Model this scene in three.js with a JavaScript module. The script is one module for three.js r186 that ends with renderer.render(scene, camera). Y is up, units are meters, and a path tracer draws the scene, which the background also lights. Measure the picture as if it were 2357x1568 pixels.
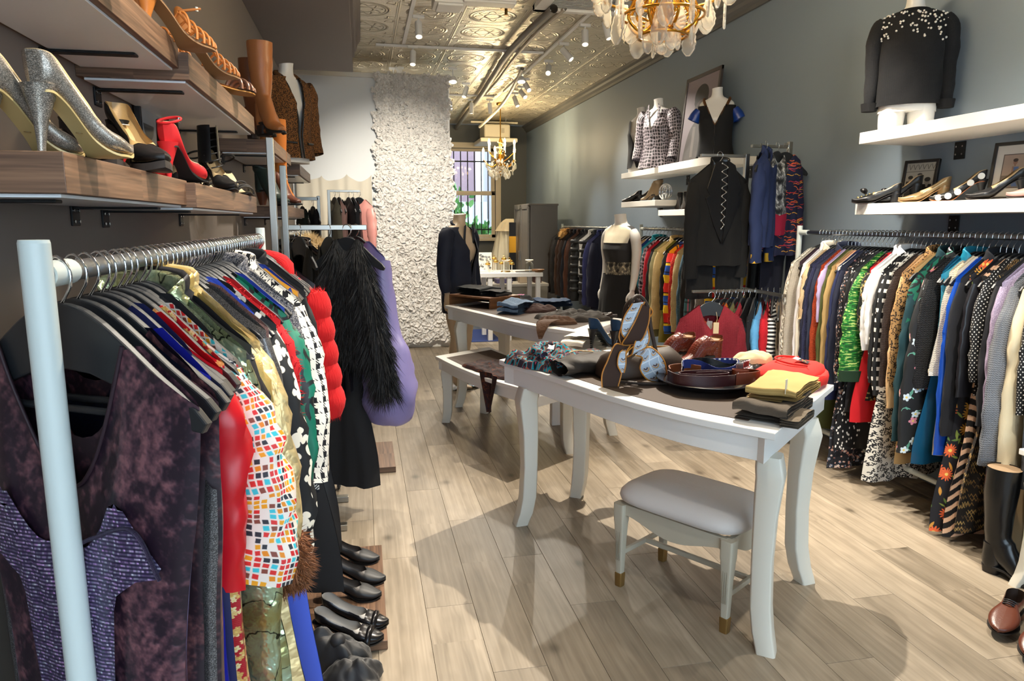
import * as THREE from 'three';
import { RoundedBoxGeometry } from 'three/addons/geometries/RoundedBoxGeometry.js';
import { mergeGeometries } from 'three/addons/utils/BufferGeometryUtils.js';
import { ImprovedNoise } from 'three/addons/math/ImprovedNoise.js';

// ---------- camera, sky, exposure ----------
const scene = new THREE.Scene();
const EYE = 1.45, FOC = 1635, PW = 2357, PH = 1568;
const PITCH = Math.atan(272 / FOC), YAW = Math.atan(346.5 / Math.hypot(FOC, 272));
const camera = new THREE.PerspectiveCamera(2 * Math.atan(PH / 2 / FOC) * 180 / Math.PI, PW / PH, 0.05, 80);
camera.position.set(0, EYE, 0);
camera.rotation.order = 'YXZ'; camera.rotation.y = -YAW; camera.rotation.x = -PITCH;
scene.add(camera); camera.updateMatrixWorld();
const renderer = new THREE.WebGLRenderer();
renderer.toneMapping = THREE.LinearToneMapping;
renderer.toneMappingExposure = 0.86;
renderer.shadowMap.enabled = true;
scene.background = new THREE.Color(0.66, 0.84, 1.0);
scene.backgroundIntensity = 7;
const SPOT_I = 21, WARM = [1, 0.92, 0.79];

// ---------- helpers ----------
const V = (x, y, z) => new THREE.Vector3(x, y, z);
const fwd = V(Math.sin(YAW) * Math.cos(PITCH), -Math.sin(PITCH), -Math.cos(YAW) * Math.cos(PITCH));
const rgt = V(Math.cos(YAW), 0, Math.sin(YAW)), upv = rgt.clone().cross(fwd);
const ray = (px, py) => fwd.clone().addScaledVector(rgt, (px - PW / 2) / FOC).addScaledVector(upv, -(py - PH / 2) / FOC);
const onX = (px, py, x) => { const r = ray(px, py); return r.multiplyScalar(x / r.x).add(V(0, EYE, 0)); };
const onY = (px, py, y) => { const r = ray(px, py); return r.multiplyScalar((y - EYE) / r.y).add(V(0, EYE, 0)); };
const onZ = (px, py, z) => { const r = ray(px, py); return r.multiplyScalar(z / r.z).add(V(0, EYE, 0)); };
let seed = 7; const rnd = () => { seed = (seed + 0x6D2B79F5) | 0; let t = Math.imul(seed ^ (seed >>> 15), 1 | seed); t = (t + Math.imul(t ^ (t >>> 7), 61 | t)) ^ t; return ((t ^ (t >>> 14)) >>> 0) / 4294967296; };
const rr = (a, b) => a + (b - a) * rnd();
const inoise = new ImprovedNoise(); const ns = (x, y, z = 0) => inoise.noise(x, y, z);
const lerp = (a, b, t) => a + (b - a) * t, clamp = (x, a = 0, b = 1) => Math.min(b, Math.max(a, x));
const sstep = (a, b, x) => { const t = clamp((x - a) / (b - a)); return t * t * (3 - 2 * t); };
const curve1 = (pts) => (x) => { for (let i = 1; i < pts.length; i++) if (x <= pts[i][0]) { const [a, b] = pts[i - 1], [c, d] = pts[i]; return lerp(b, d, sstep(0, 1, (x - a) / (c - a)) * .5 + .5 * clamp((x - a) / (c - a))); } return pts[pts.length - 1][1]; };
const lin1 = (pts) => (x) => { if (x <= pts[0][0]) return pts[0][1]; for (let i = 1; i < pts.length; i++) if (x <= pts[i][0]) { const [a, b] = pts[i - 1], [c, d] = pts[i]; return lerp(b, d, (x - a) / (c - a)); } return pts[pts.length - 1][1]; };
const used = {};
const nm = (n) => { const k = used[n] = (used[n] ?? -1) + 1; return k ? n + '_' + String(k).padStart(3, '0') : n; };
function shadow(o) { o.castShadow = true; o.receiveShadow = true; return o; }
function thing(name, label, category, p = V(0, 0, 0), ry = 0, group) {
  const g = new THREE.Group(); g.name = nm(name); g.position.copy(p); g.rotation.y = ry; scene.add(g);
  g.userData = { label, category }; if (group) g.userData.group = group; return g;
}
function part(name, geo, mat, parent, label) { const m = shadow(new THREE.Mesh(geo, mat)); m.name = name; parent.add(m); if (label) m.userData.label = label; return m; }
function solo(name, label, category, geo, mat, p = V(0, 0, 0), ry = 0, group) { const m = shadow(new THREE.Mesh(geo, mat)); m.name = nm(name); m.position.copy(p); m.rotation.y = ry; m.userData = { label, category }; if (group) m.userData.group = group; scene.add(m); return m; }
function struct(name, geo, mat, parent) { const m = geo ? shadow(new THREE.Mesh(geo, mat)) : new THREE.Group(); m.name = parent ? name : nm(name); if (!parent) m.userData.kind = 'structure'; (parent || scene).add(m); return m; }
const mg = (l) => mergeGeometries(l.map((g) => { const q = g.index ? g.toNonIndexed() : g.clone(); for (const k of Object.keys(q.attributes)) if (!['position', 'normal', 'uv'].includes(k)) q.deleteAttribute(k); q.morphAttributes = {}; return q; }));
const bx = (w, h, d, x = 0, y = 0, z = 0, r = .002) => { const g = r ? new RoundedBoxGeometry(w, h, d, 1, Math.min(r, w / 2.01, h / 2.01, d / 2.01)) : new THREE.BoxGeometry(w, h, d); muv(g); g.translate(x, y, z); return g; };
function muv(g) { // uv in metres by dominant normal
  const p = g.attributes.position, n = g.attributes.normal, u = g.attributes.uv; if (!u) return g;
  for (let i = 0; i < p.count; i++) { const a = Math.abs(n.getX(i)), b = Math.abs(n.getY(i)), c = Math.abs(n.getZ(i)); if (b >= a && b >= c) u.setXY(i, p.getZ(i), p.getX(i)); else if (a >= c) u.setXY(i, p.getZ(i), p.getY(i)); else u.setXY(i, p.getX(i), p.getY(i)); }
  return g;
}
const cyl = (r0, r1, h, x = 0, y = 0, z = 0, n = 14, open = false) => new THREE.CylinderGeometry(r0, r1, h, n, 1, open).translate(x, y, z);
const sph = (r, x = 0, y = 0, z = 0, n = 12) => new THREE.SphereGeometry(r, n, Math.max(6, n * .7 | 0)).translate(x, y, z);
const tube = (pts, r, seg = 16, rad = 6, closed = false) => new THREE.TubeGeometry(new THREE.CatmullRomCurve3(pts.map((p) => Array.isArray(p) ? V(...p) : p), closed), seg, r, rad, closed);
const rod = (a, b, r, n = 8) => { const d = b.clone().sub(a), g = new THREE.CylinderGeometry(r, r, d.length(), n); g.applyQuaternion(new THREE.Quaternion().setFromUnitVectors(V(0, 1, 0), d.normalize())); g.translate((a.x + b.x) / 2, (a.y + b.y) / 2, (a.z + b.z) / 2); return g; };
const lathe = (pts, n = 18) => new THREE.LatheGeometry(pts.map((p) => new THREE.Vector2(...p)), n);
function grid(nu, nv, f, closeU = false) { // f(i/nu, j/nv) -> [x,y,z,u,v]
  const P = [], U = [], I = [];
  for (let j = 0; j <= nv; j++) for (let i = 0; i <= nu; i++) { const q = f(i / nu, j / nv); P.push(q[0], q[1], q[2]); U.push(q[3] ?? i / nu, q[4] ?? j / nv); }
  for (let j = 0; j < nv; j++) for (let i = 0; i < nu; i++) { const a = j * (nu + 1) + i, b = a + 1, c = a + nu + 1, d = c + 1; I.push(a, c, b, b, c, d); }
  const g = new THREE.BufferGeometry(); g.setAttribute('position', new THREE.Float32BufferAttribute(P, 3)); g.setAttribute('uv', new THREE.Float32BufferAttribute(U, 2)); g.setIndex(I); g.computeVertexNormals();
  if (closeU) { const n = g.attributes.normal; for (let j = 0; j <= nv; j++) { const a = j * (nu + 1), b = a + nu, x = n.getX(a) + n.getX(b), y = n.getY(a) + n.getY(b), z = n.getZ(a) + n.getZ(b), l = Math.hypot(x, y, z) || 1; n.setXYZ(a, x / l, y / l, z / l); n.setXYZ(b, x / l, y / l, z / l); } }
  return g;
}
function cap(ring, flip) { // fan over a closed ring of Vector3
  const c = ring.reduce((s, p) => s.add(p), V(0, 0, 0)).multiplyScalar(1 / ring.length), P = [], U = [];
  for (let i = 0; i < ring.length; i++) { const a = ring[i], b = ring[(i + 1) % ring.length]; for (const p of flip ? [c, b, a] : [c, a, b]) { P.push(p.x, p.y, p.z); U.push(p.x + p.y, p.z); } }
  const g = new THREE.BufferGeometry(); g.setAttribute('position', new THREE.Float32BufferAttribute(P, 3)); g.setAttribute('uv', new THREE.Float32BufferAttribute(U, 2)); g.computeVertexNormals(); return g;
}
function loft(rings, caps = 3) { // rings: arrays of Vector3, closed
  const n = rings[0].length, L = [0]; for (let j = 1; j < rings.length; j++) L.push(L[j - 1] + rings[j][0].distanceTo(rings[j - 1][0]));
  let per = 0; const mid = rings[rings.length >> 1]; for (let i = 0; i < n; i++) per += mid[i].distanceTo(mid[(i + 1) % n]);
  const g = grid(n, rings.length - 1, (u, v) => { const j = Math.round(v * (rings.length - 1)), p = rings[j][Math.round(u * n) % n]; return [p.x, p.y, p.z, u * per, L[j]]; }, true);
  const l = [g]; if (caps & 1) l.push(cap(rings[0], true)); if (caps & 2) l.push(cap(rings[rings.length - 1], false)); return l.length > 1 ? mg(l) : g;
}
const ell = (c, rx, rz, n = 18, pw = 1, ph = 0) => Array.from({ length: n }, (_, i) => { const a = i / n * Math.PI * 2 + ph, s = Math.sin(a), k = Math.cos(a); return V(c[0] + Math.sign(k) * Math.abs(k) ** pw * rx, c[1], c[2] + Math.sign(s) * Math.abs(s) ** pw * rz); });
function pathLoft(pts, n = 14, seg = 0, side = V(0, 0, 1), caps = 3, wob = 0, sd = 0) { // pts: [x,y,z,rSide,rPlane]; rings square to the path, 'side' fixed
  const P = pts.map((p) => V(p[0], p[1], p[2])), C = new THREE.CatmullRomCurve3(P, false, 'centripetal'), N = seg || pts.length * 3, rings = [];
  for (let k = 0; k <= N; k++) {
    const t = k / N, c = C.getPoint(t), tg = C.getTangent(t), f = t * (pts.length - 1), i = Math.min(pts.length - 2, Math.floor(f)), w = f - i;
    const a = lerp(pts[i][3], pts[i + 1][3], w), b = lerp(pts[i][4], pts[i + 1][4], w), s = side.clone().addScaledVector(tg, -side.dot(tg)).normalize(), o = s.clone().cross(tg).normalize();
    rings.push(Array.from({ length: n }, (_, m) => { const th = m / n * Math.PI * 2, q = 1 + wob * ns(Math.cos(th) * 1.5 + sd, Math.sin(th) * 1.5, t * pts.length * 1.6 + sd); return c.clone().addScaledVector(s, Math.cos(th) * a * q).addScaledVector(o, Math.sin(th) * b * q); }));
  }
  return loft(rings, caps);
}
function ribbon(pts, seg = 40, thick = 0) { // pts: [center, halfWidthVector]
  const C = new THREE.CatmullRomCurve3(pts.map((p) => p[0])), Wc = new THREE.CatmullRomCurve3(pts.map((p) => p[1])); let len = C.getLength();
  return grid(6, seg, (u, v) => { const c = C.getPoint(v), w = Wc.getPoint(v), s = u * 2 - 1; c.addScaledVector(w, s); return [c.x, c.y, c.z, (s + 1) * w.length(), v * len]; });
}
function shapeOf(pts, smooth) { const s = new THREE.Shape(); if (smooth) { s.moveTo(...pts[0]); s.splineThru(pts.slice(1).map((p) => new THREE.Vector2(...p))); } else pts.forEach((p, i) => i ? s.lineTo(...p) : s.moveTo(...p)); return s; }
const ext = (s, d, b = 0, bs = 2, cs = 12) => new THREE.ExtrudeGeometry(s, { depth: d, bevelEnabled: b > 0, bevelSize: b, bevelThickness: b, bevelSegments: bs, curveSegments: cs });
const mv = (g, x, y, z, rx = 0, ry = 0, rz = 0, s = 1) => g.applyMatrix4(new THREE.Matrix4().compose(V(x, y, z), new THREE.Quaternion().setFromEuler(new THREE.Euler(rx, ry, rz)), typeof s === 'number' ? V(s, s, s) : V(...s)));

// ---------- textures ----------
function dtex(w, h, f, size = [1, 1], srgb = true) {
  const d = new Uint8Array(w * h * 4);
  for (let y = 0; y < h; y++) for (let x = 0; x < w; x++) { const c = f(x / w, y / h), k = (y * w + x) * 4, t = Array.isArray(c) ? c : [c, c, c]; d[k] = clamp(t[0]) * 255; d[k + 1] = clamp(t[1]) * 255; d[k + 2] = clamp(t[2]) * 255; d[k + 3] = 255; }
  const t = new THREE.DataTexture(d, w, h); return fin(t, size, srgb);
}
function fin(t, size, srgb) { t.wrapS = t.wrapT = THREE.RepeatWrapping; t.magFilter = THREE.LinearFilter; t.minFilter = THREE.LinearMipmapLinearFilter; t.generateMipmaps = true; t.repeat.set(1 / size[0], 1 / size[1]); if (srgb) t.colorSpace = THREE.SRGBColorSpace; t.needsUpdate = true; return t; }
function ctex(w, h, draw, size = [1, 1]) { const c = document.createElement('canvas'); c.width = w; c.height = h; const x = c.getContext('2d'); draw(x, w, h); return fin(new THREE.CanvasTexture(c), size, true); }
// draws fn at a wrapped place so that the print tiles
const wrapDraw = (x, w, h, px, py, fn) => { for (const dx of [-w, 0, w]) for (const dy of [-h, 0, h]) { x.save(); x.translate(px + dx, py + dy); fn(x); x.restore(); } };
const fill = (x, w, h, c) => { x.fillStyle = c; x.fillRect(0, 0, w, h); };
const dot = (x, r, c, rx = r) => { x.fillStyle = c; x.beginPath(); x.ellipse(0, 0, rx, r, 0, 0, 7); x.fill(); };
const hsh = (a, b, s = 0) => { const t = Math.sin(a * 127.1 + b * 311.7 + s * 74.7) * 43758.5453; return t - Math.floor(t); };
function pn(x, y, p, s = 0) { x *= p; y *= p; const i = Math.floor(x), j = Math.floor(y), u = sstep(0, 1, x - i), v = sstep(0, 1, y - j), q = (a, b) => hsh(((a % p) + p) % p, ((b % p) + p) % p, s); return lerp(lerp(q(i, j), q(i + 1, j), u), lerp(q(i, j + 1), q(i + 1, j + 1), u), v); }
const fbm = (x, y, p, o = 4, s = 0) => { let a = 0, k = .5; for (let i = 0; i < o; i++) { a += k * pn(x, y, p << i, s + i); k *= .5; } return a; };
const mixc = (a, b, t) => [lerp(a[0], b[0], t), lerp(a[1], b[1], t), lerp(a[2], b[2], t)];
const hex = (h) => { const c = parseInt(h.slice(1), 16); return [(c >> 16) / 255, (c >> 8 & 255) / 255, (c & 255) / 255]; };

const B = { // bump maps
  weave: dtex(64, 64, (u, v) => .5 + .25 * Math.sin(u * 50.265) * Math.sin(v * 50.265) + .25 * (hsh(u * 64 | 0, v * 64 | 0) - .5), [.03, .03], false),
  knit: dtex(64, 64, (u, v) => { const a = (u * 4) % 1, b = ((v * 6 + Math.abs(a - .5)) % 1); return .9 * Math.sin(a * Math.PI) * (.5 + .5 * Math.sin(b * 6.283)); }, [.05, .05], false),
  cable: dtex(128, 128, (u, v) => { const a = (u * 2) % 1, s = Math.sin(v * 12.566) * .16, d = Math.min(Math.abs(a - .35 - s), Math.abs(a - .35 + s)); return clamp(1 - d * 7) * .8 + .2 * Math.abs(Math.sin(a * 25)) ; }, [.16, .16], false),
  crumple: dtex(256, 256, (u, v) => { const a = fbm(u, v, 6, 4, 3); return Math.abs(a - .47) * 3.2; }, [.22, .22], false),
  plaster: dtex(256, 256, (u, v) => fbm(u, v, 24, 4, 9), [.8, .8], false),
  leather: dtex(128, 128, (u, v) => { const a = pn(u, v, 28, 2), b = pn(u, v, 40, 5); return .5 + .5 * Math.abs(a - b); }, [.06, .06], false),
  fur: dtex(256, 256, (u, v) => fbm(u * 1, v, 8, 2, 4) * .6 + .4 * pn(u, (v * .12) % 1, 90, 2), [.25, .25], false),
  cord: dtex(32, 32, (u) => .5 + .5 * Math.sin(u * 12.566), [.01, .01], false),
};
const mats = {};
function mat(color, o = {}) {
  const key = color + JSON.stringify({ ...o, map: o.map?.uuid, bump: o.bump?.uuid, rmap: o.rmap?.uuid }); if (mats[key]) return mats[key];
  const m = new THREE.MeshPhysicalMaterial({ color, roughness: o.r ?? .6, metalness: o.m ?? 0, side: THREE.DoubleSide });
  if (o.map) m.map = o.map; if (o.bump) { m.bumpMap = o.bump; m.bumpScale = o.bs ?? .0006; } if (o.rmap) m.roughnessMap = o.rmap;
  if (o.sheen) { m.sheen = o.sheen; m.sheenRoughness = o.sr ?? .4; m.sheenColor = new THREE.Color(o.sc ?? color); }
  if (o.cc) { m.clearcoat = o.cc; m.clearcoatRoughness = .12; }
  if (o.e) { m.emissive = new THREE.Color(o.ec ?? '#ffffff'); m.emissiveIntensity = o.e; }
  if (o.tr) { m.transmission = o.tr; m.thickness = o.th ?? 0; m.ior = o.ior ?? 1.5; }
  return mats[key] = m;
}
const cloth = (c, o = {}) => mat(c, { r: .88, bump: B.weave, bs: .0004, ...o });
const knit = (c, o = {}) => mat(c, { r: .95, bump: B.knit, bs: .0018, ...o });
const satin = (c, o = {}) => mat(c, { r: .34, sheen: .3, ...o });
const leather = (c, o = {}) => mat(c, { r: .42, bump: B.leather, bs: .0004, ...o });
const white = mat('#ecebe6', { r: .45 }), steel = mat('#b9bcc0', { r: .25, m: 1 }), chrome = mat('#e0e3e6', { r: .1, m: 1 }), black = mat('#141416', { r: .45 }), blackSteel = mat('#17191c', { r: .5, m: .3 });
// ---------- large structure ----------
const XL = -.72, XR = 3.08, ZF = 1.4, ZB = -13.4, CH = 3.22, ZW = -8.3, XW = 1.0;
const paintL = mat('#80766f', { r: .62, bump: B.plaster, bs: .0004 }), paintS = mat('#746a68', { r: .65, bump: B.plaster, bs: .0004 }), paintR = mat('#7d8c9a', { r: .6, bump: B.plaster, bs: .0005 }), paintB = mat('#585a58', { r: .7, bump: B.plaster, bs: .0005 }),
  paintW = mat('#dcdfe0', { r: .7, bump: B.plaster, bs: .0004 }), trimW = mat('#dcd9d0', { r: .45 }), cream = mat('#cdbfa5', { r: .5 });
{ // floor of separate planks
  const floor = struct('floor');
  struct('underlay', bx(XR - XL + .2, .06, ZF - ZB, (XL + XR) / 2, -.041, (ZF + ZB) / 2, 0), mat('#4b4036', { r: .9 }), floor);
  const grain = dtex(512, 1024, (u, v) => {
    const a = fbm(u, v, 10, 3, 1), st = fbm((u + .05 * a) % 1, (v * .06) % 1, 48, 3, 2), f2 = pn(u, (v * .03) % 1, 130, 6);
    let k = .62 + .34 * (st - .47) + .14 * (f2 - .5) + .3 * (a - .47), kn = 0;
    for (const [x, y] of [[.2, .3], [.7, .75], [.45, .55]]) { const d = Math.hypot((u - x) * 1.1, (v - y) * 1.6) * 24; kn = Math.max(kn, Math.exp(-d * d * 1.6)); }
    k -= kn * .35; return [clamp(.36 + .56 * k), clamp(.325 + .54 * k), clamp(.27 + .52 * k)];
  }, [.75, 1.5]);
  const pm = ['#c9c4bd', '#bfbab3', '#cfcac3', '#b9b4ad', '#c5c0b9'].map((c) => mat(c, { r: .42, map: grain, rmap: null }));
  const PWd = .182, PL = 1.22, top = new RoundedBoxGeometry(PWd - .0012, .012, PL - .0012, 1, .0008);
  const variants = Array.from({ length: 9 }, () => { const g = top.clone(), p = g.attributes.position, u = g.attributes.uv, du = rnd(), dv = rnd(); for (let i = 0; i < p.count; i++) u.setXY(i, p.getX(i) + du, p.getZ(i) + dv); return g; });
  let col = 0;
  for (let x = XL + PWd / 2; x < XR + .05; x += PWd, col++) for (let z = ZF - PL / 2 + (col * .437) % PL; z > ZB - PL / 2; z -= PL) { const m = struct('plank', variants[rnd() * 9 | 0], pm[rnd() * 5 | 0], floor); m.position.set(x, -.006, z); }
}
{ // pressed tin ceiling of separate panels
  const ceil = struct('ceiling');
  struct('ceiling_slab', bx(XR - XL + .2, .1, ZF - ZB + .2, (XL + XR) / 2, CH + .062, (ZF + ZB) / 2, 0), trimW, ceil);
  const tin = dtex(256, 256, (u, v) => {
    let h = 0; const x = u - .5, y = v - .5, r = Math.hypot(x, y), a = Math.atan2(y, x), e = Math.max(Math.abs(x), Math.abs(y));
    const ring = (q, w) => Math.exp(-(((r - q) / w) ** 2));
    h = Math.max(ring(.36, .014), ring(.31, .01) * .7, ring(.12, .012), Math.exp(-(((r - .22 - .05 * Math.sin(a * 8)) / .014) ** 2)));
    if (r > .37) h = Math.max(h, Math.exp(-(((Math.hypot(Math.abs(x) - .4, Math.abs(y) - .4) - .07 - .02 * Math.sin(a * 24)) / .012) ** 2)) * .8);
    if (e > .47) h = Math.max(h, .8); h += .1 * Math.max(0, Math.sin(u * 100) * Math.sin(v * 100)); return h;
  }, [.543, .543], false);
  const tm = mat('#dcd2be', { r: .3, bump: tin, bs: .02, m: .45 }), P = (XR - XL) / 7, g = new RoundedBoxGeometry(P - .002, .012, P - .002, 1, .003);
  { const p = g.attributes.position, u = g.attributes.uv; for (let i = 0; i < p.count; i++) u.setXY(i, p.getX(i) + P / 2, p.getZ(i) + P / 2); }
  for (let i = 0; i < 7; i++) for (let z = ZF - P / 2; z > ZB; z -= P) { const m = struct('ceiling_panel', g, tm, ceil); m.position.set(XL + (i + .5) * P, CH + .006 - .001 * rnd(), z); m.rotation.set((rnd() - .5) * .006, 0, (rnd() - .5) * .006); }
}
struct('wall_left', bx(.14, CH + .1, ZF - ZB + .2, XL - .07, CH / 2, (ZF + ZB) / 2, 0), paintL);
struct('wall_right', bx(.14, CH + .1, ZF - ZB + .2, XR + .07, CH / 2, (ZF + ZB) / 2, 0), paintR);
{ // dropped soffit along the left wall with its crown
  const s = struct('ceiling_soffit', bx(.69, .34, ZF + 7.4, XL + .345, 2.89 + .17, (ZF - 7.4) / 2, .004), paintS);
  const prof = shapeOf([[0, 0], [.02, 0], [.022, .05], [.035, .06], [.05, .12], [.075, .15], [.08, .19], [0, .19]]);
  const c = ext(prof, ZF + 7.42, 0); c.translate(-.03, 3.03, -7.42); muv(c); struct('crown_moulding', c, paintS, s);
}
{ const prof = shapeOf([[0, 0], [0, -.12], [-.018, -.118], [-.022, -.09], [-.05, -.07], [-.058, -.045], [-.085, -.03], [-.09, 0]]); const c = ext(prof, ZF - ZB, 0); c.translate(XR, CH, ZB); muv(c); struct('trim_1', c, mat('#5b5a58', { r: .5 })); }
{ // white partition with skirting
  struct('wall_back_left', bx(XW - XL, 3.02, .12, (XW + XL) / 2, 1.51, ZW - .06, 0), paintW);
  struct('trim_2', bx(XW - XL + .02, .05, .16, (XW + XL) / 2, 3.04, ZW - .06, .004), trimW);
  struct('baseboard_back', bx(XW - XL, .12, .02, (XW + XL) / 2, .06, ZW + .011, .004), trimW);
}
{ // flower wall on the partition's end
  const f = thing('flower_wall', 'tall panel thickly covered in white fabric flowers beside the back window', 'flower wall', V(.21, .0, ZW));
  part('backing', bx(.8, 2.93, .03, .4, .1 + 1.465, .018, .004), mat('#efece8', { r: .9 }), f);
  // one rosette: two rings of cupped petals
  const pet = []; for (let k = 0; k < 7; k++) { const a = k * 2.4, o = k < 4 ? .012 : .02, g = new THREE.SphereGeometry(1, 5, 3, 0, 6.29, 0, 1.4); g.scale(.016, .006, .013); g.rotateX(-.5 - (k < 4 ? .5 : 0)); g.translate(0, k < 4 ? .008 : 0, o); g.rotateY(a); pet.push(g); }
  const ros = mg(pet); ros.rotateX(Math.PI / 2);
  const N = 3400, im = new THREE.InstancedMesh(ros, mat('#f1efec', { r: .85 }), N), d = new THREE.Object3D(), c = new THREE.Color();
  for (let i = 0; i < N; i++) {
    const y = .09 + 2.96 * (((i * .61803) % 1)), e = .018 * Math.sin(y * 19) + .012 * Math.sin(y * 47), x = lerp(-.02 + e, .8 + e, rnd()), big = lerp(1.5, .9, sstep(1.6, 2.9, y));
    d.position.set(x, y, .032 + .03 * rnd() * big); d.rotation.set(rr(-.4, .4), rr(-.4, .4), rr(0, 6.3)); d.scale.setScalar(big * rr(1.0, 1.6)); d.updateMatrix(); im.setMatrixAt(i, d.matrix); const k = rr(.82, 1); im.setColorAt(i, c.setRGB(k, k * .985, k * .96));
  }
  im.name = 'white_flowers'; im.userData.kind = 'stuff'; shadow(im); f.add(im);
}
// back wall with its window, the yard behind
{
  const a = onZ(1030, 340, ZB), b = onZ(1141, 547, ZB), x0 = a.x - .35, x1 = b.x, y1 = a.y, y0 = b.y, zt = ZB - .1, wall = struct('wall_back');
  struct('wall_section', bx(x0 - XL, CH, .2, (x0 + XL) / 2, CH / 2, zt, 0), paintB, wall); struct('wall_section', bx(XR - x1, CH, .2, (XR + x1) / 2, CH / 2, zt, 0), paintB, wall);
  struct('wall_section', bx(x1 - x0, y0, .2, (x0 + x1) / 2, y0 / 2, zt, 0), paintB, wall); struct('wall_section', bx(x1 - x0, CH - y1, .2, (x0 + x1) / 2, (CH + y1) / 2, zt, 0), paintB, wall);
  const w = struct('window_1'), cx = (x0 + x1) / 2, ww = x1 - x0, ym = onZ(1100, 447, ZB).y;
  for (const [x, y, ww2, h] of [[x1 + .05, (y0 + y1) / 2, .1, y1 - y0 + .2], [x0 - .05, (y0 + y1) / 2, .1, y1 - y0 + .2], [cx, y1 + .05, ww + .2, .1]]) struct('casing', bx(ww2, h, .03, x, y, ZB + .016, .005), cream, w);
  struct('sill', bx(ww + .26, .06, .12, cx, y0 - .03, ZB + .04, .006), cream, w);
  for (const [ya, yb, z] of [[ym, y1, -.1], [y0, ym + .03, -.06]]) {
    const s = struct('sash', mg([bx(.07, yb - ya, .035, x0 + .035, (ya + yb) / 2, ZB + z, .004), bx(.07, yb - ya, .035, x1 - .035, (ya + yb) / 2, ZB + z, .004), bx(ww, .06, .035, cx, ya + .03, ZB + z, .004), bx(ww, .05, .035, cx, yb - .025, ZB + z, .004)]), cream, w);
    struct('pane', new THREE.PlaneGeometry(ww - .1, yb - ya - .08).translate(cx, (ya + yb) / 2, ZB + z), mat('#ffffff', { r: .02, tr: 1 }), s);
  }
  for (let i = 0; i < 9; i++) struct('bar', cyl(.011, .011, y1 - y0, x0 + .1 + i * (ww - .2) / 8, (y0 + y1) / 2, ZB - .24, 6), blackSteel, w);
  for (const y of [y0 + .15, y1 - .22]) struct('bar', bx(ww, .025, .012, cx, y, ZB - .24, 0), blackSteel, w);
  // yard
  struct('ground', bx(14, .1, 12, 2, -.3, ZB - 6.3, 0), mat('#8d8a83', { r: .95 }));
  const nb = thing('building', 'mauve brick building seen through the back window bars', 'building', V(2.4, -.25, ZB - 9));
  part('wall', bx(5, 7, .4, -1.4, 3.5, 0, .01), mat('#a58b93', { r: .9, bump: B.plaster, bs: .004 }), nb);
  for (const x of [-2.6, -.6]) { const wn = part('window', bx(.9, 1.4, .08, x, 3.6, .2, .01), mat('#dfe3e6', { r: .5 }), nb); part('pane', bx(.74, 1.2, .02, x, 3.6, .245, 0), mat('#3c4a58', { r: .08 }), wn); }
  for (const [x, s] of [[-3.7, 1], [4.1, -1]]) part('side_wall', bx(.3, 7, 8.6, x, 3.5, 4.2, .01), mat('#b9b2ac', { r: .9 }), nb);
  part('white_wing', bx(1.6, 7, 1.6, 2.15, 3.5, .6, .01), mat('#d4d6d8', { r: .8 }), nb);
  const fn = thing('fence', 'white painted board fence in the yard outside the back window', 'fence', V(1.9, -.25, ZB - 4.2), .25);
  for (let i = 0; i < 16; i++) part('board', bx(.115, 2.2 + .02 * rnd(), .022, -.7 + i * .125, 1.1, .02 * rnd(), .003), mat('#c3ccd0', { r: .7 }), fn);
  for (const y of [.4, 1.75]) part('rail', bx(2.1, .08, .04, .25, y, -.035, .004), mat('#dfe4e6', { r: .7 }), fn);
  const leaf = mg([0, 1].map((k) => grid(2, 4, (u, v) => [(u - .5) * .1 * Math.sin(v * 3.1 + .05), v * .15 - (u - .5) ** 2 * .02, .02 * Math.sin(v * 3) + k * 0]))), lm = ['#7fb56a', '#9ccb83', '#669a58'].map((c) => mat(c, { r: .7, tr: .35 }));
  for (const [x, y, z, n, r, lab] of [[1.75, 1.75, ZB - 2.2, 190, .6, 'bushy green shrub at the left of the back window'], [2.35, 1.1, ZB - 1.4, 120, .34, 'light green leafy branch low outside the back window']]) {
    const s = thing('shrub', lab, 'shrub', V(x, -.25, z)); part('stem', mg([tube([[0, 0, 0], [.05, .5, 0], [-.05, y, .02], [.02, y + .5, 0]], .02, 10, 5), tube([[0, .5, 0], [.2, y, .05], [.3, y + .4, .1]], .012, 8, 5)]), mat('#5d4a38', { r: .9 }), s);
    for (let i = 0; i < n; i++) { const m = part('leaf', leaf, lm[i % 3], s), th = rr(0, 6.3), ph = Math.acos(rr(-1, 1)), q = r * Math.cbrt(rnd()); m.position.set(q * Math.sin(ph) * Math.cos(th), y + .25 + q * Math.cos(ph), q * Math.sin(ph) * Math.sin(th)); m.rotation.set(rr(-1, 1), rr(0, 6.3), rr(-1, 1)); m.scale.setScalar(rr(.9, 1.7)); }
  }
}
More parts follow.
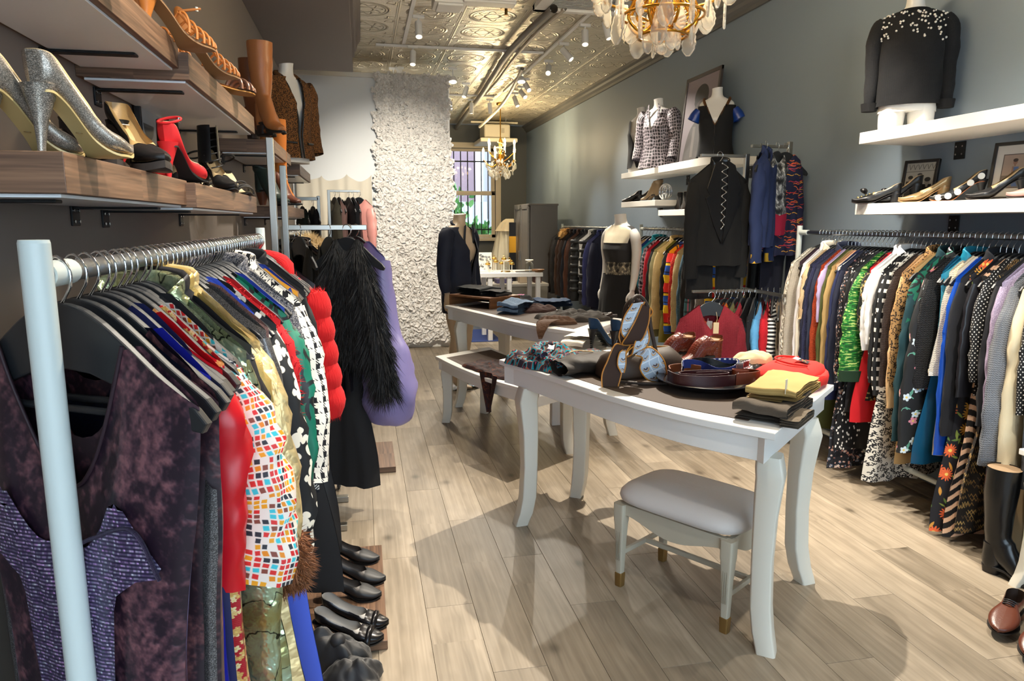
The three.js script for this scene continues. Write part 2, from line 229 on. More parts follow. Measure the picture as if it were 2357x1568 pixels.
{ // shop front behind the camera: masonry round one wide glazed opening
  const w = struct('wall_front'), z = ZF + .1, x0 = -.55, x1 = 2.95, y0 = .35, y1 = 2.8;
  for (const [a, b, c, d] of [[XL, x0, 0, CH], [x1, XR, 0, CH], [x0, x1, 0, y0], [x0, x1, y1, CH]]) struct('wall_section', bx(b - a, d - c, .2, (a + b) / 2, (c + d) / 2, z, 0), paintB, w);
  const s = struct('window_2', mg([bx(.05, y1 - y0, .06, x0 + .025, (y0 + y1) / 2, z), bx(.05, y1 - y0, .06, x1 - .025, (y0 + y1) / 2, z), bx(x1 - x0, .05, .06, (x0 + x1) / 2, y0 + .025, z), bx(x1 - x0, .05, .06, (x0 + x1) / 2, y1 - .025, z), bx(.04, y1 - y0, .06, 1.2, (y0 + y1) / 2, z)]), blackSteel);
  for (const [a, b] of [[x0 + .05, 1.18], [1.22, x1 - .05]]) struct('pane', new THREE.PlaneGeometry(b - a, y1 - y0 - .1).translate((a + b) / 2, (y0 + y1) / 2, z), mat('#ffffff', { r: .02, tr: 1 }), s);
  struct('pavement', bx(16, .1, 10, 1.2, -.12, ZF + 5.3, 0), mat('#9c9a95', { r: .95 }));
}
// ---------- lamps ----------
const lampW = mat('#e6e6e4', { r: .4 });
const glow = mat('#fff6e4', { r: .5, e: 6, ec: '#ffe9c4' });
function spot(p, target, o = {}) { // p: point on the ceiling track, target: what the lamp is aimed at
  const L = o.len ?? .15, g = thing('track_spotlight', o.label ?? 'white cylinder spotlight on the ceiling track', 'spotlight', p, 0, o.group ?? 'track spotlights on the tin ceiling');
  const drop = o.drop ?? .08, j = V(0, -drop, 0), dir = target.clone().sub(p.clone().add(j)).normalize(), q = new THREE.Quaternion().setFromUnitVectors(V(0, -1, 0), dir);
  part('adapter', bx(.1, .025, .035, 0, -.012, 0, .004), lampW, g);
  part('stem', cyl(.006, .006, drop, 0, -drop / 2, 0, 8), lampW, g);
  const R = o.disc ? .05 : .031, hd = part('housing', lathe(o.disc ? [[.012, .02], [.03, .012], [R, -.02], [R, -.045], [R - .006, -.046], [R - .006, -.036]] : [[0, .03], [R - .006, .03], [R, .024], [R, -L + .03], [R - .004, -L + .028], [R - .005, -L + .04]], 20), lampW, g);
  hd.position.copy(j); hd.quaternion.copy(q);
  const yl = o.disc ? -.04 : -L + .036; part('lens', new THREE.CylinderGeometry(R - .005, R - .005, .004, 20).translate(0, yl, 0), glow, hd);
  const l = new THREE.SpotLight(new THREE.Color(...WARM), (o.i ?? 1) * SPOT_I, 0, o.a ?? .5, o.pen ?? .65); l.castShadow = true; l.shadow.radius = o.sr ?? 1.5; l.shadow.mapSize.set(1024, 1024);
  l.position.copy(j).addScaledVector(dir, -yl + .008); g.add(l); l.target.position.copy(target).sub(p); g.add(l.target); return g;
}
function track(a, b) { solo('track_rail', trackLabels[trackN++], 'track rail', bx(.035, .022, a.distanceTo(b), 0, 0, 0, .003), lampW, a.clone().add(b).multiplyScalar(.5), Math.atan2(b.x - a.x, b.z - a.z)); }
let trackN = 0; const trackLabels = ['white track rail running over the aisle beside the grey soffit', 'long white track rail running over the display tables', 'white track rail crossing the ceiling before the flower wall', 'short white track rail before the far chandelier'];
const TY = CH - .014, TS = CH - .026;
track(V(.47, TY, .6), V(.47, TY, -7.5)); track(V(1.96, TY, .6), V(1.96, TY, -9.9)); track(V(.2, TY, -7.62), V(1.93, TY, -7.62)); track(V(1.2, TY, -10.3), V(1.9, TY, -10.3));
{
  const A = (x, y) => onY(x, y, TS);
  const lab = (s) => ({ label: s });
  spot(A(963, 35), V(.45, 0, -4.9), { ...lab('slim white spotlight highest over the aisle, beside the soffit'), i: .6 });
  spot(A(950, 105), V(.35, 0, -6.2), { ...lab('slim white spotlight over the aisle, just before the flower wall'), i: .5, a: .85, pen: .95 });
  spot(A(1395, 35), V(2.6, .9, -5.6), { ...lab('white spotlight hanging just left of the big crystal chandelier'), i: 1.1 });
  spot(A(1347, 55), V(1.7, .6, -5.2), { ...lab('thick white spotlight next to the chandelier, glowing downward'), i: .6 });
  spot(A(1298, 98), V(3.0, 1.7, -6.2), { ...lab('white spotlight tilted sideways with its lit face turned outward'), i: .9 });
  spot(A(1263, 138), V(1.2, .8, -5.2), { ...lab('white spotlight over the second table, tilted to the right'), i: .6 });
  spot(A(1073, 190), V(.6, 1.0, ZW), { ...lab('white spotlight right beside the flower wall top'), i: .6, a: .8, pen: .95 });
  spot(A(1085, 228), V(1.6, .8, -10.5), { ...lab('small white spotlight before the far chandelier, left of a pair'), i: .7 });
  spot(A(1127, 228), V(2.2, .8, -10.8), { ...lab('small white spotlight straight above the far chandelier'), i: .7 });
  spot(A(1185, 213), V(2.7, .9, -8.8), { ...lab('small white spotlight over the dark coats, hanging straight'), i: .8 });
  spot(A(1200, 198), V(2.9, 1.3, -7.2), { ...lab('long white spotlight over the dark coats, tilted right'), i: .9 });
  spot(A(1210, 180), V(2.6, 1.1, -6.6), { ...lab('short white spotlight turned sideways above the crossing track'), i: .7 });
  for (const [x, t, s] of [[1042, V(.9, 0, -7.4), 'white disc lamp on the crossing track by the flower wall'], [1200, V(1.7, 0, -7.3), 'white disc lamp at the right end of the crossing track'], [905, V(.1, .3, -7.6), 'white disc lamp on the crossing track beside the soffit']]) spot(A(x, 155), t, { ...lab(s), disc: true, drop: .12, a: .9, i: .5 });
  spot(A(919, 154), V(.6, .9, ZW), { ...lab('unlit looking white cylinder beside the disc lamp above the white wall'), drop: .03, i: .5, a: 1, pen: .9 });
  // the same two tracks go on towards the shop front
  const g = 'near track spotlights above the frame';
  for (const [x, z, t, i, a] of [[.47, -5.3, V(.42, 1.25, ZW), 2.2, .5], [.47, -4.6, V(-.3, .9, -4.4), 1], [.47, -3.2, V(-.35, .9, -2.6), 1.15], [.47, -1.9, V(-.4, 1, -1.5), 1.1], [.47, -.7, V(-.55, 1.6, -2.0), .8], [1.96, -5.4, V(1.35, .8, -4.6), .5], [1.96, -4.05, V(1.35, .8, -2.75), 2.9, .75], [1.96, -3.3, V(2.75, .9, -3.6), 1.2], [1.96, -2.0, V(2.3, .0, -2.0), .9], [1.96, -1.5, V(2.8, 1.0, -2.8), 1.1], [1.96, -2.7, V(2.3, .9, -2.6), .5], [.47, -1.3, V(.3, 0, -1.6), .5]])
    spot(V(x, TS, z), t, { label: 'white cylinder spotlight on a track near the shop front', group: g, i, a: a ?? .55, sr: a ? .8 : 1.5 });
}
{ // ceiling services
  const ac = thing('ceiling_vent', 'white ceiling air cassette with fine louvre slats beside the chandelier', 'air vent', onY(1372, 2, CH - .02), .0);
  part('frame', mg([bx(.9, .05, .06, 0, 0, .27), bx(.9, .05, .06, 0, 0, -.27), bx(.1, .05, .6, -.4, 0, 0), bx(.06, .05, .6, .42, 0, 0)]), white, ac);
  for (let i = 0; i < 16; i++) part('slat', mv(bx(.74, .003, .028, 0, 0, 0, .001), .03, -.005, -.225 + i * .03, .5), white, ac);
  part('backing', bx(.76, .01, .5, .03, .016, 0, 0), mat('#4e4c49', { r: .9 }), ac);
  const q = onY(1034, 8, CH - .05); const bxx = thing('junction_box', 'flat white box fixed to the tin ceiling above the aisle', 'ceiling box', q); part('body', bx(.26, .07, .24, 0, .01, 0, .008), white, bxx); part('lid', bx(.2, .02, .2, 0, -.032, 0, .006), white, bxx);
  const q2 = onY(1120, 2, CH - .04); const b2 = thing('cable_duct', 'low white duct leading from the ceiling box to the vent', 'duct', q2); part('body', bx(.42, .06, .12, .02, .0, 0, .008), white, b2); part('seam', bx(.43, .006, .122, .02, -.012, 0, .001), mat('#bdbbb6'), b2);
  solo('sprinkler_head', 'small brass sprinkler fixed on the tin ceiling', 'sprinkler', mg([cyl(.045, .05, .02, 0, -.01, 0, 18), cyl(.012, .012, .05, 0, -.04, 0, 10), cyl(.022, .022, .004, 0, -.067, 0, 14)]), mat('#9a7b45', { r: .3, m: 1 }), onY(1165, 16, CH));
  const pipe = (pts, r, lab, m) => solo('conduit_pipe', lab, 'pipe', tube(pts, r, 60, 10), m);
  pipe([[1275, 20], [1215, 75], [1165, 130], [1140, 168], [1105, 222], [1060, 280], [1036, 318]].map(([x, y]) => onY(x, y, CH - .07)), .035, 'dark grey pipe running along the tin ceiling to the back', mat('#77726a', { r: .45 }));
  pipe([[1300, 20], [1236, 75], [1185, 132], [1150, 180], [1120, 215]].map(([x, y]) => onY(x, y, CH - .04)), .018, 'thin painted pipe beside the dark ceiling pipe', mat('#b9b1a2', { r: .4 }));
  pipe([[1202, 158], [1190, 185], [1160, 235], [1130, 268], [1104, 292]].map(([x, y], i) => onY(x, y, CH - .06 - .05 * i)), .022, 'pale pipe sagging from the crossing track towards the back window', mat('#cfc8b8', { r: .4 }));
  const zc = -12.6, c = onZ(1140, 306, zc), s = 12.9 / FOC;
  const a = thing('air_conditioner', 'cream ceiling air conditioner hanging before the back wall', 'air conditioner', c);
  part('housing', bx(58 * s, 32 * s, .5, 0, 0, -.05, .03), mat('#d8cfb8', { r: .5 }), a); part('tray', bx(82 * s, 9 * s, .75, 0, -20 * s, 0, .02), mat('#e2dac6', { r: .5 }), a); part('top_rail', bx(105 * s, .03, .05, -2 * s, 22 * s, 0, .004), mat('#d8cfb8'), a); part('panel_switch', bx(6 * s, 9 * s, .02, 12 * s, 2 * s, .21, .004), mat('#b5ac98'), a);
  for (const k of [-1, 1]) part('hanger_rod', cyl(.008, .008, CH - c.y - .1, k * 24 * s, (CH - c.y) / 2 + .05, 0, 6), steel, a);
}
// ---------- chandeliers ----------
const brass = mat('#b8862f', { r: .25, m: 1 }), crystal = mat('#fffdf6', { r: .08, tr: .8, th: .01, ior: 1.38 }), bulbM = mat('#fff1cf', { r: .4, e: 9, ec: '#ffd48a' });
function dropGeo(L, w, t) { // leaf-shaped crystal pendant with a notched outline, hung by its top
  const R = [], L2 = []; for (let i = 0; i <= 12; i++) { const v = i / 12, h = w * (.32 + .9 * Math.sin(Math.pow(v, 1.5) * 2.9)) * (1 - .12 * (i % 2)) * (v > .93 ? .55 : 1) * .8; R.push([h, -L * v]); L2.unshift([-h, -L * v]); }
  const g = ext(shapeOf([...R, ...L2]), t * .3, t * .35, 1, 2); g.translate(0, 0, -t * .15); return g;
}
{
  const z = -3.3, base = onZ(1523, 128, z), g = thing('chandelier', 'large brass chandelier with hanging leaf crystals close above the tables', 'chandelier', V(base.x, base.y, z)), s = 1 / FOC * 3.55;
  part('stem', lathe([[0, .1], [.02, .11], [.045, .16], [.02, .22], [.016, .4], [.05, .46], [.02, .52], [.012, .6], [.012, CH - base.y - .05], [.07, CH - base.y - .03], [.07, CH - base.y]], 16), brass, g);
  for (let k = 0; k < 8; k++) { const a = k / 8 * 6.283, c = Math.cos(a), d = Math.sin(a), P = (r, y) => [c * r, y, d * r]; part('arm', mg([tube([P(.03, .16), P(.1, .1), P(.17, .16), P(.14, .26), P(.24, .3), P(.31, .36)], .008, 24, 6), tube([P(.03, .3), P(.1, .24), P(.13, .18), P(.07, .15)], .006, 16, 6), mv(lathe([[.008, 0], [.035, .005], [.04, .015], [.012, .02], [.012, .09], [0, .09]], 12), ...P(.31, .36))]), brass, g);
    const b = part('bulb', lathe([[0, 0], [.012, .004], [.017, .025], [.01, .05], [0, .065]], 10), bulbM, g); b.position.set(...P(.31, .45)); }
  for (const [r, y] of [[.115, .085], [.19, .175], [.3, .28]]) part('ring', new THREE.TorusGeometry(r, .007, 6, 40).rotateX(Math.PI / 2).translate(0, y, 0), brass, g);
  const dA = dropGeo(.15, .036, .012), dB = dropGeo(.11, .032, .012), dC = dropGeo(.13, .016, .014);
  const tier = (n, r, y, ph, gs) => { for (let i = 0; i < n; i++) { const a = ph + i / n * 6.283, m = part('crystal_drop', gs[i % gs.length], crystal, g); m.position.set(Math.cos(a) * r, y + rr(-.012, .012), Math.sin(a) * r); m.rotation.set(rr(-.06, .06), rr(0, 3.1), rr(-.06, .06)); m.scale.setScalar(rr(.9, 1.12)); } };
  tier(6, .07, .15, .3, [dC, dA]); tier(9, .14, .175, 0, [dA, dC, dB]); tier(11, .21, .24, .2, [dA, dB, dC]); tier(13, .3, .3, .1, [dA, dB, dC]); tier(12, .32, .4, .2, [dA, dB]);
  part('crystal_ball', new THREE.IcosahedronGeometry(.027, 2).translate(0, .03, 0), crystal, g); part('ball_link', cyl(.003, .003, .07, 0, .085, 0, 6), brass, g);
  for (const [x, zz] of [[.24, 0], [-.24, 0], [0, .24], [0, -.24]]) { const l = new THREE.PointLight(new THREE.Color(1, .8, .5), 1.4); l.position.set(x, .52, zz); l.castShadow = true; g.add(l); }
}
{
  const z = -10.9, c = onZ(1152, 366, z), g = thing('chandelier', 'small candle chandelier draped in crystals glowing before the back window', 'chandelier', V(c.x, c.y, z)), u = 10.9 / FOC;
  part('stem', lathe([[0, -.25], [.03, -.22], [.02, -.1], [.05, 0], [.02, .1], [.03, .25], [.008, .32], [.008, CH - c.y - .04], [.06, CH - c.y - .03], [.06, CH - c.y]], 14), brass, g);
  for (let k = 0; k < 10; k++) { const a = k / 10 * 6.283 + .2, r = k % 2 ? .26 : .21, y = k % 2 ? 0 : .12, q = (r, y) => [Math.cos(a) * r, y, Math.sin(a) * r]; part('arm', tube([q(.03, -.05), q(r * .5, y - .12), q(r, y - .02)], .008, 10, 5), brass, g); const cd = part('candle', cyl(.013, .013, .1, ...q(r, y + .04), 8), mat('#fff3d0', { r: .5, e: .6, ec: '#ffd48a' }), g); part('bulb', lathe([[0, 0], [.014, .006], [.02, .03], [.011, .06], [0, .08]], 10).translate(...q(r, y + .09)), bulbM, cd); }
  const cg = dropGeo(.06, .018, .01), bead = new THREE.IcosahedronGeometry(.012, 1);
  for (let i = 0; i < 110; i++) { const t = rnd(), a = rr(0, 6.3), r = .27 * Math.sqrt(1 - t * .8) * rr(.85, 1), m = part('crystal_drop', i % 3 ? cg : bead, crystal, g); m.position.set(Math.cos(a) * r, -.02 - t * .22, Math.sin(a) * r); m.rotation.y = rr(0, 3); m.scale.setScalar(rr(.8, 1.3)); }
  for (let i = 0; i < 40; i++) { const t = i / 40, a = t * 20, m = part('crystal_bead', bead, crystal, g); m.position.set(Math.cos(a) * (.03 + .05 * (1 - t)), .05 + t * .25, Math.sin(a) * (.03 + .05 * (1 - t))); m.scale.setScalar(.9); }
  for (const [x, zz] of [[.3, 0], [-.3, 0], [0, .3], [0, -.3]]) { const l = new THREE.PointLight(new THREE.Color(1, .78, .45), 1.8); l.position.set(x, .22, zz); l.castShadow = true; g.add(l); }
}
// ---------- printed and woven cloth ----------
const pal = (a) => a[rnd() * a.length | 0];
const scatter = (base, n, fn, w = 256, size = [.3, .3]) => ctex(w, w, (x) => { fill(x, w, w, base); for (let i = 0; i < n; i++) { const s = seed, px = rnd() * w, py = rnd() * w, r = rnd(), q = rnd(), c = rnd(); wrapDraw(x, w, w, px, py, (k) => fn(k, r, q, c)); seed = s + 977 + i; } }, size);
const flowerAt = (cols, R) => (x, r, q, c) => { x.rotate(q * 6.3); const s = R * (.6 + .8 * r), col = cols[Math.floor(c * cols.length)]; for (let k = 0; k < 5; k++) { x.save(); x.rotate(k * 1.257); x.translate(0, -s * .55); dot(x, s * .5, col, s * .36); x.restore(); } dot(x, s * .26, '#e9c46a'); };
const leafAt = (cols, R) => (x, r, q, c) => { x.rotate(q * 6.3); const s = R * (.6 + .8 * r); x.fillStyle = cols[Math.floor(c * cols.length)]; x.beginPath(); x.moveTo(0, -s); x.quadraticCurveTo(s * .5, 0, 0, s); x.quadraticCurveTo(-s * .5, 0, 0, -s); x.fill(); };
const both = (a, b) => (x, r, q, c) => (c < .5 ? a(x, r, q, c * 2) : b(x, r, q, c * 2 - 1));
const PR = {
  wood: dtex(512, 256, (u, v) => { const a = fbm(u, v, 6, 3, 21), st = fbm((u * .08) % 1, (v + .06 * a) % 1, 40, 3, 22), f = pn((u * .05) % 1, v, 120, 25), k = clamp(.5 + .9 * (st - .47) + .35 * (f - .5)); return mixc([.34, .26, .21], [.72, .59, .49], k); }, [.9, .3]),
  velvet: dtex(512, 512, (u, v) => { const a = fbm(u, v, 8, 3, 31), b = fbm(u, v, 34, 3, 33), c = fbm(u, v, 70, 2, 37), k = clamp(sstep(.36, .6, a) * .55 + (b - .42) * 1.5 + (c - .4) * .8); return mixc([.13, .075, .12], [.5, .34, .33], k); }, [.3, .36]),
  sequin: dtex(128, 128, (u, v) => { const r = v * 22, k = Math.sin(r * 6.283) * .5 + .5, h = hsh(Math.floor(u * 40), Math.floor(r)); const g = k * (.25 + .75 * h * h); return [.16 + .8 * g, .13 + .72 * g * (.8 + .4 * hsh(u * 40 | 0, r | 0, 3)), .24 + .76 * g]; }, [.12, .12]),
  mosaic: ctex(256, 256, (x, w, h) => { fill(x, w, h, '#f6e4d4'); const C = ['#e02b2b', '#f08c1a', '#f6a31d', '#3fc4cf', '#2f3138', '#e4322e', '#8c4a3a', '#f6e4d4']; for (let j = 0; j < 14; j++) for (let i = 0; i < 14; i++) { x.fillStyle = pal(C); x.save(); x.translate((i + .5) * w / 14, (j + .5) * h / 14); x.rotate(.12 * Math.sin(i + j * 2)); x.fillRect(-6.6, -6.6, 13.2, 13.2); x.restore(); } }, [.155, .155]),
  brocade: scatter('#b3141f', 150, flowerAt(['#e7c27a', '#f3dca0', '#d9a75a'], 9), 256, [.15, .15]),
  hound: ctex(64, 64, (x, w, h) => { fill(x, w, h, '#f2e9da'); x.fillStyle = '#15151a'; x.fillRect(0, 0, 32, 32); for (const k of [0, 16]) { x.beginPath(); x.moveTo(32 + k, 0); x.lineTo(40 + k, 0); x.lineTo(32 + k - 8, 8 + 8); x.lineTo(24 + k, 16); x.fill(); x.beginPath(); x.moveTo(0, 32 + k); x.lineTo(8, 32 + k); x.lineTo(0, 40 + k); x.fill(); x.beginPath(); x.moveTo(16, 32 + k); x.lineTo(24, 32 + k); x.lineTo(8, 48 + k); x.lineTo(0, 48 + k); x.fill(); } }, [.034, .034]),
  blobs: scatter('#141416', 15, (x, r) => { const s = 17; dot(x, s, '#efe4cf'); x.rotate(r * 6.3); x.translate(-s, -s); dot(x, s * .62, '#efe4cf'); x.translate(2 * s, 0); dot(x, s * .62, '#efe4cf'); }, 256, [.21, .21]),
  greenleaf: scatter('#0e6a54', 40, (x, r, q) => { x.rotate(q * 6); x.strokeStyle = '#141a1c'; x.lineWidth = 9; x.beginPath(); x.arc(0, 0, 20 + 30 * r, 0, 2.6); x.stroke(); }, 256, [.3, .3]),
  leopard: scatter('#7d5228', 330, (x, r, q) => { x.rotate(q * 6); dot(x, 7, '#20150e', 5); dot(x, 3, '#6b4220', 2.2); }, 256, [.14, .14]),
  leopardbw: scatter('#d9d4c9', 130, (x, r, q) => { x.rotate(q * 6); x.strokeStyle = '#15151a'; x.lineWidth = 6; x.beginPath(); x.ellipse(0, 0, 9, 6, 0, 0, 4.6); x.stroke(); }, 256, [.2, .2]),
  leopardtan: scatter('#b48a56', 170, (x, r, q) => { x.rotate(q * 6); dot(x, 7, '#241710', 5); }, 256, [.14, .14]),
  floraldark: scatter('#15161f', 170, both(flowerAt(['#d9a7a0', '#c98a86', '#e5d3cf', '#7c8ba8'], 8), leafAt(['#56606a', '#8f6f6b'], 7)), 256, [.22, .22]),
  floralsmall: scatter('#17171d', 120, flowerAt(['#cfa08c', '#b9b1c0', '#a86a62'], 6), 256, [.16, .16]),
  sunflowers: scatter('#10121c', 34, both((x, r, q, c) => { x.rotate(q * 6); const s = 26; for (let k = 0; k < 14; k++) { x.save(); x.rotate(k * .449); x.translate(0, -s * .6); dot(x, s * .5, c < .5 ? '#e2673a' : '#e6b04a', s * .13); x.restore(); } dot(x, s * .25, '#f0cf6a'); }, leafAt(['#5b7a3c', '#7c8f3f', '#c9923c'], 17)), 256, [.3, .3]),
  embroid: scatter('#191a1c', 16, both((x, r, q) => { x.rotate(q * 6); for (let k = 0; k < 5; k++) { x.save(); x.rotate(k * 1.257); x.translate(0, -11); dot(x, 9, r < .4 ? '#d98a9c' : '#cfdfe6', 7); x.restore(); } dot(x, 5, '#e5c76a'); }, (x, r, q) => { x.rotate(q * 6); x.strokeStyle = '#6fb3a0'; x.lineWidth = 4; x.beginPath(); x.arc(0, 0, 26, 0, 2); x.stroke(); x.translate(20, 14); dot(x, 9, '#5b9c86', 5); }), 256, [.26, .26]),
  green: dtex(128, 256, (u, v) => { const k = pn((u * .15) % 1, v, 64, 3), b = pn(u, v, 24, 5), t = clamp(k * 1.3 - .25 + .4 * (b - .5)); return t > .72 ? [.72, .8, .45] : mixc([.02, .26, .07], [.15, .66, .2], t); }, [.2, .2]),
  stripes: ctex(64, 64, (x, w, h) => { fill(x, w, h, '#f2efe9'); x.fillStyle = '#15151a'; for (let i = 0; i < 2; i++) x.fillRect(0, i * 32, w, 17); }, [.05, .05]),
  blocks: ctex(64, 64, (x, w, h) => { fill(x, w, h, '#131315'); x.fillStyle = '#f2eee6'; x.fillRect(14, 8, 34, 26); }, [.05, .05]),
  polka: scatter('#121215', 40, (x, r) => dot(x, 9, '#f3efe9', 6), 256, [.2, .2]),
  dots: ctex(32, 32, (x, w, h) => { fill(x, w, h, '#101012'); x.translate(8, 8); dot(x, 4.5, '#f4efe6'); x.translate(16, 16); dot(x, 4.5, '#f4efe6'); }, [.02, .02]),
  zig: scatter('#dcd9d3', 120, (x, r, q) => { x.rotate(q < .5 ? .5 : -.8); x.fillStyle = '#19191c'; for (let i = 0; i < 5; i++) x.fillRect(-16, i * 6 - 12, 34, 3); }, 256, [.2, .2]),
  streaks: scatter('#171a3a', 42, (x, r, q, c) => { x.rotate(q * .9 - .4); x.strokeStyle = ['#e0a23c', '#c4312f', '#df6b33', '#b94a68'][c * 4 | 0]; x.lineWidth = 5; x.beginPath(); x.moveTo(-30, 0); x.bezierCurveTo(-10, -16, 8, 14, 30, -4); x.stroke(); }, 256, [.26, .26]),
  colorblock: ctex(128, 128, (x, w, h) => { fill(x, w, h, '#f0c81e'); const R = [[0, 0, 60, 44, '#d8261e'], [70, 34, 60, 40, '#1f55b5'], [0, 84, 40, 44, '#1f55b5'], [50, 88, 80, 40, '#d8261e']]; for (const [a, b, c, d, k] of R) { x.fillStyle = k; x.fillRect(a, b, c, d); } x.fillStyle = '#16161a'; for (const k of [44, 84]) x.fillRect(0, k, w, 4); x.fillRect(60, 0, 4, 84); x.fillRect(40, 84, 4, 44); }, [.26, .26]),
  plaid: ctex(64, 64, (x, w, h) => { fill(x, w, h, '#3d6f78'); x.fillStyle = '#c26a8a'; x.fillRect(6, 0, 10, 64); x.fillStyle = 'rgba(20,20,24,.5)'; x.fillRect(0, 10, 64, 12); x.fillRect(34, 0, 12, 64); }, [.08, .08]),
  snake: dtex(256, 256, (u, v) => { const a = Math.abs(Math.sin(u * 25 + 2 * pn(u, v, 6, 2)) * Math.sin(v * 19 + 2 * pn(u, v, 6, 8))), b = pn(u, v, 60, 4); return mixc([.08, .07, .08], [.66, .62, .65], clamp(1.25 - a * 1.6 + .5 * (b - .5))); }, [.22, .22]),
  turq: scatter('#2a2230', 60, both((x, r, q) => { x.rotate(q); x.fillStyle = '#15899a'; x.fillRect(-22, -20, 44, 40); x.strokeStyle = '#b8563c'; x.lineWidth = 3; x.strokeRect(-22, -20, 44, 40); dot(x, 13, '#14121c'); dot(x, 5, '#a83c58'); }, (x, r) => { dot(x, 11, r < .5 ? '#6b5a44' : '#3b2a58'); dot(x, 7, '#14101c'); dot(x, 3, '#a77f48'); }), 256, [.2, .2]),
  paisley: scatter('#3a1512', 130, (x, r, q, c) => { x.rotate(q * 6); dot(x, 16 * r + 4, ['#5c2a16', '#2b1430', '#7a3d18', '#43100f'][c * 4 | 0], 7); }, 256, [.2, .2]),
  crackle: dtex(256, 256, (u, v) => { const a = fbm(u, v, 5, 4, 41), l = Math.abs(a - .47) < .012 ? .35 : 1; return mixc([.62, .6, .38], [.74, .84, .76], clamp(a * 1.6 - .3)).map((c) => c * l); }, [.3, .3]),
  denim: dtex(128, 128, (u, v) => { const a = pn(u, v, 40, 5), b = fbm(u, v, 4, 2, 7); return mixc([.2, .28, .38], [.52, .6, .68], clamp(a * .5 + b * .8 - .1)); }, [.2, .2]),
  aztec: scatter('#1b1613', 60, (x, r, q, c) => { x.strokeStyle = ['#8b6b3c', '#5c4630', '#b3945a'][c * 3 | 0]; x.lineWidth = 4; x.beginPath(); for (let i = 0; i < 6; i++) x.lineTo(i * 9 - 24, i % 2 ? 8 : -8); x.stroke(); }, 256, [.22, .22]),
  pin: ctex(32, 8, (x, w, h) => { fill(x, w, h, '#3d424a'); x.fillStyle = '#7d848d'; x.fillRect(4, 0, 2, 8); }, [.035, .01]),
  tweed: dtex(64, 64, (u, v) => { const r = hsh(u * 64 | 0, v * 64 | 0); return r > .72 ? [.8, .78, .74] : r > .4 ? [.2, .22, .3] : [.06, .06, .1]; }, [.06, .06]),
  lilacseq: dtex(64, 64, (u, v) => { const r = hsh(u * 32 | 0, v * 32 | 0); return mixc([.45, .4, .5], [.8, .74, .84], r); }, [.05, .05]),
  swirl: dtex(128, 128, (u, v) => { const k = Math.sin((v * 6 + .35 * Math.sin(u * 12.566)) * 6.283); return k > .1 ? [.86, .7, .58] : [.07, .06, .07]; }, [.3, .3]),
  scarf: ctex(128, 128, (x, w, h) => { fill(x, w, h, '#aebccb'); for (const [a, b] of [[32, 32], [96, 96], [96, 32], [32, 96]]) wrapDraw(x, w, h, a, b, (k) => { k.strokeStyle = '#c98a3a'; k.lineWidth = 5; k.beginPath(); k.arc(0, 0, 20, 3.3, 6.1); k.stroke(); k.strokeStyle = '#4a2f24'; k.lineWidth = 7; k.beginPath(); k.arc(0, 2, 11, 3.3, 6.1); k.stroke(); k.strokeStyle = '#dfe5ea'; k.lineWidth = 4; k.strokeRect(-31, -31, 62, 62); }); }, [.085, .085]),
  glitter: dtex(128, 128, (u, v) => { const r = hsh(u * 128 | 0, v * 128 | 0), b = hsh(v * 128 | 0, u * 128 | 0, 3); const k = r > .8 ? 1 : .35 + .35 * r; return [k, k * (.93 + .07 * b), k * (.86 + .14 * b)]; }, [.06, .06]),
};
// ---------- hangers and garments; origin at the rail's centre, hanger along x, rail along z ----------
const hy = lin1([[0, -.042], [.02, -.043], [.045, -.051], [.075, -.068], [.11, -.094], [.15, -.126], [.185, -.15], [.21, -.166], [.225, -.182]]);
const hangBody = (() => { const T = [], Bm = []; for (let i = 0; i <= 16; i++) { const x = .225 * i / 16; T.push([x, hy(x)]); } const up = [...T.slice(1).reverse().map(([x, y]) => [-x, y]), ...T], lowx = [.218, .2, .17, .13, .09, .045, 0], lowy = [-.192, -.19, -.178, -.16, -.143, -.128, -.124]; const low = lowx.map((x, i) => [x, lowy[i]]); const s = shapeOf([...up, ...low, ...low.slice(0, -1).reverse().map(([x, y]) => [-x, y])]); const g = ext(s, .007, .0028, 2, 4); g.translate(0, 0, -.0035); return g; })();
const hookGeo = tube([[0, -.05, 0], [0, -.042, 0], [.008, -.032, 0], [.02, -.014, 0], [.0195, .007, 0], [0, .0215, 0], [-.017, .012, 0], [-.02, -.006, 0]], .0022, 26, 5), hangRod = rod(V(-.185, -.182, 0), V(.185, -.182, 0), .0055, 8);
const hangBlack = mat('#202225', { r: .42 });
const hookLong = tube([[0, -.09, 0], [0, -.05, 0], [.007, -.034, 0], [.02, -.015, 0], [.0195, .007, 0], [0, .0215, 0], [-.017, .012, 0], [-.02, -.006, 0]], .0021, 28, 5);
function hanger(p, ry, label, group, withRod, k = .84, drop = 0) {
  const g = thing('clothes_hanger', label, 'hanger', p, ry, group); part('hook', drop ? hookLong : hookGeo, chrome, g); const ar = part('arms', hangBody, hangBlack, g); ar.scale.x = k; ar.position.y = -drop; if (withRod) part('trouser_bar', hangRod, hangBlack, g); return g;
}
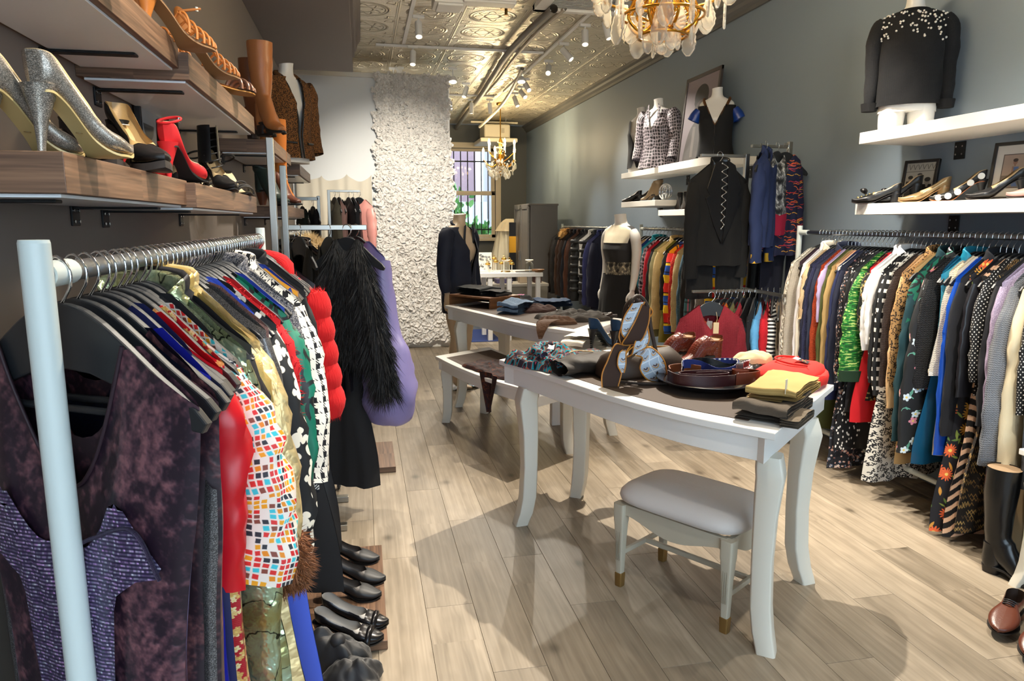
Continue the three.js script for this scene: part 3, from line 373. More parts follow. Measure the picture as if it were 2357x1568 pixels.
function bodyPt(o) {
  const sw = o.sw ?? .2, neck = o.neck ?? .075, len = o.len, hw = o.hw ?? sw * 1.02, ww = o.ww ?? Math.min(sw, hw) * .97, th = o.th ?? .02, A = o.A ?? .008, sd = o.seed ?? 1, dip = o.dip ?? .06, bd = o.bdip ?? .015, wav = o.waves ?? 1;
  return (f, s, v) => {
    const a = Math.abs(s), x0 = a * sw; let yt = (x0 < neck ? hy(neck) - (f > 0 ? dip : bd) * Math.cos(x0 / neck * 1.5708) ** (o.vneck ? .7 : 1) : hy(Math.min(x0, .225)) - Math.max(0, x0 - .225) * 1.2) + .009; if (o.strap) yt = hy(Math.max(neck, Math.min(x0, .225))) + .009 - (x0 < neck ? (f > 0 ? dip : bd) : 0);
    const W = v < .35 ? lerp(sw, ww, sstep(0, .35, v)) : lerp(ww, hw, sstep(.35, 1, v)), hem = .012 * ns(s * 2.3 + sd, sd) + (o.curveHem ?? 0) * s * s + (f < 0 ? .012 : 0);
    const y = lerp(yt, -len + hem, v), g = sstep(.02, .9, v), T = (th * sstep(0, .16, v) + .0115) * (1 - .35 * Math.abs(Math.sin(v * 4 + sd)) * .3);
    const z = f * T * Math.sqrt(Math.max(0, 1 - a ** 4)) + A * g * (Math.sin(s * 6.5 * wav + sd * 3) * .7 + Math.sin(s * 12 * wav + sd + v * 2) * .5 + ns(s * 3, v * 4 + sd, sd)) + .3 * A * ns(s * 6, v * 9, sd * 2);
    return [s * W + .01 * g * ns(v * 3, sd), y, z + (o.tilt ?? 0) * v, s * W, y];
  };
}
function bodyGeo(o) {
  const p = bodyPt(o), nu = o.nu ?? 16, nv = o.nv ?? 14, sh = (f) => (u, v) => { const s = u * 2 - 1, r = p(f, Math.sign(s) * Math.pow(Math.abs(s), .85), Math.pow(v, 1.15)); return r; };
  return mg([grid(nu, nv, sh(1)), grid(nu, nv, sh(-1))]);
}
function sleeveGeo(o, sd) {
  const sw = o.sw ?? .2, L = o.sl, r0 = o.sr ?? .066, r1 = o.cr ?? r0 * .66, fl = o.sf ?? .46, seedv = (o.seed ?? 1) + sd * 5, x0 = sd * (sw - r0 * .6), y0 = hy(Math.min(.22, sw)) - .012, out = o.so ?? .03, fwdz = o.sz ?? .012;
  const pts = []; const N = 6; for (let k = 0; k <= N; k++) { const t = k / N, r = lerp(r0, r1, t) * (k === 0 ? .62 : 1); pts.push([x0 + sd * out * Math.sin(t * 2.2), y0 - L * t * (k === 0 ? 0 : 1), fwdz * t + .008 * ns(t * 3, seedv), r, r * fl]); }
  return pathLoft(pts, 12, 14, V(1, 0, 0), 3, .28, seedv);
}
const collarGeo = (o) => { const n = (o.neck ?? .075) + .004, sd = o.seed ?? 1; return pathLoft([[-n * .35, hy(n) - .075, .022, .014, .005], [-n * .8, hy(n) - .02, .02, .022, .006], [-n, hy(n) + .02, .0, .022, .007], [-n * .5, hy(n) + .03, -.014, .022, .007], [0, hy(n) + .032, -.018, .022, .007], [n * .5, hy(n) + .03, -.014, .022, .007], [n, hy(n) + .02, 0, .022, .007], [n * .8, hy(n) - .02, .02, .022, .006], [n * .35, hy(n) - .075, .022, .014, .005]], 8, 26, V(0, 1, .001), 3, .1, sd); };
// one hanging garment: body, sleeves, and what it shows besides
function garment(kind, label, cat, p, ry, m, o, group) {
  o = { len: .7, seed: rr(1, 90), ...o }; const g = thing(kind, label, cat, p, ry, group);
  part('body', bodyGeo(o), m, g);
  if (o.sl) for (const s of [-1, 1]) { const sl = part('sleeve', sleeveGeo(o, s), o.sm ?? m, g); if (o.cuff) { const y = hy(Math.min(.22, o.sw ?? .2)) - .012 - o.sl, r = (o.cr ?? (o.sr ?? .066) * .66) * 1.06; part('cuff', loft([ell([s * ((o.sw ?? .2) - (o.sr ?? .066) * .6 + (o.so ?? .03) * .81), y + .055, .012], r, r * .5, 12), ell([s * ((o.sw ?? .2) - (o.sr ?? .066) * .6 + (o.so ?? .03) * .81), y - .004, .012], r, r * .5, 12)]), o.cuff, sl); } }
  if (o.collar) part('collar', collarGeo(o), o.collar === true ? m : o.collar, g);
  const bp = bodyPt(o), strip = (s0, s1, v0, v1, mm, name, off = .003, back = false) => part(name, grid(8, 12, (u, v) => { const s = lerp(s0, s1, u), q = bp(back ? -1 : 1, s, lerp(v0, v1, v)); return [q[0] * 1.002, q[1], q[2] + (back ? -off : off), q[3], q[4]]; }), mm, g);
  if (o.placket) strip(-.07, .07, .08, .995, o.placket, 'placket');
  if (o.band) { strip(-1, 1, o.band[0], o.band[1], o.band[2], 'band'); strip(-1, 1, o.band[0], o.band[1], o.band[2], 'band', .003, true); }
  if (o.buttons) for (let i = 0; i < o.buttons; i++) { const q = bp(1, .03, .2 + i * .7 / o.buttons); part('button', cyl(.009, .009, .004, 0, 0, 0, 12).rotateX(Math.PI / 2).translate(q[0], q[1], q[2] + .006), o.bm ?? black, g); }
  if (o.pocket) for (const s of [-.55, .3]) strip(s, s + .3, .62, .78, o.pocket, 'pocket', .005);
  return g;
}
const rackWhite = mat('#cfd7d3', { r: .4 }), galv = mat('#9ea2a6', { r: .32, m: 1, bump: B.leather, bs: .0002 });
function pipeRack(label, x, z0, z1, o = {}) { // round-tube rail along z from z0 (near) to z1
  const g = thing('clothes_rack', label, 'clothes rack', V(x, 0, z0)), L = z0 - z1, y = o.y ?? 1.385;
  for (const k of [0, 1]) {
    const z = -L * k; part('post', mg([cyl(.0175, .0175, y + .04 - .1, 0, (y + .04 + .1) / 2, z, 20), cyl(.0165, .0175, .004, 0, y + .042, z, 20)]), rackWhite, g, 'white painted post');
    part('sleeve_joint', cyl(.017, .017, .08, 0, 0, 0, 20).rotateX(Math.PI / 2).translate(0, y, z + (k ? .055 : -.055)), rackWhite, g); part('foot_joint', bx(.04, .06, .04, 0, .12, z, .008), rackWhite, g);
    part('foot', mg([bx(.5, .035, .045, 0, .1, z, .01)]), rackWhite, g);
    for (const s of [-1, 1]) { const c = part('caster', mg([cyl(.024, .024, .022, 0, 0, 0, 18).rotateZ(Math.PI / 2).translate(s * .22, .035, z), bx(.026, .06, .026, s * .22, .06, z, .004)]), mat('#8d8f90', { r: .5 }), g); part('tyre', new THREE.TorusGeometry(.027, .008, 8, 22).rotateY(Math.PI / 2).translate(s * .22, .035, z), mat('#3a3a3c', { r: .7 }), c); }
  }
  part('rail', cyl(.014, .014, L, 0, 0, 0, 20).rotateX(Math.PI / 2).translate(0, y, -L / 2), galv, g, 'bare steel hanging rail');
  part('lower_rail', cyl(.0145, .0145, L, 0, 0, 0, 14).rotateX(Math.PI / 2).translate(0, .145, -L / 2), rackWhite, g); return g;
}
// ---------- left rail of clothes ----------
function fur(name, geos, n, L, m, parent, o = {}) { // strands over sampled points of the geometries, one part
  const blade = new THREE.ConeGeometry(o.w ?? .0035, 1, 3, 1, true).translate(0, .5, 0), im = new THREE.InstancedMesh(blade, m, n), d = new THREE.Object3D(), up = V(0, 1, 0), q = new THREE.Quaternion();
  const T = []; let tot = 0; for (const g0 of geos) { const g = g0.index ? g0.toNonIndexed() : g0, p = g.attributes.position; for (let i = 0; i < p.count; i += 3) { const a = V().fromBufferAttribute(p, i), b = V().fromBufferAttribute(p, i + 1), c = V().fromBufferAttribute(p, i + 2), nn = b.clone().sub(a).cross(c.clone().sub(a)), ar = nn.length(); if (ar < 1e-9) continue; tot += ar; T.push([a, b, c, nn.normalize(), tot]); } }
  for (let i = 0; i < n; i++) { const t = rnd() * tot; let lo = 0, hi = T.length - 1; while (lo < hi) { const m2 = (lo + hi) >> 1; if (T[m2][4] < t) lo = m2 + 1; else hi = m2; } const [a, b, c, nn] = T[lo]; let u = rnd(), v = rnd(); if (u + v > 1) { u = 1 - u; v = 1 - v; } d.position.copy(a).multiplyScalar(1 - u - v).addScaledVector(b, u).addScaledVector(c, v); const sgn = o.out ? Math.sign(nn.dot(d.position.clone().sub(o.out))) || 1 : 1; const dir = nn.clone().multiplyScalar(sgn).add(V(rr(-.5, .5), rr(-.5, .5) - (o.g ?? .6), rr(-.5, .5))).normalize(); d.quaternion.copy(q.setFromUnitVectors(up, dir)); d.scale.set(1, L * rr(.6, 1.2), 1); d.updateMatrix(); im.setMatrixAt(i, d.matrix); }
  im.name = name; im.userData.kind = 'stuff'; shadow(im); parent.add(im); return im;
}
const LX = -.39, RY = 1.385, ryL = (z) => lerp(-.54, -.3, clamp((-z - 1) / 1.9)), lean = (z) => ryL(z) + rr(-.04, .04);
pipeRack('white pipe clothes rack with steel rail in the left foreground', LX, -.97, -2.96);
const velv = mat('#ffe9e6', { map: PR.velvet, r: .5, sheen: 1, sc: '#b07a6a', sr: .25, bump: PR.velvet, bs: .004 }), velvD = mat('#f3e8fa', { map: PR.velvet, r: .45, sheen: 1, sc: '#8d86b4', sr: .25, bump: PR.velvet, bs: .004 });
const seqM = mat('#ffffff', { map: PR.sequin, r: .3, m: .2, bump: PR.sequin, bs: .002 }), silverM = mat('#b9bcc4', { map: PR.glitter, r: .3, m: .7 }), goldM = mat('#dcc48e', { r: .42, m: .5, bump: B.crumple, bs: .0035 }), crackM = mat('#ffffff', { map: PR.crackle, r: .25, m: .8, bump: B.crumple, bs: .003 });
const LH = 'black wooden hangers close together on the near left rail';
const place = (z) => V(LX, RY, z);
{
  const H = (z, l, rod2, ry = lean(z)) => hanger(place(z), ry, l ?? 'black wooden hanger crowded among others on the near left rail', l ? undefined : LH, rod2, z > -1.3 ? 1 : .92);
  H(-1.03, 'black wooden hanger nearest the white post, holding the star dress', true); H(-1.085, 'second black wooden hanger from the white post, broad and bare', true);
  for (let z = -1.135; z > -2.9; z -= .0375) H(z + rr(-.006, .006), null, z > -1.25);
  const D = (k, l, c, p, ry, m, o) => garment(k, l, c, p, ryL(p.z), m, o);
  // 1: velvet dress with a sequin star front
  const o1 = { len: 1.34, sw: .215, neck: .112, dip: .2, bdip: .14, ww: .155, hw: .2, th: .018, A: .009, nu: 40, nv: 50, seed: 3, waves: 1.3 };
  const d1 = D('dress', 'crushed velvet dress with a purple sequin star, nearest on the left rail', 'dress', place(-1.03), -.13, velvD, o1), bp = bodyPt(o1);
  const starL = lin1([[.06, .0], [.1, .2], [.14, .42], [.19, .86], [.2, .93], [.225, .72], [.27, .52], [.4, .42], [.7, .44], [1, .5]]);
  const star = (off) => grid(18, 46, (u, v) => { const vv = lerp(.065, .995, Math.pow(v, 1.3)), s = (u * 2 - 1) * starL(vv), q = bp(1, s, vv); return [q[0], q[1], q[2] + off + .005, q[3], q[4]]; });
  part('sequin_star', star(.0045), seqM, d1, 'purple and silver sequin star panel'); part('seam_trim', tube([.08, .12, .17, .205].map((v) => { const q = bp(1, starL(v), v); return [q[0], q[1], q[2] + .013]; }), .003, 30, 5), seqM, d1);
  const nl = []; for (let i = 0; i <= 12; i++) { const q = bp(1, (i / 6 - 1) * .112 / .215, .002); nl.push([q[0], q[1], q[2] + .002]); } part('neckline', tube(nl, .003, 40, 5), mat('#2a1620', { r: .6 }), d1);
  // 2: deep red velvet with silver edges
  const o2 = { len: 1.36, sw: .225, neck: .105, dip: .17, bdip: .08, ww: .2, hw: .19, th: .03, A: .016, nu: 34, nv: 44, seed: 11, waves: 1.2 };
  const d2 = D('dress', 'wine red crushed velvet dress with silver edging behind the star dress', 'dress', place(-1.1), -.15, velv, o2), bp2 = bodyPt(o2);
  for (const s of [-1, 1]) part('silver_edge', grid(4, 30, (u, v) => { const q = bp2(1, s * lerp(.93, 1.0, u), lerp(.1, .99, v)); return [q[0] * 1.015, q[1], q[2] + .004 + .012 * (u - .3), q[3], q[4]]; }), silverM, d2, 'silver sequin edging');
  part('silver_belt', grid(16, 3, (u, v) => { const s = u * 2 - 1, q = bp2(1, s, .45 + .018 * v - .05 * Math.abs(s)); return [q[0], q[1], q[2] + .005, q[3], q[4]]; }), silverM, d2);
  D('dress', 'midnight blue sequin dress seen through the first two necklines', 'dress', place(-1.115), -.13, mat('#1b2444', { map: PR.glitter, r: .4, m: .4 }), { len: 1.1, sw: .19, neck: .1, dip: .12, ww: .16, hw: .2 });
  D('skirt', 'deep royal blue satin blouse hanging behind the bare black hanger', 'blouse', place(-1.15), -.13, satin('#20249a'), { len: .8, sw: .2, neck: .11, dip: .1, hw: .2 });
  D('skirt', 'plain navy long satin skirt beside the red brocade dress', 'skirt', place(-1.18), -.13, satin('#22254e'), { len: 1.34, sw: .16, neck: .06, hw: .24, ww: .2, th: .025, A: .012 });
  D('blouse', 'bright red satin blouse with loose gathered sleeves', 'blouse', place(-1.21), -.13, satin('#c8101c'), { len: .5, sw: .205, neck: .09, hw: .2, sl: .32, sr: .08, cr: .055, sf: .5, so: .015 });
  D('dress', 'long red brocade dress printed with small gold flowers', 'dress', place(-1.245), -.13, mat('#ffffff', { map: PR.brocade, r: .4, bump: B.weave, bs: .0004 }), { len: 1.36, sw: .2, neck: .085, ww: .2, hw: .27, th: .03, A: .014, nu: 22 });
  D('tunic', 'wide sleeved tunic in a bright orange, red and turquoise mosaic print', 'tunic', place(-1.29), -.15, mat('#ffffff', { map: PR.mosaic, r: .6 }), { len: .48, sw: .215, neck: .08, ww: .2, hw: .22, sl: .32, sr: .085, cr: .1, sf: .42, so: .05, nu: 24 });
  D('trousers', 'black trousers hanging low beside the green gold leather coat', 'trousers', place(-1.33), -.13, cloth('#15151a'), { len: 1.3, sw: .16, neck: .06, hw: .2 });
  D('jacket', 'crackled metallic green gold leather coat with long sleeves', 'jacket', place(-1.39), -.13, crackM, { len: .86, sw: .21, neck: .08, hw: .265, ww: .21, th: .035, A: .018, sl: .66, sr: .07, cr: .055, collar: true, nu: 24, nv: 24 });
  D('jacket', 'plain black velvet jacket with slim dark sleeves', 'jacket', place(-1.445), -.13, satin('#17151a', { r: .6 }), { len: .7, sw: .21, sl: .56, collar: true, sr: .07 });
  const oc = { len: 1.34, sw: .215, neck: .075, ww: .23, hw: .35, th: .04, A: .014, sl: .47, sr: .078, cr: .07, sf: .5, collar: true, nu: 24, nv: 24, so: .05 };
  const gc = D('coat', 'long gold jacquard coat with a brown fur cuff', 'coat', place(-1.52), -.13, goldM, oc);
  for (const s of [-1, 1]) { const y = hy(.215) - .012 - oc.sl, cg = loft([ell([s * (.215 - .047 + .045), y + .1, .012], .078, .05, 14), ell([s * .213, y + .05, .012], .088, .056, 14), ell([s * .213, y, .012], .078, .05, 14)]), cf = part('fur_cuff', cg, mat('#6b3d22', { r: .9 }), gc, 'brown fur cuff'); fur('fur', [cg], 2600, .026, mat('#8a5633', { r: .6 }), cf, { w: .0016, g: .5, out: V(s * .213, y + .05, .012) }); }
  D('blouse', 'gold lame blouse with a turned collar and rolled gold sleeves', 'blouse', place(-1.48), -.13, mat('#c9ad68', { r: .42, m: .6, bump: B.leather, bs: .0008 }), { len: .6, sw: .2, sl: .25, collar: true, sr: .07 });
  D('top', 'silver grey lurex knit top behind the gold blouse', 'top', place(-1.63), -.13, silverM, { len: .62, sw: .21, sl: .5, sr: .065 });
  D('dress', 'pale pink glitter dress with a thin shoulder line', 'dress', place(-1.665), -.13, mat('#d8a9a4', { map: PR.glitter, r: .5, m: .3 }), { len: .95, sw: .21, hw: .22 });
  D('dress', 'black dress with large cream bubble print and long sleeves', 'dress', place(-1.75), -.13, mat('#ffffff', { map: PR.blobs, r: .7 }), { len: .78, sw: .215, hw: .25, sl: .52, sr: .072, cr: .07, so: .05 });
  D('skirt', 'long cobalt blue printed skirt showing below the gold coat', 'skirt', place(-1.7), -.13, mat('#3a56c4', { r: .6, sheen: .3 }), { len: 1.33, sw: .17, neck: .06, hw: .34, ww: .25 });
  const rj = D('jacket', 'fluffy bright red cropped cardigan with long red lining', 'cardigan', place(-1.83), -.13, cloth('#b80e18'), { len: .66, sw: .215, sl: .3, sr: .075, nu: 16 });
  fur('fuzz', rj.children.map((c) => c.geometry), 4200, .018, mat('#d0141e', { r: .8 }), rj, { w: .0013, g: .3 });
  D('blouse', 'emerald green blouse with a black leaf line print', 'blouse', place(-1.94), -.13, mat('#ffffff', { map: PR.greenleaf, r: .5 }), { len: .6, sw: .22, sl: .4, sr: .075, cr: .06, so: .05 });
  D('top', 'cobalt blue top with only its shoulder showing behind the green blouse', 'top', place(-1.99), -.13, satin('#3145a0'), { len: .6, sw: .205, hw: .2 });
  D('jacket', 'navy and white flecked tweed jacket with a stand collar', 'jacket', place(-2.12), -.13, mat('#ffffff', { map: PR.tweed, r: .95 }), { len: .66, sw: .215, sl: .56, collar: true, sr: .07 });
  D('coat', 'black and cream houndstooth coat with long sleeves', 'coat', place(-2.26), -.13, mat('#ffffff', { map: PR.hound, r: .85, bump: B.weave, bs: .0006 }), { len: .76, sw: .225, hw: .25, sl: .52, sr: .085, cr: .07, sf: .5, so: .05, collar: true });
  D('dress', 'yellow and blue printed dress with its shoulders under the houndstooth coat', 'dress', place(-2.4), -.13, satin('#2b3f8f'), { len: .7, sw: .2, band: [.0, .1, cloth('#d9962a')] });
  D('jacket', 'black wool jacket between the houndstooth coat and the red fur', 'jacket', place(-2.5), -.13, cloth('#18181b'), { len: .9, sw: .215, sl: .62, collar: true });
  D('skirt', 'long black crepe skirt below the red fur jacket', 'skirt', place(-2.6), -.13, cloth('#131316'), { len: 1.28, sw: .2, neck: .06, hw: .3 });
  // red fur jacket in padded tiers
  const rf = thing('fur_jacket', 'bright red fur jacket in thick padded tiers', 'jacket', place(-2.8), -.3), tiers = [], fm = mat('#c70d14', { r: .95, bump: B.fur, bs: .004 });
  for (let i = 0; i < 6; i++) { const y = -.14 - i * .078, w = lerp(.18, .24, i / 5); const t = part('tier', loft([0, .25, .5, .75, 1].map((k) => ell([0, y - k * .105, 0], w * (.9 + .12 * Math.sin(k * 3.14)), .075 * (.75 + .4 * Math.sin(k * 3.14)), 22, .8))), fm, rf); tiers.push(t.geometry); }
  for (const s of [-1, 1]) for (let i = 0; i < 5; i++) { const y = -.19 - i * .088, x = s * (.205 + .01 * i); const t = part('sleeve_tier', loft([0, .25, .5, .75, 1].map((k) => ell([x, y - k * .118, .02], .075 * (.84 + .24 * Math.sin(k * 3.14)), .078 * (.84 + .24 * Math.sin(k * 3.14)), 16))), fm, rf); tiers.push(t.geometry); }
  part('collar', pathLoft([[-.1, -.17, .03, .03, .03], [-.11, -.1, 0, .035, .035], [0, -.07, -.04, .035, .035], [.11, -.1, 0, .035, .035], [.1, -.17, .03, .03, .03]], 10, 16), fm, rf);
  fur('red_fur', tiers, 15000, .024, mat('#d91018', { r: .75 }), rf, { w: .0016, g: .45 });
  D('coat', 'black satin coat at the far end of the near left rail', 'coat', place(-2.86), -.15, satin('#121216'), { len: 1.25, sw: .22, hw: .28, sl: .62 });
}
// ---------- shelves on the left wall ----------
const woodM = mat('#cbbfb2', { map: PR.wood, r: .5, bump: PR.wood, bs: .0004 }), underM = mat('#eef1f3', { r: .25 });
function wallShelf(label, x, y0, y1, z0, z1) { // floating wooden shelf with a white underside and black steel brackets
  const g = thing('wall_shelf', label, 'shelf', V(XL, y0, z0)), w = x - XL, L = z0 - z1, h = y1 - y0;
  part('board', bx(w, h - .004, L, w / 2, h / 2 + .002, -L / 2, .002), woodM, g);
  part('underside', bx(w - .03, .006, L - .03, w / 2, .001, -L / 2, .001), underM, g, 'white laminate underside');
  for (const k of [.12, .88]) { const b = part('bracket', mg([bx(.006, .05, .05, .003, -.026, -L * k, .002), bx(w - .05, .006, .03, (w - .05) / 2, -.006, -L * k, .002)]), blackSteel, g, 'black steel bracket'); part('screw', mg([[-.012, .016], [-.012, -.016], [-.04, .016], [-.04, -.016]].map(([y, zz]) => cyl(.004, .004, .004, 0, 0, 0, 8).rotateZ(Math.PI / 2).translate(.007, y, -L * k + zz))), steel, b); }
  return g;
}
const SX = -.466, SX2 = -.44;
const s1z = onX(430, 420, SX).z, s1t = 1.563, s1b = 1.492, s2z = onX(450, 425, SX2).z;
wallShelf('near lower wooden wall shelf carrying the glitter pumps', SX, s1b, s1t, -1.3, s1z);
wallShelf('second lower wooden wall shelf carrying the lace-up heels', SX2, s1b - .006, s1t - .006, s2z, onX(590, 455, SX2).z);
wallShelf('upper wooden wall shelf hanging over the glitter pumps', SX, 1.853, 1.925, -.45, onX(414, 164, SX).z);
const u2 = onX(437, 183, SX2), u2b = onX(587, 311, SX2);
wallShelf('second upper wooden wall shelf under the tan strappy sandals', SX2, u2.y - .006, u2.y + .07, u2.z, u2b.z);
wallShelf('third upper wooden wall shelf under the tall tan boots', SX2, 1.812, 1.885, onX(630, 314, SX2).z, onX(668, 343, SX2).z);
wallShelf('fourth upper wooden wall shelf under the leopard jacket form', SX2, 1.8, 1.88, onX(690, 380, SX2).z, onX(713, 380, SX2).z);
wallShelf('third lower wooden wall shelf under the orange boots', SX2, 1.48, 1.55, onX(663, 480, SX2).z, onX(700, 490, SX2).z);
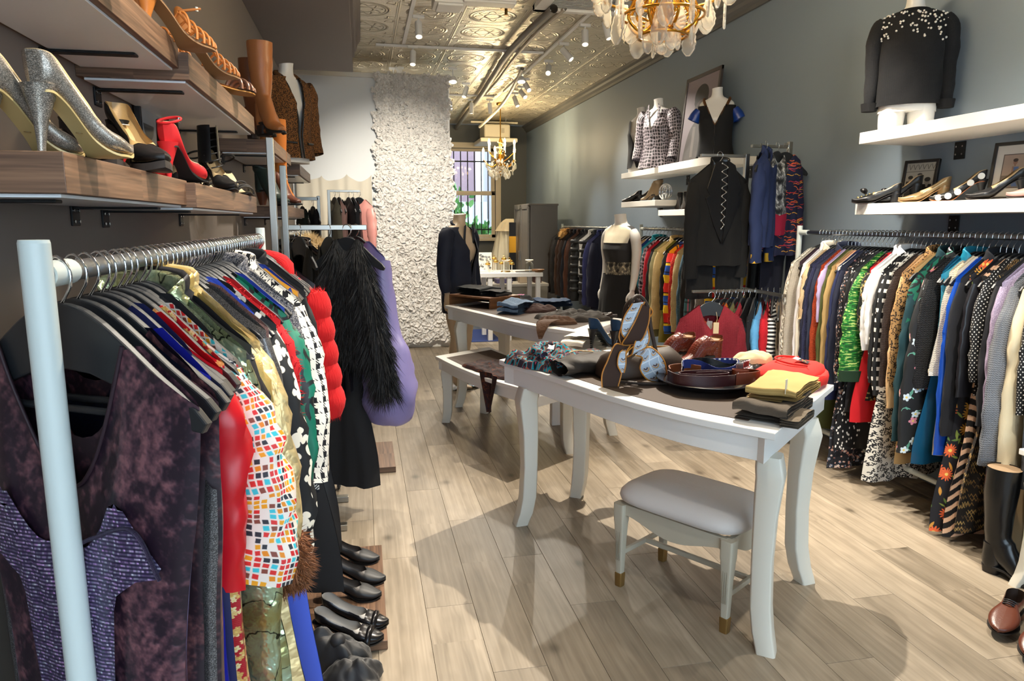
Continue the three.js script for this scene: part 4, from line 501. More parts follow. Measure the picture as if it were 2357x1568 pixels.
// ---------- rails on the right ----------
const RX = 2.82, P0 = (m, o = {}) => mat('#ffffff', { map: m, r: .75, ...o });
const SL = { sl: .58, sr: .062, cr: .05, sf: .34, so: .03, sw: .205, th: .012 }, TK = { sw: .19, th: .012 };
pipeRack('white pipe clothes rack with a packed rail along the right wall', RX, -2.12, -4.24);
pipeRack('clothes rack with bright tops behind the second table', RX, -4.95, -6.98);
pipeRack('farthest clothes rack, packed with dark coats, beside the grey cabinet', RX, -7.75, -9.95);
const tan = '#c2a276', crm = '#e4dccb', nv = '#1c2340';
const rowR = [
  ['sweater', 'sweater', 'cream cable knit long cardigan at the far end of the right rail', mat(crm, { r: .95, bump: B.cable, bs: .01 }), { ...SL, len: .84, sl: .74, sr: .075, cr: .062, sf: .42, th: .03 }],
  ['sweater', 'sweater', 'grey beige ribbed knit beside the cream cable cardigan', knit('#b3aa9b'), { ...SL, len: .8, sl: .7 }],
  ['top', 'top', 'dark plum top behind a bare hanger end', cloth('#2d1a26'), { ...TK, len: .5 }],
  ['shirt', 'shirt', 'plain white shirt with long sleeves on the right rail', cloth('#ebe8ea', { r: .7 }), { ...SL, len: .84, sl: .72, collar: true, placket: cloth('#f3f1f2') }],
  ['cardigan', 'cardigan', 'ivory lace edged blouse next to the plain white shirt', cloth('#e9dfcb'), { ...SL, len: .8, sl: .66, collar: true }],
  ['sweater', 'sweater', 'beige short sleeved knit with a ribbed sleeve end', knit('#d3b48b'), { ...SL, len: .78, sl: .3, sr: .07, cr: .066, cuff: knit('#c9a97f') }],
  ['sweater', 'sweater', 'navy sweater with a tan geometric band near the hem', knit('#25273a'), { ...SL, len: .8, sl: .6, band: [.84, .92, cloth('#b18a5a')] }],
  ['sweater', 'sweater', 'navy sweater with one red stripe round the sleeve', knit('#2a2d4c'), { ...SL, len: .82, sl: .68, band: [.42, .47, cloth('#c2283a')] }],
  ['jacket', 'jacket', 'dark denim blue jacket with plain sleeves', cloth('#262c42'), { ...SL, len: .76, sl: .6, collar: true }],
  ['sweater', 'sweater', 'rust orange ribbed knit with long sleeves', knit('#a53a12', { bs: .003 }), { ...SL, len: .94, sl: .74, sr: .066 }],
  ['blouse', 'blouse', 'lilac printed blouse with a ruffled shoulder', cloth('#b6a2c8'), { ...SL, len: .6, sl: .3 }],
  ['dress', 'dress', 'olive green shirt dress with a cuffed sleeve', cloth('#4d5226'), { ...SL, len: 1.12, sl: .72, cuff: cloth('#424720') }],
  ['blouse', 'blouse', 'tan blouse embroidered with gold flowers at the cuff', cloth('#b3945f'), { ...SL, len: .76, sl: .7, sr: .066, cuff: mat('#e0b058', { r: .5, map: PR.brocade }) }],
  ['blouse', 'blouse', 'peach chiffon blouse with a loose neck', satin('#e2a883'), { ...TK, len: .5 }],
  ['jacket', 'jacket', 'navy track jacket with white piping down the sleeve', cloth('#20284f'), { ...SL, len: .86, sl: .74, band: [.0, .03, white] }],
  ['jacket', 'jacket', 'second navy jacket with a pale blue stripe', cloth('#1d2238'), { ...SL, len: .84, sl: .66, placket: cloth('#dfe4ee') }],
  ['dress', 'dress', 'long dark dress scattered with small pink flowers', P0(PR.floraldark), { ...SL, len: 1.3, sl: .62, hw: .26, A: .02 }],
  ['blouse', 'blouse', 'dark floral blouse with fine straps', P0(PR.floralsmall), { ...SL, len: .66, sl: .46 }],
  ['dress', 'dress', 'black dress with tiny pale dots and ruffles', P0(PR.polka), { ...SL, len: 1.18, sl: .5, hw: .25, A: .02 }],
  ['dress', 'dress', 'charcoal crepe dress hidden between prints', cloth('#25262b'), { ...SL, len: .95, sl: .55 }],
  ['top', 'top', 'bright green melange top with wide sleeves and dark hem', P0(PR.green), { ...SL, len: .7, sl: .58, sr: .08, cr: .1, so: .05, cuff: cloth('#12301a') }],
  ['dress', 'dress', 'yellow green floral dress behind the green melange top', mat('#c9d38a', { map: PR.floraldark, r: .8 }), { ...SL, len: .86, sl: .3 }],
  ['dress', 'dress', 'plain bright red dress showing under the green top', cloth('#c60f1c'), { ...TK, len: .98, hw: .24 }],
  ['blouse', 'blouse', 'sheer white blouse with gathered collar', satin('#eeeceb'), { ...SL, len: .5, sl: .4, sr: .075, collar: true }],
  ['blouse', 'blouse', 'second white blouse with long narrow sleeves', satin('#e9e7e4'), { ...SL, len: .56, sl: .36, collar: true }],
  ['blouse', 'blouse', 'black blouse with large white brush spots', P0(PR.polka), { ...SL, len: .66, sl: .56 }],
  ['sweater', 'sweater', 'black sweater with white square stripes and a tan stripe', P0(PR.blocks), { ...SL, len: .72, sl: .62, sr: .068, band: [.9, .98, cloth('#c99a68')] }],
  ['dress', 'dress', 'long black and white leopard spotted dress', P0(PR.leopardbw), { ...TK, len: 1.26, sw: .2, hw: .27, A: .02 }],
  ['cardigan', 'cardigan', 'dark brown fine knit cardigan', knit('#2b1f1b'), { ...SL, len: .68, sl: .56 }],
  ['blouse', 'blouse', 'apricot beige blouse with a soft shoulder', cloth('#dfb786'), { ...SL, len: .78, sl: .66 }],
  ['blouse', 'blouse', 'tan leopard print blouse with a tied neck', P0(PR.leopardtan), { ...SL, len: .72, sl: .55, collar: P0(PR.leopardtan) }],
  ['trousers', 'trousers', 'folded tan trousers hanging to knee height', cloth('#b3915f'), { ...TK, len: 1.12, sw: .17, neck: .05, hw: .2 }],
  ['jacket', 'jacket', 'dark teal long blazer with a plain sleeve', cloth('#143a42'), { ...SL, len: .9, sl: .8, sr: .082, cr: .085, so: .045, collar: true }],
  ['jacket', 'jacket', 'teal and black patterned scarf jacket', P0(PR.greenleaf), { ...SL, len: .6, sl: .4 }],
  ['jacket', 'jacket', 'black jacket embroidered with pale flowers and green stems', P0(PR.embroid), { ...SL, len: .92, sl: .84, sr: .075, cr: .078, so: .06, collar: true }],
  ['cardigan', 'cardigan', 'black crochet lace cardigan', mat('#17171a', { r: .9, bump: B.knit, bs: .004 }), { ...SL, len: .64, sl: .52 }],
  ['skirt', 'skirt', 'deep petrol blue skirt hanging low', satin('#0f4a68'), { ...TK, len: 1.06, sw: .17, hw: .26 }],
  ['top', 'top', 'turquoise top with only its collar showing', satin('#1f7f9c'), { ...TK, len: .5, collar: true }],
  ['top', 'tank top', 'cream sleeveless top with a fringed hem', knit('#d6cbb4'), { len: .62, sw: .17, neck: .1, dip: .2, ww: .2, hw: .235, th: .014, band: [.96, 1, knit('#efe6d2')] }],
  ['trousers', 'trousers', 'stone coloured trousers under the cream sleeveless top', cloth('#c9bda6'), { ...TK, len: 1.0, sw: .16, hw: .2 }],
  ['blouse', 'blouse', 'electric blue satin blouse with a long sleeve', satin('#1146a8'), { ...SL, len: .86, sl: .8, sr: .06 }],
  ['jacket', 'jacket', 'black suit jacket beside the electric blue blouse', cloth('#16181f'), { ...SL, len: .8, sl: .7, collar: true }],
  ['dress', 'dress', 'long black dress with orange sunflower print', P0(PR.sunflowers), { ...TK, len: 1.33, sw: .18, hw: .26, A: .022 }],
  ['cape', 'cape', 'black pointed hem cape with a peach edge', satin('#1a1a1f'), { ...SL, len: .84, sl: .5, curveHem: .2, band: [.5, .54, cloth('#d9a487')] }],
  ['dress', 'dress', 'peach and black swirl striped long dress', P0(PR.swirl), { ...TK, len: 1.33, sw: .18, hw: .26, A: .02 }],
  ['blouse', 'blouse', 'black and white dotted blouse with a slim sleeve', P0(PR.dots), { ...SL, len: .66, sl: .42, sr: .06 }],
  ['skirt', 'skirt', 'long brown and black aztec patterned skirt', P0(PR.aztec), { ...TK, len: 1.28, sw: .17, hw: .27, A: .018 }],
  ['jacket', 'jacket', 'black jacket beside the lilac sequin top', cloth('#1a1b20'), { ...SL, len: .74, sl: .6 }],
  ['sweater', 'sweater', 'lilac sequin sweater with a ribbed cuff', P0(PR.lilacseq, { r: .5 }), { ...SL, len: .6, sl: .54, sr: .06 }],
  ['coat', 'coat', 'heather grey knit coat with long wide sleeves', knit('#6d7076'), { ...SL, len: 1.0, sl: .74, sr: .085, cr: .1, so: .06 }],
  ['trousers', 'trousers', 'dark grey trousers ending at the black boot', cloth('#4b4a58'), { ...TK, len: 1.26, sw: .15, hw: .17 }],
  ['jacket', 'jacket', 'cream denim jacket with a buttoned cuff', mat('#d9cbaa', { r: .85, bump: B.weave, bs: .0008 }), { ...SL, len: .7, sl: .86, sr: .08, cr: .066, sf: .5, so: .03, collar: true, cuff: mat('#e2d6b8', { r: .85 }), buttons: 4 }],
  ['trousers', 'trousers', 'beige trousers hanging beside the black boot', cloth('#b79b74'), { ...TK, len: 1.3, sw: .15, hw: .17 }],
  ['jacket', 'jacket', 'black and white dotted jacket behind the pinstripe jacket', P0(PR.dots), { ...SL, len: .6, sl: .5 }],
  ['jacket', 'jacket', 'grey pinstripe jacket cut by the right picture edge', P0(PR.pin), { ...SL, len: .86, sl: .8, sr: .075, collar: true }],
  ['dress', 'dress', 'grey pinstripe skirt suit nearest on the right rail', P0(PR.pin), { ...SL, len: 1.1, sl: .7 }],
];
{
  const z0 = onX(1893, 537, RX).z, z1 = onX(2352, 548, RX).z + .3, n = rowR.length;
  rowR.forEach(([k, c, l, m, o], i) => { const z = lerp(z0, z1 + .04, i / (n - 1)), p = V(RX, 1.385, z), ry = rr(-.02, .14); hanger(p, ry, 'black wooden hanger in the tight row on the right rail', 'black wooden hangers on the right rail', false, .86, .03); garment(k, l, c, p.clone().setY(1.355), ry, m, { A: .006, neck: .07, tilt: rr(-.01, .02), ...o }); });
  // second rail, seen between the pearl form and the tail coat
  const rowB = [
    ['jacket', 'jacket', 'petrol blue jacket beside the pearl draped form', cloth('#1c3a52'), { len: .82, sl: .7 }], ['blouse', 'blouse', 'coral and green flower print blouse high on the far rail', mat('#e0b090', { map: PR.floraldark, r: .8 }), { len: .5, sl: .3 }],
    ['coat', 'coat', 'camel beige linen coat with one sleeve forward', cloth('#cdae7f'), { len: .84, sl: .8, sr: .085, cr: .09, sf: .5 }], ['shirt', 'shirt', 'deep blue shirt behind the camel coat', cloth('#1d2d66'), { len: .8, sl: .6 }],
    ['blouse', 'blouse', 'turquoise blouse showing at the collar', satin('#1c8a9c'), { len: .76, sl: .5, collar: true }], ['blouse', 'blouse', 'grey snakeskin print blouse on the far rail', P0(PR.snake), { len: .72, sl: .7 }],
    ['cardigan', 'cardigan', 'crimson red long cardigan on the far rail', knit('#a80f24'), { len: .8, sl: .7 }], ['jacket', 'jacket', 'black jacket between the crimson and the khaki', cloth('#1b1a1a'), { len: .72, sl: .6 }],
    ['jacket', 'jacket', 'khaki green utility jacket with long sleeves', cloth('#8c8560'), { len: .84, sl: .78, sr: .08 }], ['coat', 'coat', 'sand coloured knit coat with a round shoulder', knit('#c6ab78'), { len: .86, sl: .7, collar: true }],
    ['skirt', 'skirt', 'yellow olive velvet skirt hanging low', satin('#8d8432'), { len: .98, sw: .17, hw: .22 }], ['jacket', 'jacket', 'thin black jacket beside the colour block shirt', cloth('#17171a'), { len: .7, sl: .5 }],
    ['shirt', 'shirt', 'red, yellow and blue colour block shirt with black lines', P0(PR.colorblock), { len: .86, sl: .7, sr: .085, sf: .6 }], ['shirt', 'shirt', 'orange red patterned shirt beside the colour block shirt', mat('#d8402a', { map: PR.brocade, r: .7 }), { len: .8, sl: .6 }],
    ['sweater', 'sweater', 'speckled beige knit near the teal denim', knit('#b9a276'), { len: .82, sl: .66 }], ['jacket', 'jacket', 'faded teal denim jacket', mat('#9fc0c0', { map: PR.denim, r: .85 }), { len: .84, sl: .72 }],
    ['jacket', 'jacket', 'black jacket just left of the tail coat', cloth('#19191b'), { len: .8, sl: .6 }], ['shirt', 'shirt', 'pink, teal and grey plaid shirt showing under the tail coat', P0(PR.plaid), { len: 1.0, sl: .9 }],
    ['coat', 'coat', 'long charcoal coat beside the plaid shirt', cloth('#3a3739'), { len: 1.0, sl: .8 }], ['sweater', 'sweater', 'grey marl sweater showing under the tail coat', knit('#8a8784'), { len: .98, sl: .8 }],
    ['skirt', 'skirt', 'long red, blue and yellow colour block skirt low on the far rail', P0(PR.colorblock), { len: 1.3, sw: .16, hw: .25 }]];
  const za = -6.85, zb = -5.15;
  rowB.forEach(([k, c, l, m, o], i) => { const z = lerp(za, zb, i / (rowB.length - 1)), p = V(RX, 1.385, z), ry = rr(.02, .16); hanger(p, ry, 'black hanger on the rail behind the second table', 'black hangers on the middle right rail', false, .86, .03); garment(k, l, c, p.clone().setY(1.355), ry, m, { ...SL, A: .01, nu: 10, nv: 10, th: .02, sf: .5, ...o }); });
  const blackpuff = mat('#1b1c1e', { r: .5 }), rowC = [
    ['coat', 'coat', 'dark leather coat nearest the grey cabinet', leather('#241d18'), {}], ['coat', 'coat', 'black wool coat at the far end of the coats', cloth('#1b1917'), {}], ['coat', 'coat', 'brown suede coat with a shaggy blond fur collar', cloth('#3f2616', { r: .95 }), { furc: 1 }],
    ['coat', 'coat', 'dark brown sheepskin coat beside the fur collar', cloth('#2c1b12'), {}], ['coat', 'coat', 'navy black peacoat between two brown coats', cloth('#14161f'), { len: .84 }], ['jacket', 'jacket', 'chestnut leather jacket edge among the coats', leather('#4a2716'), { len: .8 }], ['coat', 'coat', 'black rain coat with a hood', satin('#17181b'), {}],
    ['jacket', 'jacket', 'matt black padded jacket in the row of coats', blackpuff, { len: .88, puff: 1 }], ['jacket', 'jacket', 'white zipped vest edge between two padded jackets', cloth('#d8d6d0'), { len: .6, sl: 0 }], ['jacket', 'jacket', 'charcoal padded jacket with deep quilting', mat('#2a2b2b', { r: .45 }), { len: .94, puff: 1 }],
    ['coat', 'coat', 'navy blue hooded rain jacket beside the pearl draped form', satin('#1e2658', { r: .5 }), { len: .86 }], ['coat', 'coat', 'dark indigo coat behind the pearl draped form', cloth('#171b33'), { len: .95 }]];
  rowC.forEach(([k, c, l, m, o], i) => {
    const z = lerp(-9.8, -8.0, i / (rowC.length - 1)), p = V(RX, 1.385, z), ry = rr(.05, .2); hanger(p, ry, 'black hanger among the dark coats', 'black hangers on the coat rail');
    const g = garment(k, l, c, p, ry, m, { ...SL, len: .9, sl: .74, sr: .08, cr: .075, sf: .7, th: .05, collar: true, nu: 10, nv: 10, ...o });
    if (o.furc) { const cg = collarGeo({ neck: .09 }); cg.scale(1.6, 1.3, 2.4); const fc = part('fur_collar', cg, mat('#b98a4a', { r: .9 }), g, 'shaggy blond fur collar'); fur('fur', [cg], 2600, .05, mat('#d0a35c', { r: .7 }), fc, { w: .003, g: .3 }); }
    if (o.puff) for (let j = 0; j < 7; j++) part('quilted_band', mg([-1, 1].map((s) => mv(new THREE.TorusGeometry(.062, .026, 6, 14), s * .19, -.17 - j * .1, .01, Math.PI / 2, 0, 0, [1, .75, 1]))), m, g);
  });
}
// ---------- square-tube display stands ----------
const sq = (a, b, t = .026) => { const d = b.clone().sub(a), L = d.length(), g = bx(Math.abs(d.x) > .5 * L ? L : t, Math.abs(d.y) > .5 * L ? L : t, Math.abs(d.z) > .5 * L ? L : t, 0, 0, 0, .003); if (Math.abs(d.x) > .5 * L && Math.abs(d.z) > .05 * L) g.rotateY(-Math.atan2(d.z, d.x)); g.translate((a.x + b.x) / 2, (a.y + b.y) / 2, (a.z + b.z) / 2); return g; };
const brushed = mat('#a9a69e', { r: .3, m: 1 });
function face(kind, cat, label, p, ry, m, o) { return garment(kind, label, cat, p, ry, m, { nu: 22, nv: 18, ...o }); }
{
  const g = thing('display_stand', 'brushed steel four-way stand carrying the tail coat and varsity jacket', 'clothes stand', V(2.53, 0, -4.45));
  part('post', bx(.03, 1.9, .03, 0, .95, 0, .003), brushed, g); part('post', bx(.03, 2.0, .03, .39, 1.0, -.12, .003), brushed, g);
  part('arm', bx(.34, .02, .028, -.16, 1.885, 0, .003), brushed, g); part('arm', bx(.28, .02, .028, .24, 1.965, -.12, .003), brushed, g); part('arm', bx(.42, .02, .028, -.2, 1.0, .12, .003), brushed, g); part('arm', bx(.03, .02, .5, .02, 1.0, .25, .003), brushed, g);
  part('base_bar', bx(.84, .03, .04, .08, .05, -.05, .004), brushed, g); part('base_bar', bx(.04, .03, .9, .05, .08, -.05, .004), brushed, g);
  for (const [x, z] of [[-.35, -.05], [.48, -.05], [.05, .4], [.05, -.5]]) part('caster', mg([cyl(.025, .025, .02, 0, 0, 0, 14).rotateX(Math.PI / 2).translate(x, .025, z), bx(.03, .03, .03, x, .045, z, .004)]), mat('#77787a', { r: .5 }), g);
  // black tail coat facing the room
  const tp = V(2.31, 1.885, -4.4), tc = cloth('#0d0d0e', { r: .95 }), sat = satin('#151517', { r: .3 });
  hanger(tp, .1, 'black hanger under the tail coat collar');
  const t = face('tail_coat', 'jacket', 'black tail coat with wide satin lapels and a glittering necklace', tp, .1, tc, { len: .72, sw: .215, neck: .06, dip: .1, ww: .19, hw: .215, th: .05, A: .008, sl: .62, sr: .068, sf: .7, collar: sat, so: .02 });
  for (const s of [-1, 1]) { part('lapel', ext(shapeOf([[s * .02, -.02], [s * .075, -.05], [s * .125, -.2], [s * .1, -.24], [s * .13, -.26], [s * .07, -.42], [s * .005, -.55], [s * .02, -.4], [s * .03, -.2]]), .006, .002, 1, 6).translate(0, -.02, .058), sat, t, 'glossy satin lapel'); part('tail', bodyGeo({ len: .36, sw: .08, neck: .02, dip: 0, ww: .1, hw: .1, th: .02, seed: s + 4 }).translate(s * .11, -.58, -.01), tc, t); }
  part('shirt_front', ext(shapeOf([[-.03, -.03], [.03, -.03], [.035, -.25], [.004, -.52], [-.004, -.52], [-.035, -.25]]), .004).translate(0, -.02, .05), mat('#0d0d0f', { r: .6 }), t);
  const nk = thing('necklace', 'long rhinestone necklace hanging in the tail coat opening', 'necklace', tp.clone().add(V(0, -.06, .075)), .1); const zg = []; for (let i = 0; i <= 16; i++) zg.push([(i % 2 ? .022 : -.022) * (1 - i / 28), -i * .026, 0]); part('chain', tube(zg, .0028, 90, 5), chrome, nk); part('stone', mg(zg.map((p) => new THREE.IcosahedronGeometry(.006, 0).translate(...p))), crystal, nk).userData.kind = 'stuff';
  // garments on the upper rear arm
  const A2 = (x, label, m, kind, cat, o, ry = 1.2) => { const p = V(2.53 + x, o.yy ?? 1.965, o.zz ?? -4.57); hanger(p, ry, 'black hanger on the upper arm of the steel stand', 'black hangers on the steel stand'); return face(kind, cat, label, p, ry, m, o); };
  A2(.11, 'navy varsity jacket with yellow striped cuffs', cloth('#1b2a52'), 'jacket', 'jacket', { len: .68, sw: .15, neck: .06, sl: .64, sr: .07, cr: .05, sf: .7, th: .05, collar: true, cuff: cloth('#d9a92e'), zz: -4.4 }, .7);
  A2(.17, 'long black sequined dress beside the varsity jacket', mat('#1a1b20', { map: PR.glitter, r: .3, m: .6 }), 'dress', 'dress', { len: 1.3, sw: .17, hw: .2, ww: .14 }, .9);
  A2(.19, 'black jacket squeezed behind the sequined dress', cloth('#17181a'), 'jacket', 'jacket', { len: .7, sl: .5 }, .9);
  A2(.235, 'black and white line print top with a raspberry red hem', P0(PR.zig), 'top', 'top', { len: .6, sw: .18, sl: .3, sr: .07, hw: .2, th: .03, band: [.72, 1, cloth('#b3153c')], zz: -4.47 }, .55);
  A2(.33, 'navy sweater covered in red and gold wavy streaks', P0(PR.streaks), 'sweater', 'sweater', { len: .74, sw: .13, neck: .06, sl: .6, sr: .05, th: .03, zz: -4.52 }, .1);
  A2(.36, 'dark navy dress hanging lowest by the grey wall', cloth('#15182a'), 'dress', 'dress', { len: 1.1, sw: .17, hw: .19 }, .3);
  // tops on the low arms
  const low = [['cardigan', 'cardigan', 'maroon v-neck cardigan with a paper price tag, foremost on the low arm', knit('#74101f'), { len: .62, sw: .2, neck: .07, dip: .16, sl: .56, sr: .066, sf: .6, th: .04, vneck: true, placket: knit('#651020') }],
    ['top', 'top', 'orange fringed top behind the maroon cardigan', mat('#d9502c', { r: .9, bump: B.fur, bs: .004 }), { len: .6, sl: .5 }], ['sweater', 'sweater', 'white and red fluffy striped knit behind the maroon cardigan', mat('#e6dfd6', { r: .95, bump: B.fur, bs: .004 }), { len: .6, sl: .5, band: [.8, .95, cloth('#c22b25')] }], ['blouse', 'blouse', 'burnt orange blouse on the low arm of the steel stand', satin('#b65a1c'), { len: .5, sl: .2 }], ['blouse', 'blouse', 'olive patterned blouse on the low arm of the steel stand', cloth('#5d5a34'), { len: .55, sl: .3 }], ['sweater', 'sweater', 'crimson sweater on the low arm', knit('#8f1226'), { len: .55, sl: .3 }], ['top', 'top', 'black lace top with tiny sparkles on the low arm', mat('#141418', { map: PR.glitter, r: .5 }), { len: .66, sl: .3 }], ['top', 'top', 'sleeveless plain black top on the low arm', cloth('#17171b'), { len: .7, sw: .2 }], ['cardigan', 'cardigan', 'sky blue cardigan sleeve on the low arm', knit('#5fa6d8'), { len: .62, sl: .5, sr: .06 }], ['cardigan', 'cardigan', 'cherry red cardigan beside the sky blue one', knit('#c01224'), { len: .58, sl: .4, sr: .07 }], ['sweater', 'sweater', 'black and white striped jersey top at the end of the low arm', P0(PR.stripes), { len: .6, sl: .4, sr: .075 }], ['scarf', 'scarf', 'beige fringed scarf hanging beside the striped jersey', knit('#a8947e'), { len: .7, sw: .1 }]];
  low.forEach(([k, c, l, m, o], i) => { const t2 = i / (low.length - 1), p = V(i ? lerp(2.2, 2.74, t2) : 2.13, 1.0, i ? lerp(-4.22, -4.3, t2) : -4.08), ry = i ? lerp(.5, 1.0, t2) : -.15; hanger(p, ry, 'black hanger bunched on the low arm of the steel stand', 'black hangers on the low arm'); face(k, c, l, p, ry, m, { nu: 12, nv: 10, th: .02, sf: .5, ...o }); });
  solo('price_tag', 'small beige paper price tag hanging on the maroon cardigan', 'price tag', mg([bx(.035, .07, .002, 0, 0, 0, .001), tube([[0, .035, 0], [.004, .06, .002], [0, .1, -.01]], .0012, 8, 4)]), mat('#d8c09a', { r: .8 }), V(2.14, .8, -4.025), -.15);
}
// ---------- display tables ----------
const tableW = mat('#e9e7e2', { r: .38 }), legW = mat('#d8d3c5', { r: .45 }), brownIn = mat('#4a3b31', { r: .75, bump: B.leather, bs: .0005 });
function outlineOf(front, back, inset = 0) { // closed outline in x,z from a front curve and a back curve
  const f = new THREE.CatmullRomCurve3(front.map(([x, z]) => V(x, 0, z))).getPoints(20), b = new THREE.CatmullRomCurve3(back.map(([x, z]) => V(x, 0, z))).getPoints(20), P = [...f, ...b];
  if (!inset) return P.map((p) => [p.x, p.z]);
  const c = P.reduce((s, p) => s.add(p), V(0, 0, 0)).multiplyScalar(1 / P.length), n = P.length;
  return P.map((p, i) => { const a = P[(i + n - 1) % n], d = P[(i + 1) % n].clone().sub(a).normalize(), q = V(-d.z, 0, d.x); if (q.dot(c.clone().sub(p)) < 0) q.negate(); const corner = i === 0 || i === 20 || i === 21 || i === n - 1 ? 1.35 : 1; return [p.x + q.x * inset * corner, p.z + q.z * inset * corner]; });
}
const slab = (pts, y0, y1, b = .002) => { const s = shapeOf(pts.map(([x, z]) => [x, -z])), g = ext(s, y1 - y0 - 2 * b, b, 1, 4); g.rotateX(-Math.PI / 2); g.translate(0, y0 + b, 0); return muv(g); };
function legGeo(h, dx, dz, w = .04) { // sabre leg: square section, foot kicking out along (dx,dz)
  const ks = [[0, .04, .76], [.03, .034, .78], [.1, .016, .82], [.22, .0, .84], [.45, -.007, .82], [.68, -.004, .9], [.82, .004, 1.02], [.9, .01, 1.08], [.94, .004, 1.06], [1, -.004, .95]], ang = Math.atan2(dz, dx);
  return loft(ks.map(([t, o, k]) => { const r = w * k, c = r * .8; return [[r, c], [c, r], [-c, r], [-r, c], [-r, -c], [-c, -r], [c, -r], [r, -c]].map(([a, b]) => V(o * (h / .7) * dx + a * Math.cos(ang + .785) - b * Math.sin(ang + .785), t * h, o * (h / .7) * dz + a * Math.sin(ang + .785) + b * Math.cos(ang + .785))); }));
}
function bowTable(label, cat, front, back, H, feet, inset) {
  const P = outlineOf(front, back), c = P.reduce((s, p) => [s[0] + p[0] / P.length, s[1] + p[1] / P.length], [0, 0]), loc = (q) => q.map(([x, z]) => [x - c[0], z - c[1]]);
  const g = thing('display_table', label, cat, V(c[0], 0, c[1])), ap = .085 * (H > .6 ? 1 : .8);
  part('tabletop', slab(loc(P), H - .024, H), tableW, g); part('apron', slab(loc(outlineOf(front, back, .022)), H - .024 - ap, H - .024, .001), tableW, g);
  if (inset) part('inset_panel', slab(loc(P).map(([x, z]) => [x * .83, z * .83]), H - .001, H + .002, .0005), brownIn, g, 'dark brown covering on the tabletop');
  for (const [x, z] of feet) { const dx = x - c[0], dz = z - c[1], l = Math.hypot(dx, dz), m = part('leg', legGeo(H - .024 - ap + .004, dx / l, dz / l, H > .6 ? .042 : .04), legW, g); m.position.set(dx - dx / l * .05, 0, dz - dz / l * .05); }
  return g;
}
const TH = .795;
bowTable('large white bow-fronted display table with a brown inset top, nearest the camera', 'table', [[.632, -3.315], [.79, -2.87], [.935, -2.46], [1.075, -2.18], [1.25, -1.942]], [[1.865, -2.505], [1.56, -2.86], [1.36, -3.22], [1.15, -3.68]], TH, [[1.307, -1.987], [1.735, -2.4], [.7, -3.2], [1.08, -3.491]], .085);
bowTable('white bow-fronted display table behind the near one, holding jeans and jackets', 'table', [[.634, -5.643], [.83, -5.06], [1.04, -4.45], [1.285, -4.03]], [[1.745, -4.58], [1.5, -5.0], [1.36, -5.5], [1.2, -6.0]], TH, [[1.285, -4.28], [1.66, -4.5], [.7, -5.49], [1.14, -5.85]], .085);
bowTable('low white bow-fronted bench table tucked between the two tall tables', 'table', [[.491, -5.031], [.6, -4.6], [.74, -4.2], [.95, -3.79]], [[1.36, -4.08], [1.16, -4.5], [1.04, -4.9], [.93, -5.33]], .5, [[.545, -5.08], [.885, -5.277], [.949, -3.97], [1.27, -4.17]], .08);
{ // small square white stand behind the bench
  const s = thing('plinth', 'narrow white square post stand behind the low bench table', 'stand', V(1.33, 0, -4.83)); part('post', bx(.065, .48, .065, 0, .24, 0, .003), tableW, s); part('cap', bx(.3, .02, .3, .1, .49, 0, .003), tableW, s);
  for (const [x, z] of [[.2, .1], [.2, -.1]]) part('post', bx(.05, .48, .05, x, .24, z, .003), tableW, s);
}
{ // upholstered stool
  const s = thing('stool', 'grey upholstered vanity stool with fluted legs and brass feet under the near table', 'stool', V(1.229, 0, -2.417), -1.0), m = mat('#b3ac9a', { r: .5 }), w = .245, d = .165;
  part('seat', loft([[.362, .97, .96], [.368, 1.02, 1.03], [.385, 1.045, 1.06], [.402, 1.03, 1.04], [.42, .97, .95], [.434, .84, .78], [.442, .5, .45], [.444, .1, .1]].map(([y, a, b]) => ell([0, y, 0], (w + .012) * a, (d + .012) * b, 56, .42))), mat('#c9c3be', { r: .8, sheen: .4, bump: B.weave, bs: .0003 }), s, 'pale grey velvet seat');
  const rail = (L) => { const p = [[-L, .352], [L, .352]]; for (let i = 16; i >= 0; i--) { const t = i / 8 - 1; p.push([t * L, .352 - .05 - .045 * Math.cos(t * 3.14 * .98) * (Math.abs(t) < .95 ? 1 : .6) * .5 - .012]); } return ext(shapeOf(p), .018, .001, 1); };
  for (const k of [-1, 1]) { part('seat_rail', rail(w - .02).translate(0, 0, k * (d - .014) - .009), m, s); part('side_rail', rail(d - .02).rotateY(Math.PI / 2).translate(k * (w - .014) - .009, 0, 0), m, s); }
  for (const a of [-1, 1]) for (const b of [-1, 1]) {
    const l = part('leg', loft([[.0, .012], [.06, .0135], [.2, .018], [.27, .022], [.28, .024], [.352, .025]].map(([y, r]) => ell([a * (w - .012), y, b * (d - .012)], r, r, 20, .35))), m, s);
    part('ferrule', loft([[0, .0145], [.004, .0155], [.055, .017], [.058, .015]].map(([y, r]) => ell([a * (w - .012), y, b * (d - .012)], r, r, 20, .35))), mat('#8f7040', { r: .4, m: .6 }), l, 'brass foot cap');
    for (const k of [-1, 0, 1]) part('flute', bx(.003, .15, .002, a * (w - .012) + k * .0075, .19, b * (d - .012) + b * (.019), .0008), mat('#8f8876', { r: .6 }), l);
  }
  for (const k of [-1, 1]) part('stretcher', bx(.016, .02, d * 1.75, k * (w - .012), .14, 0, .003), m, s); part('stretcher', bx(w * 1.9, .02, .016, 0, .14, -.02, .003), m, s);
}
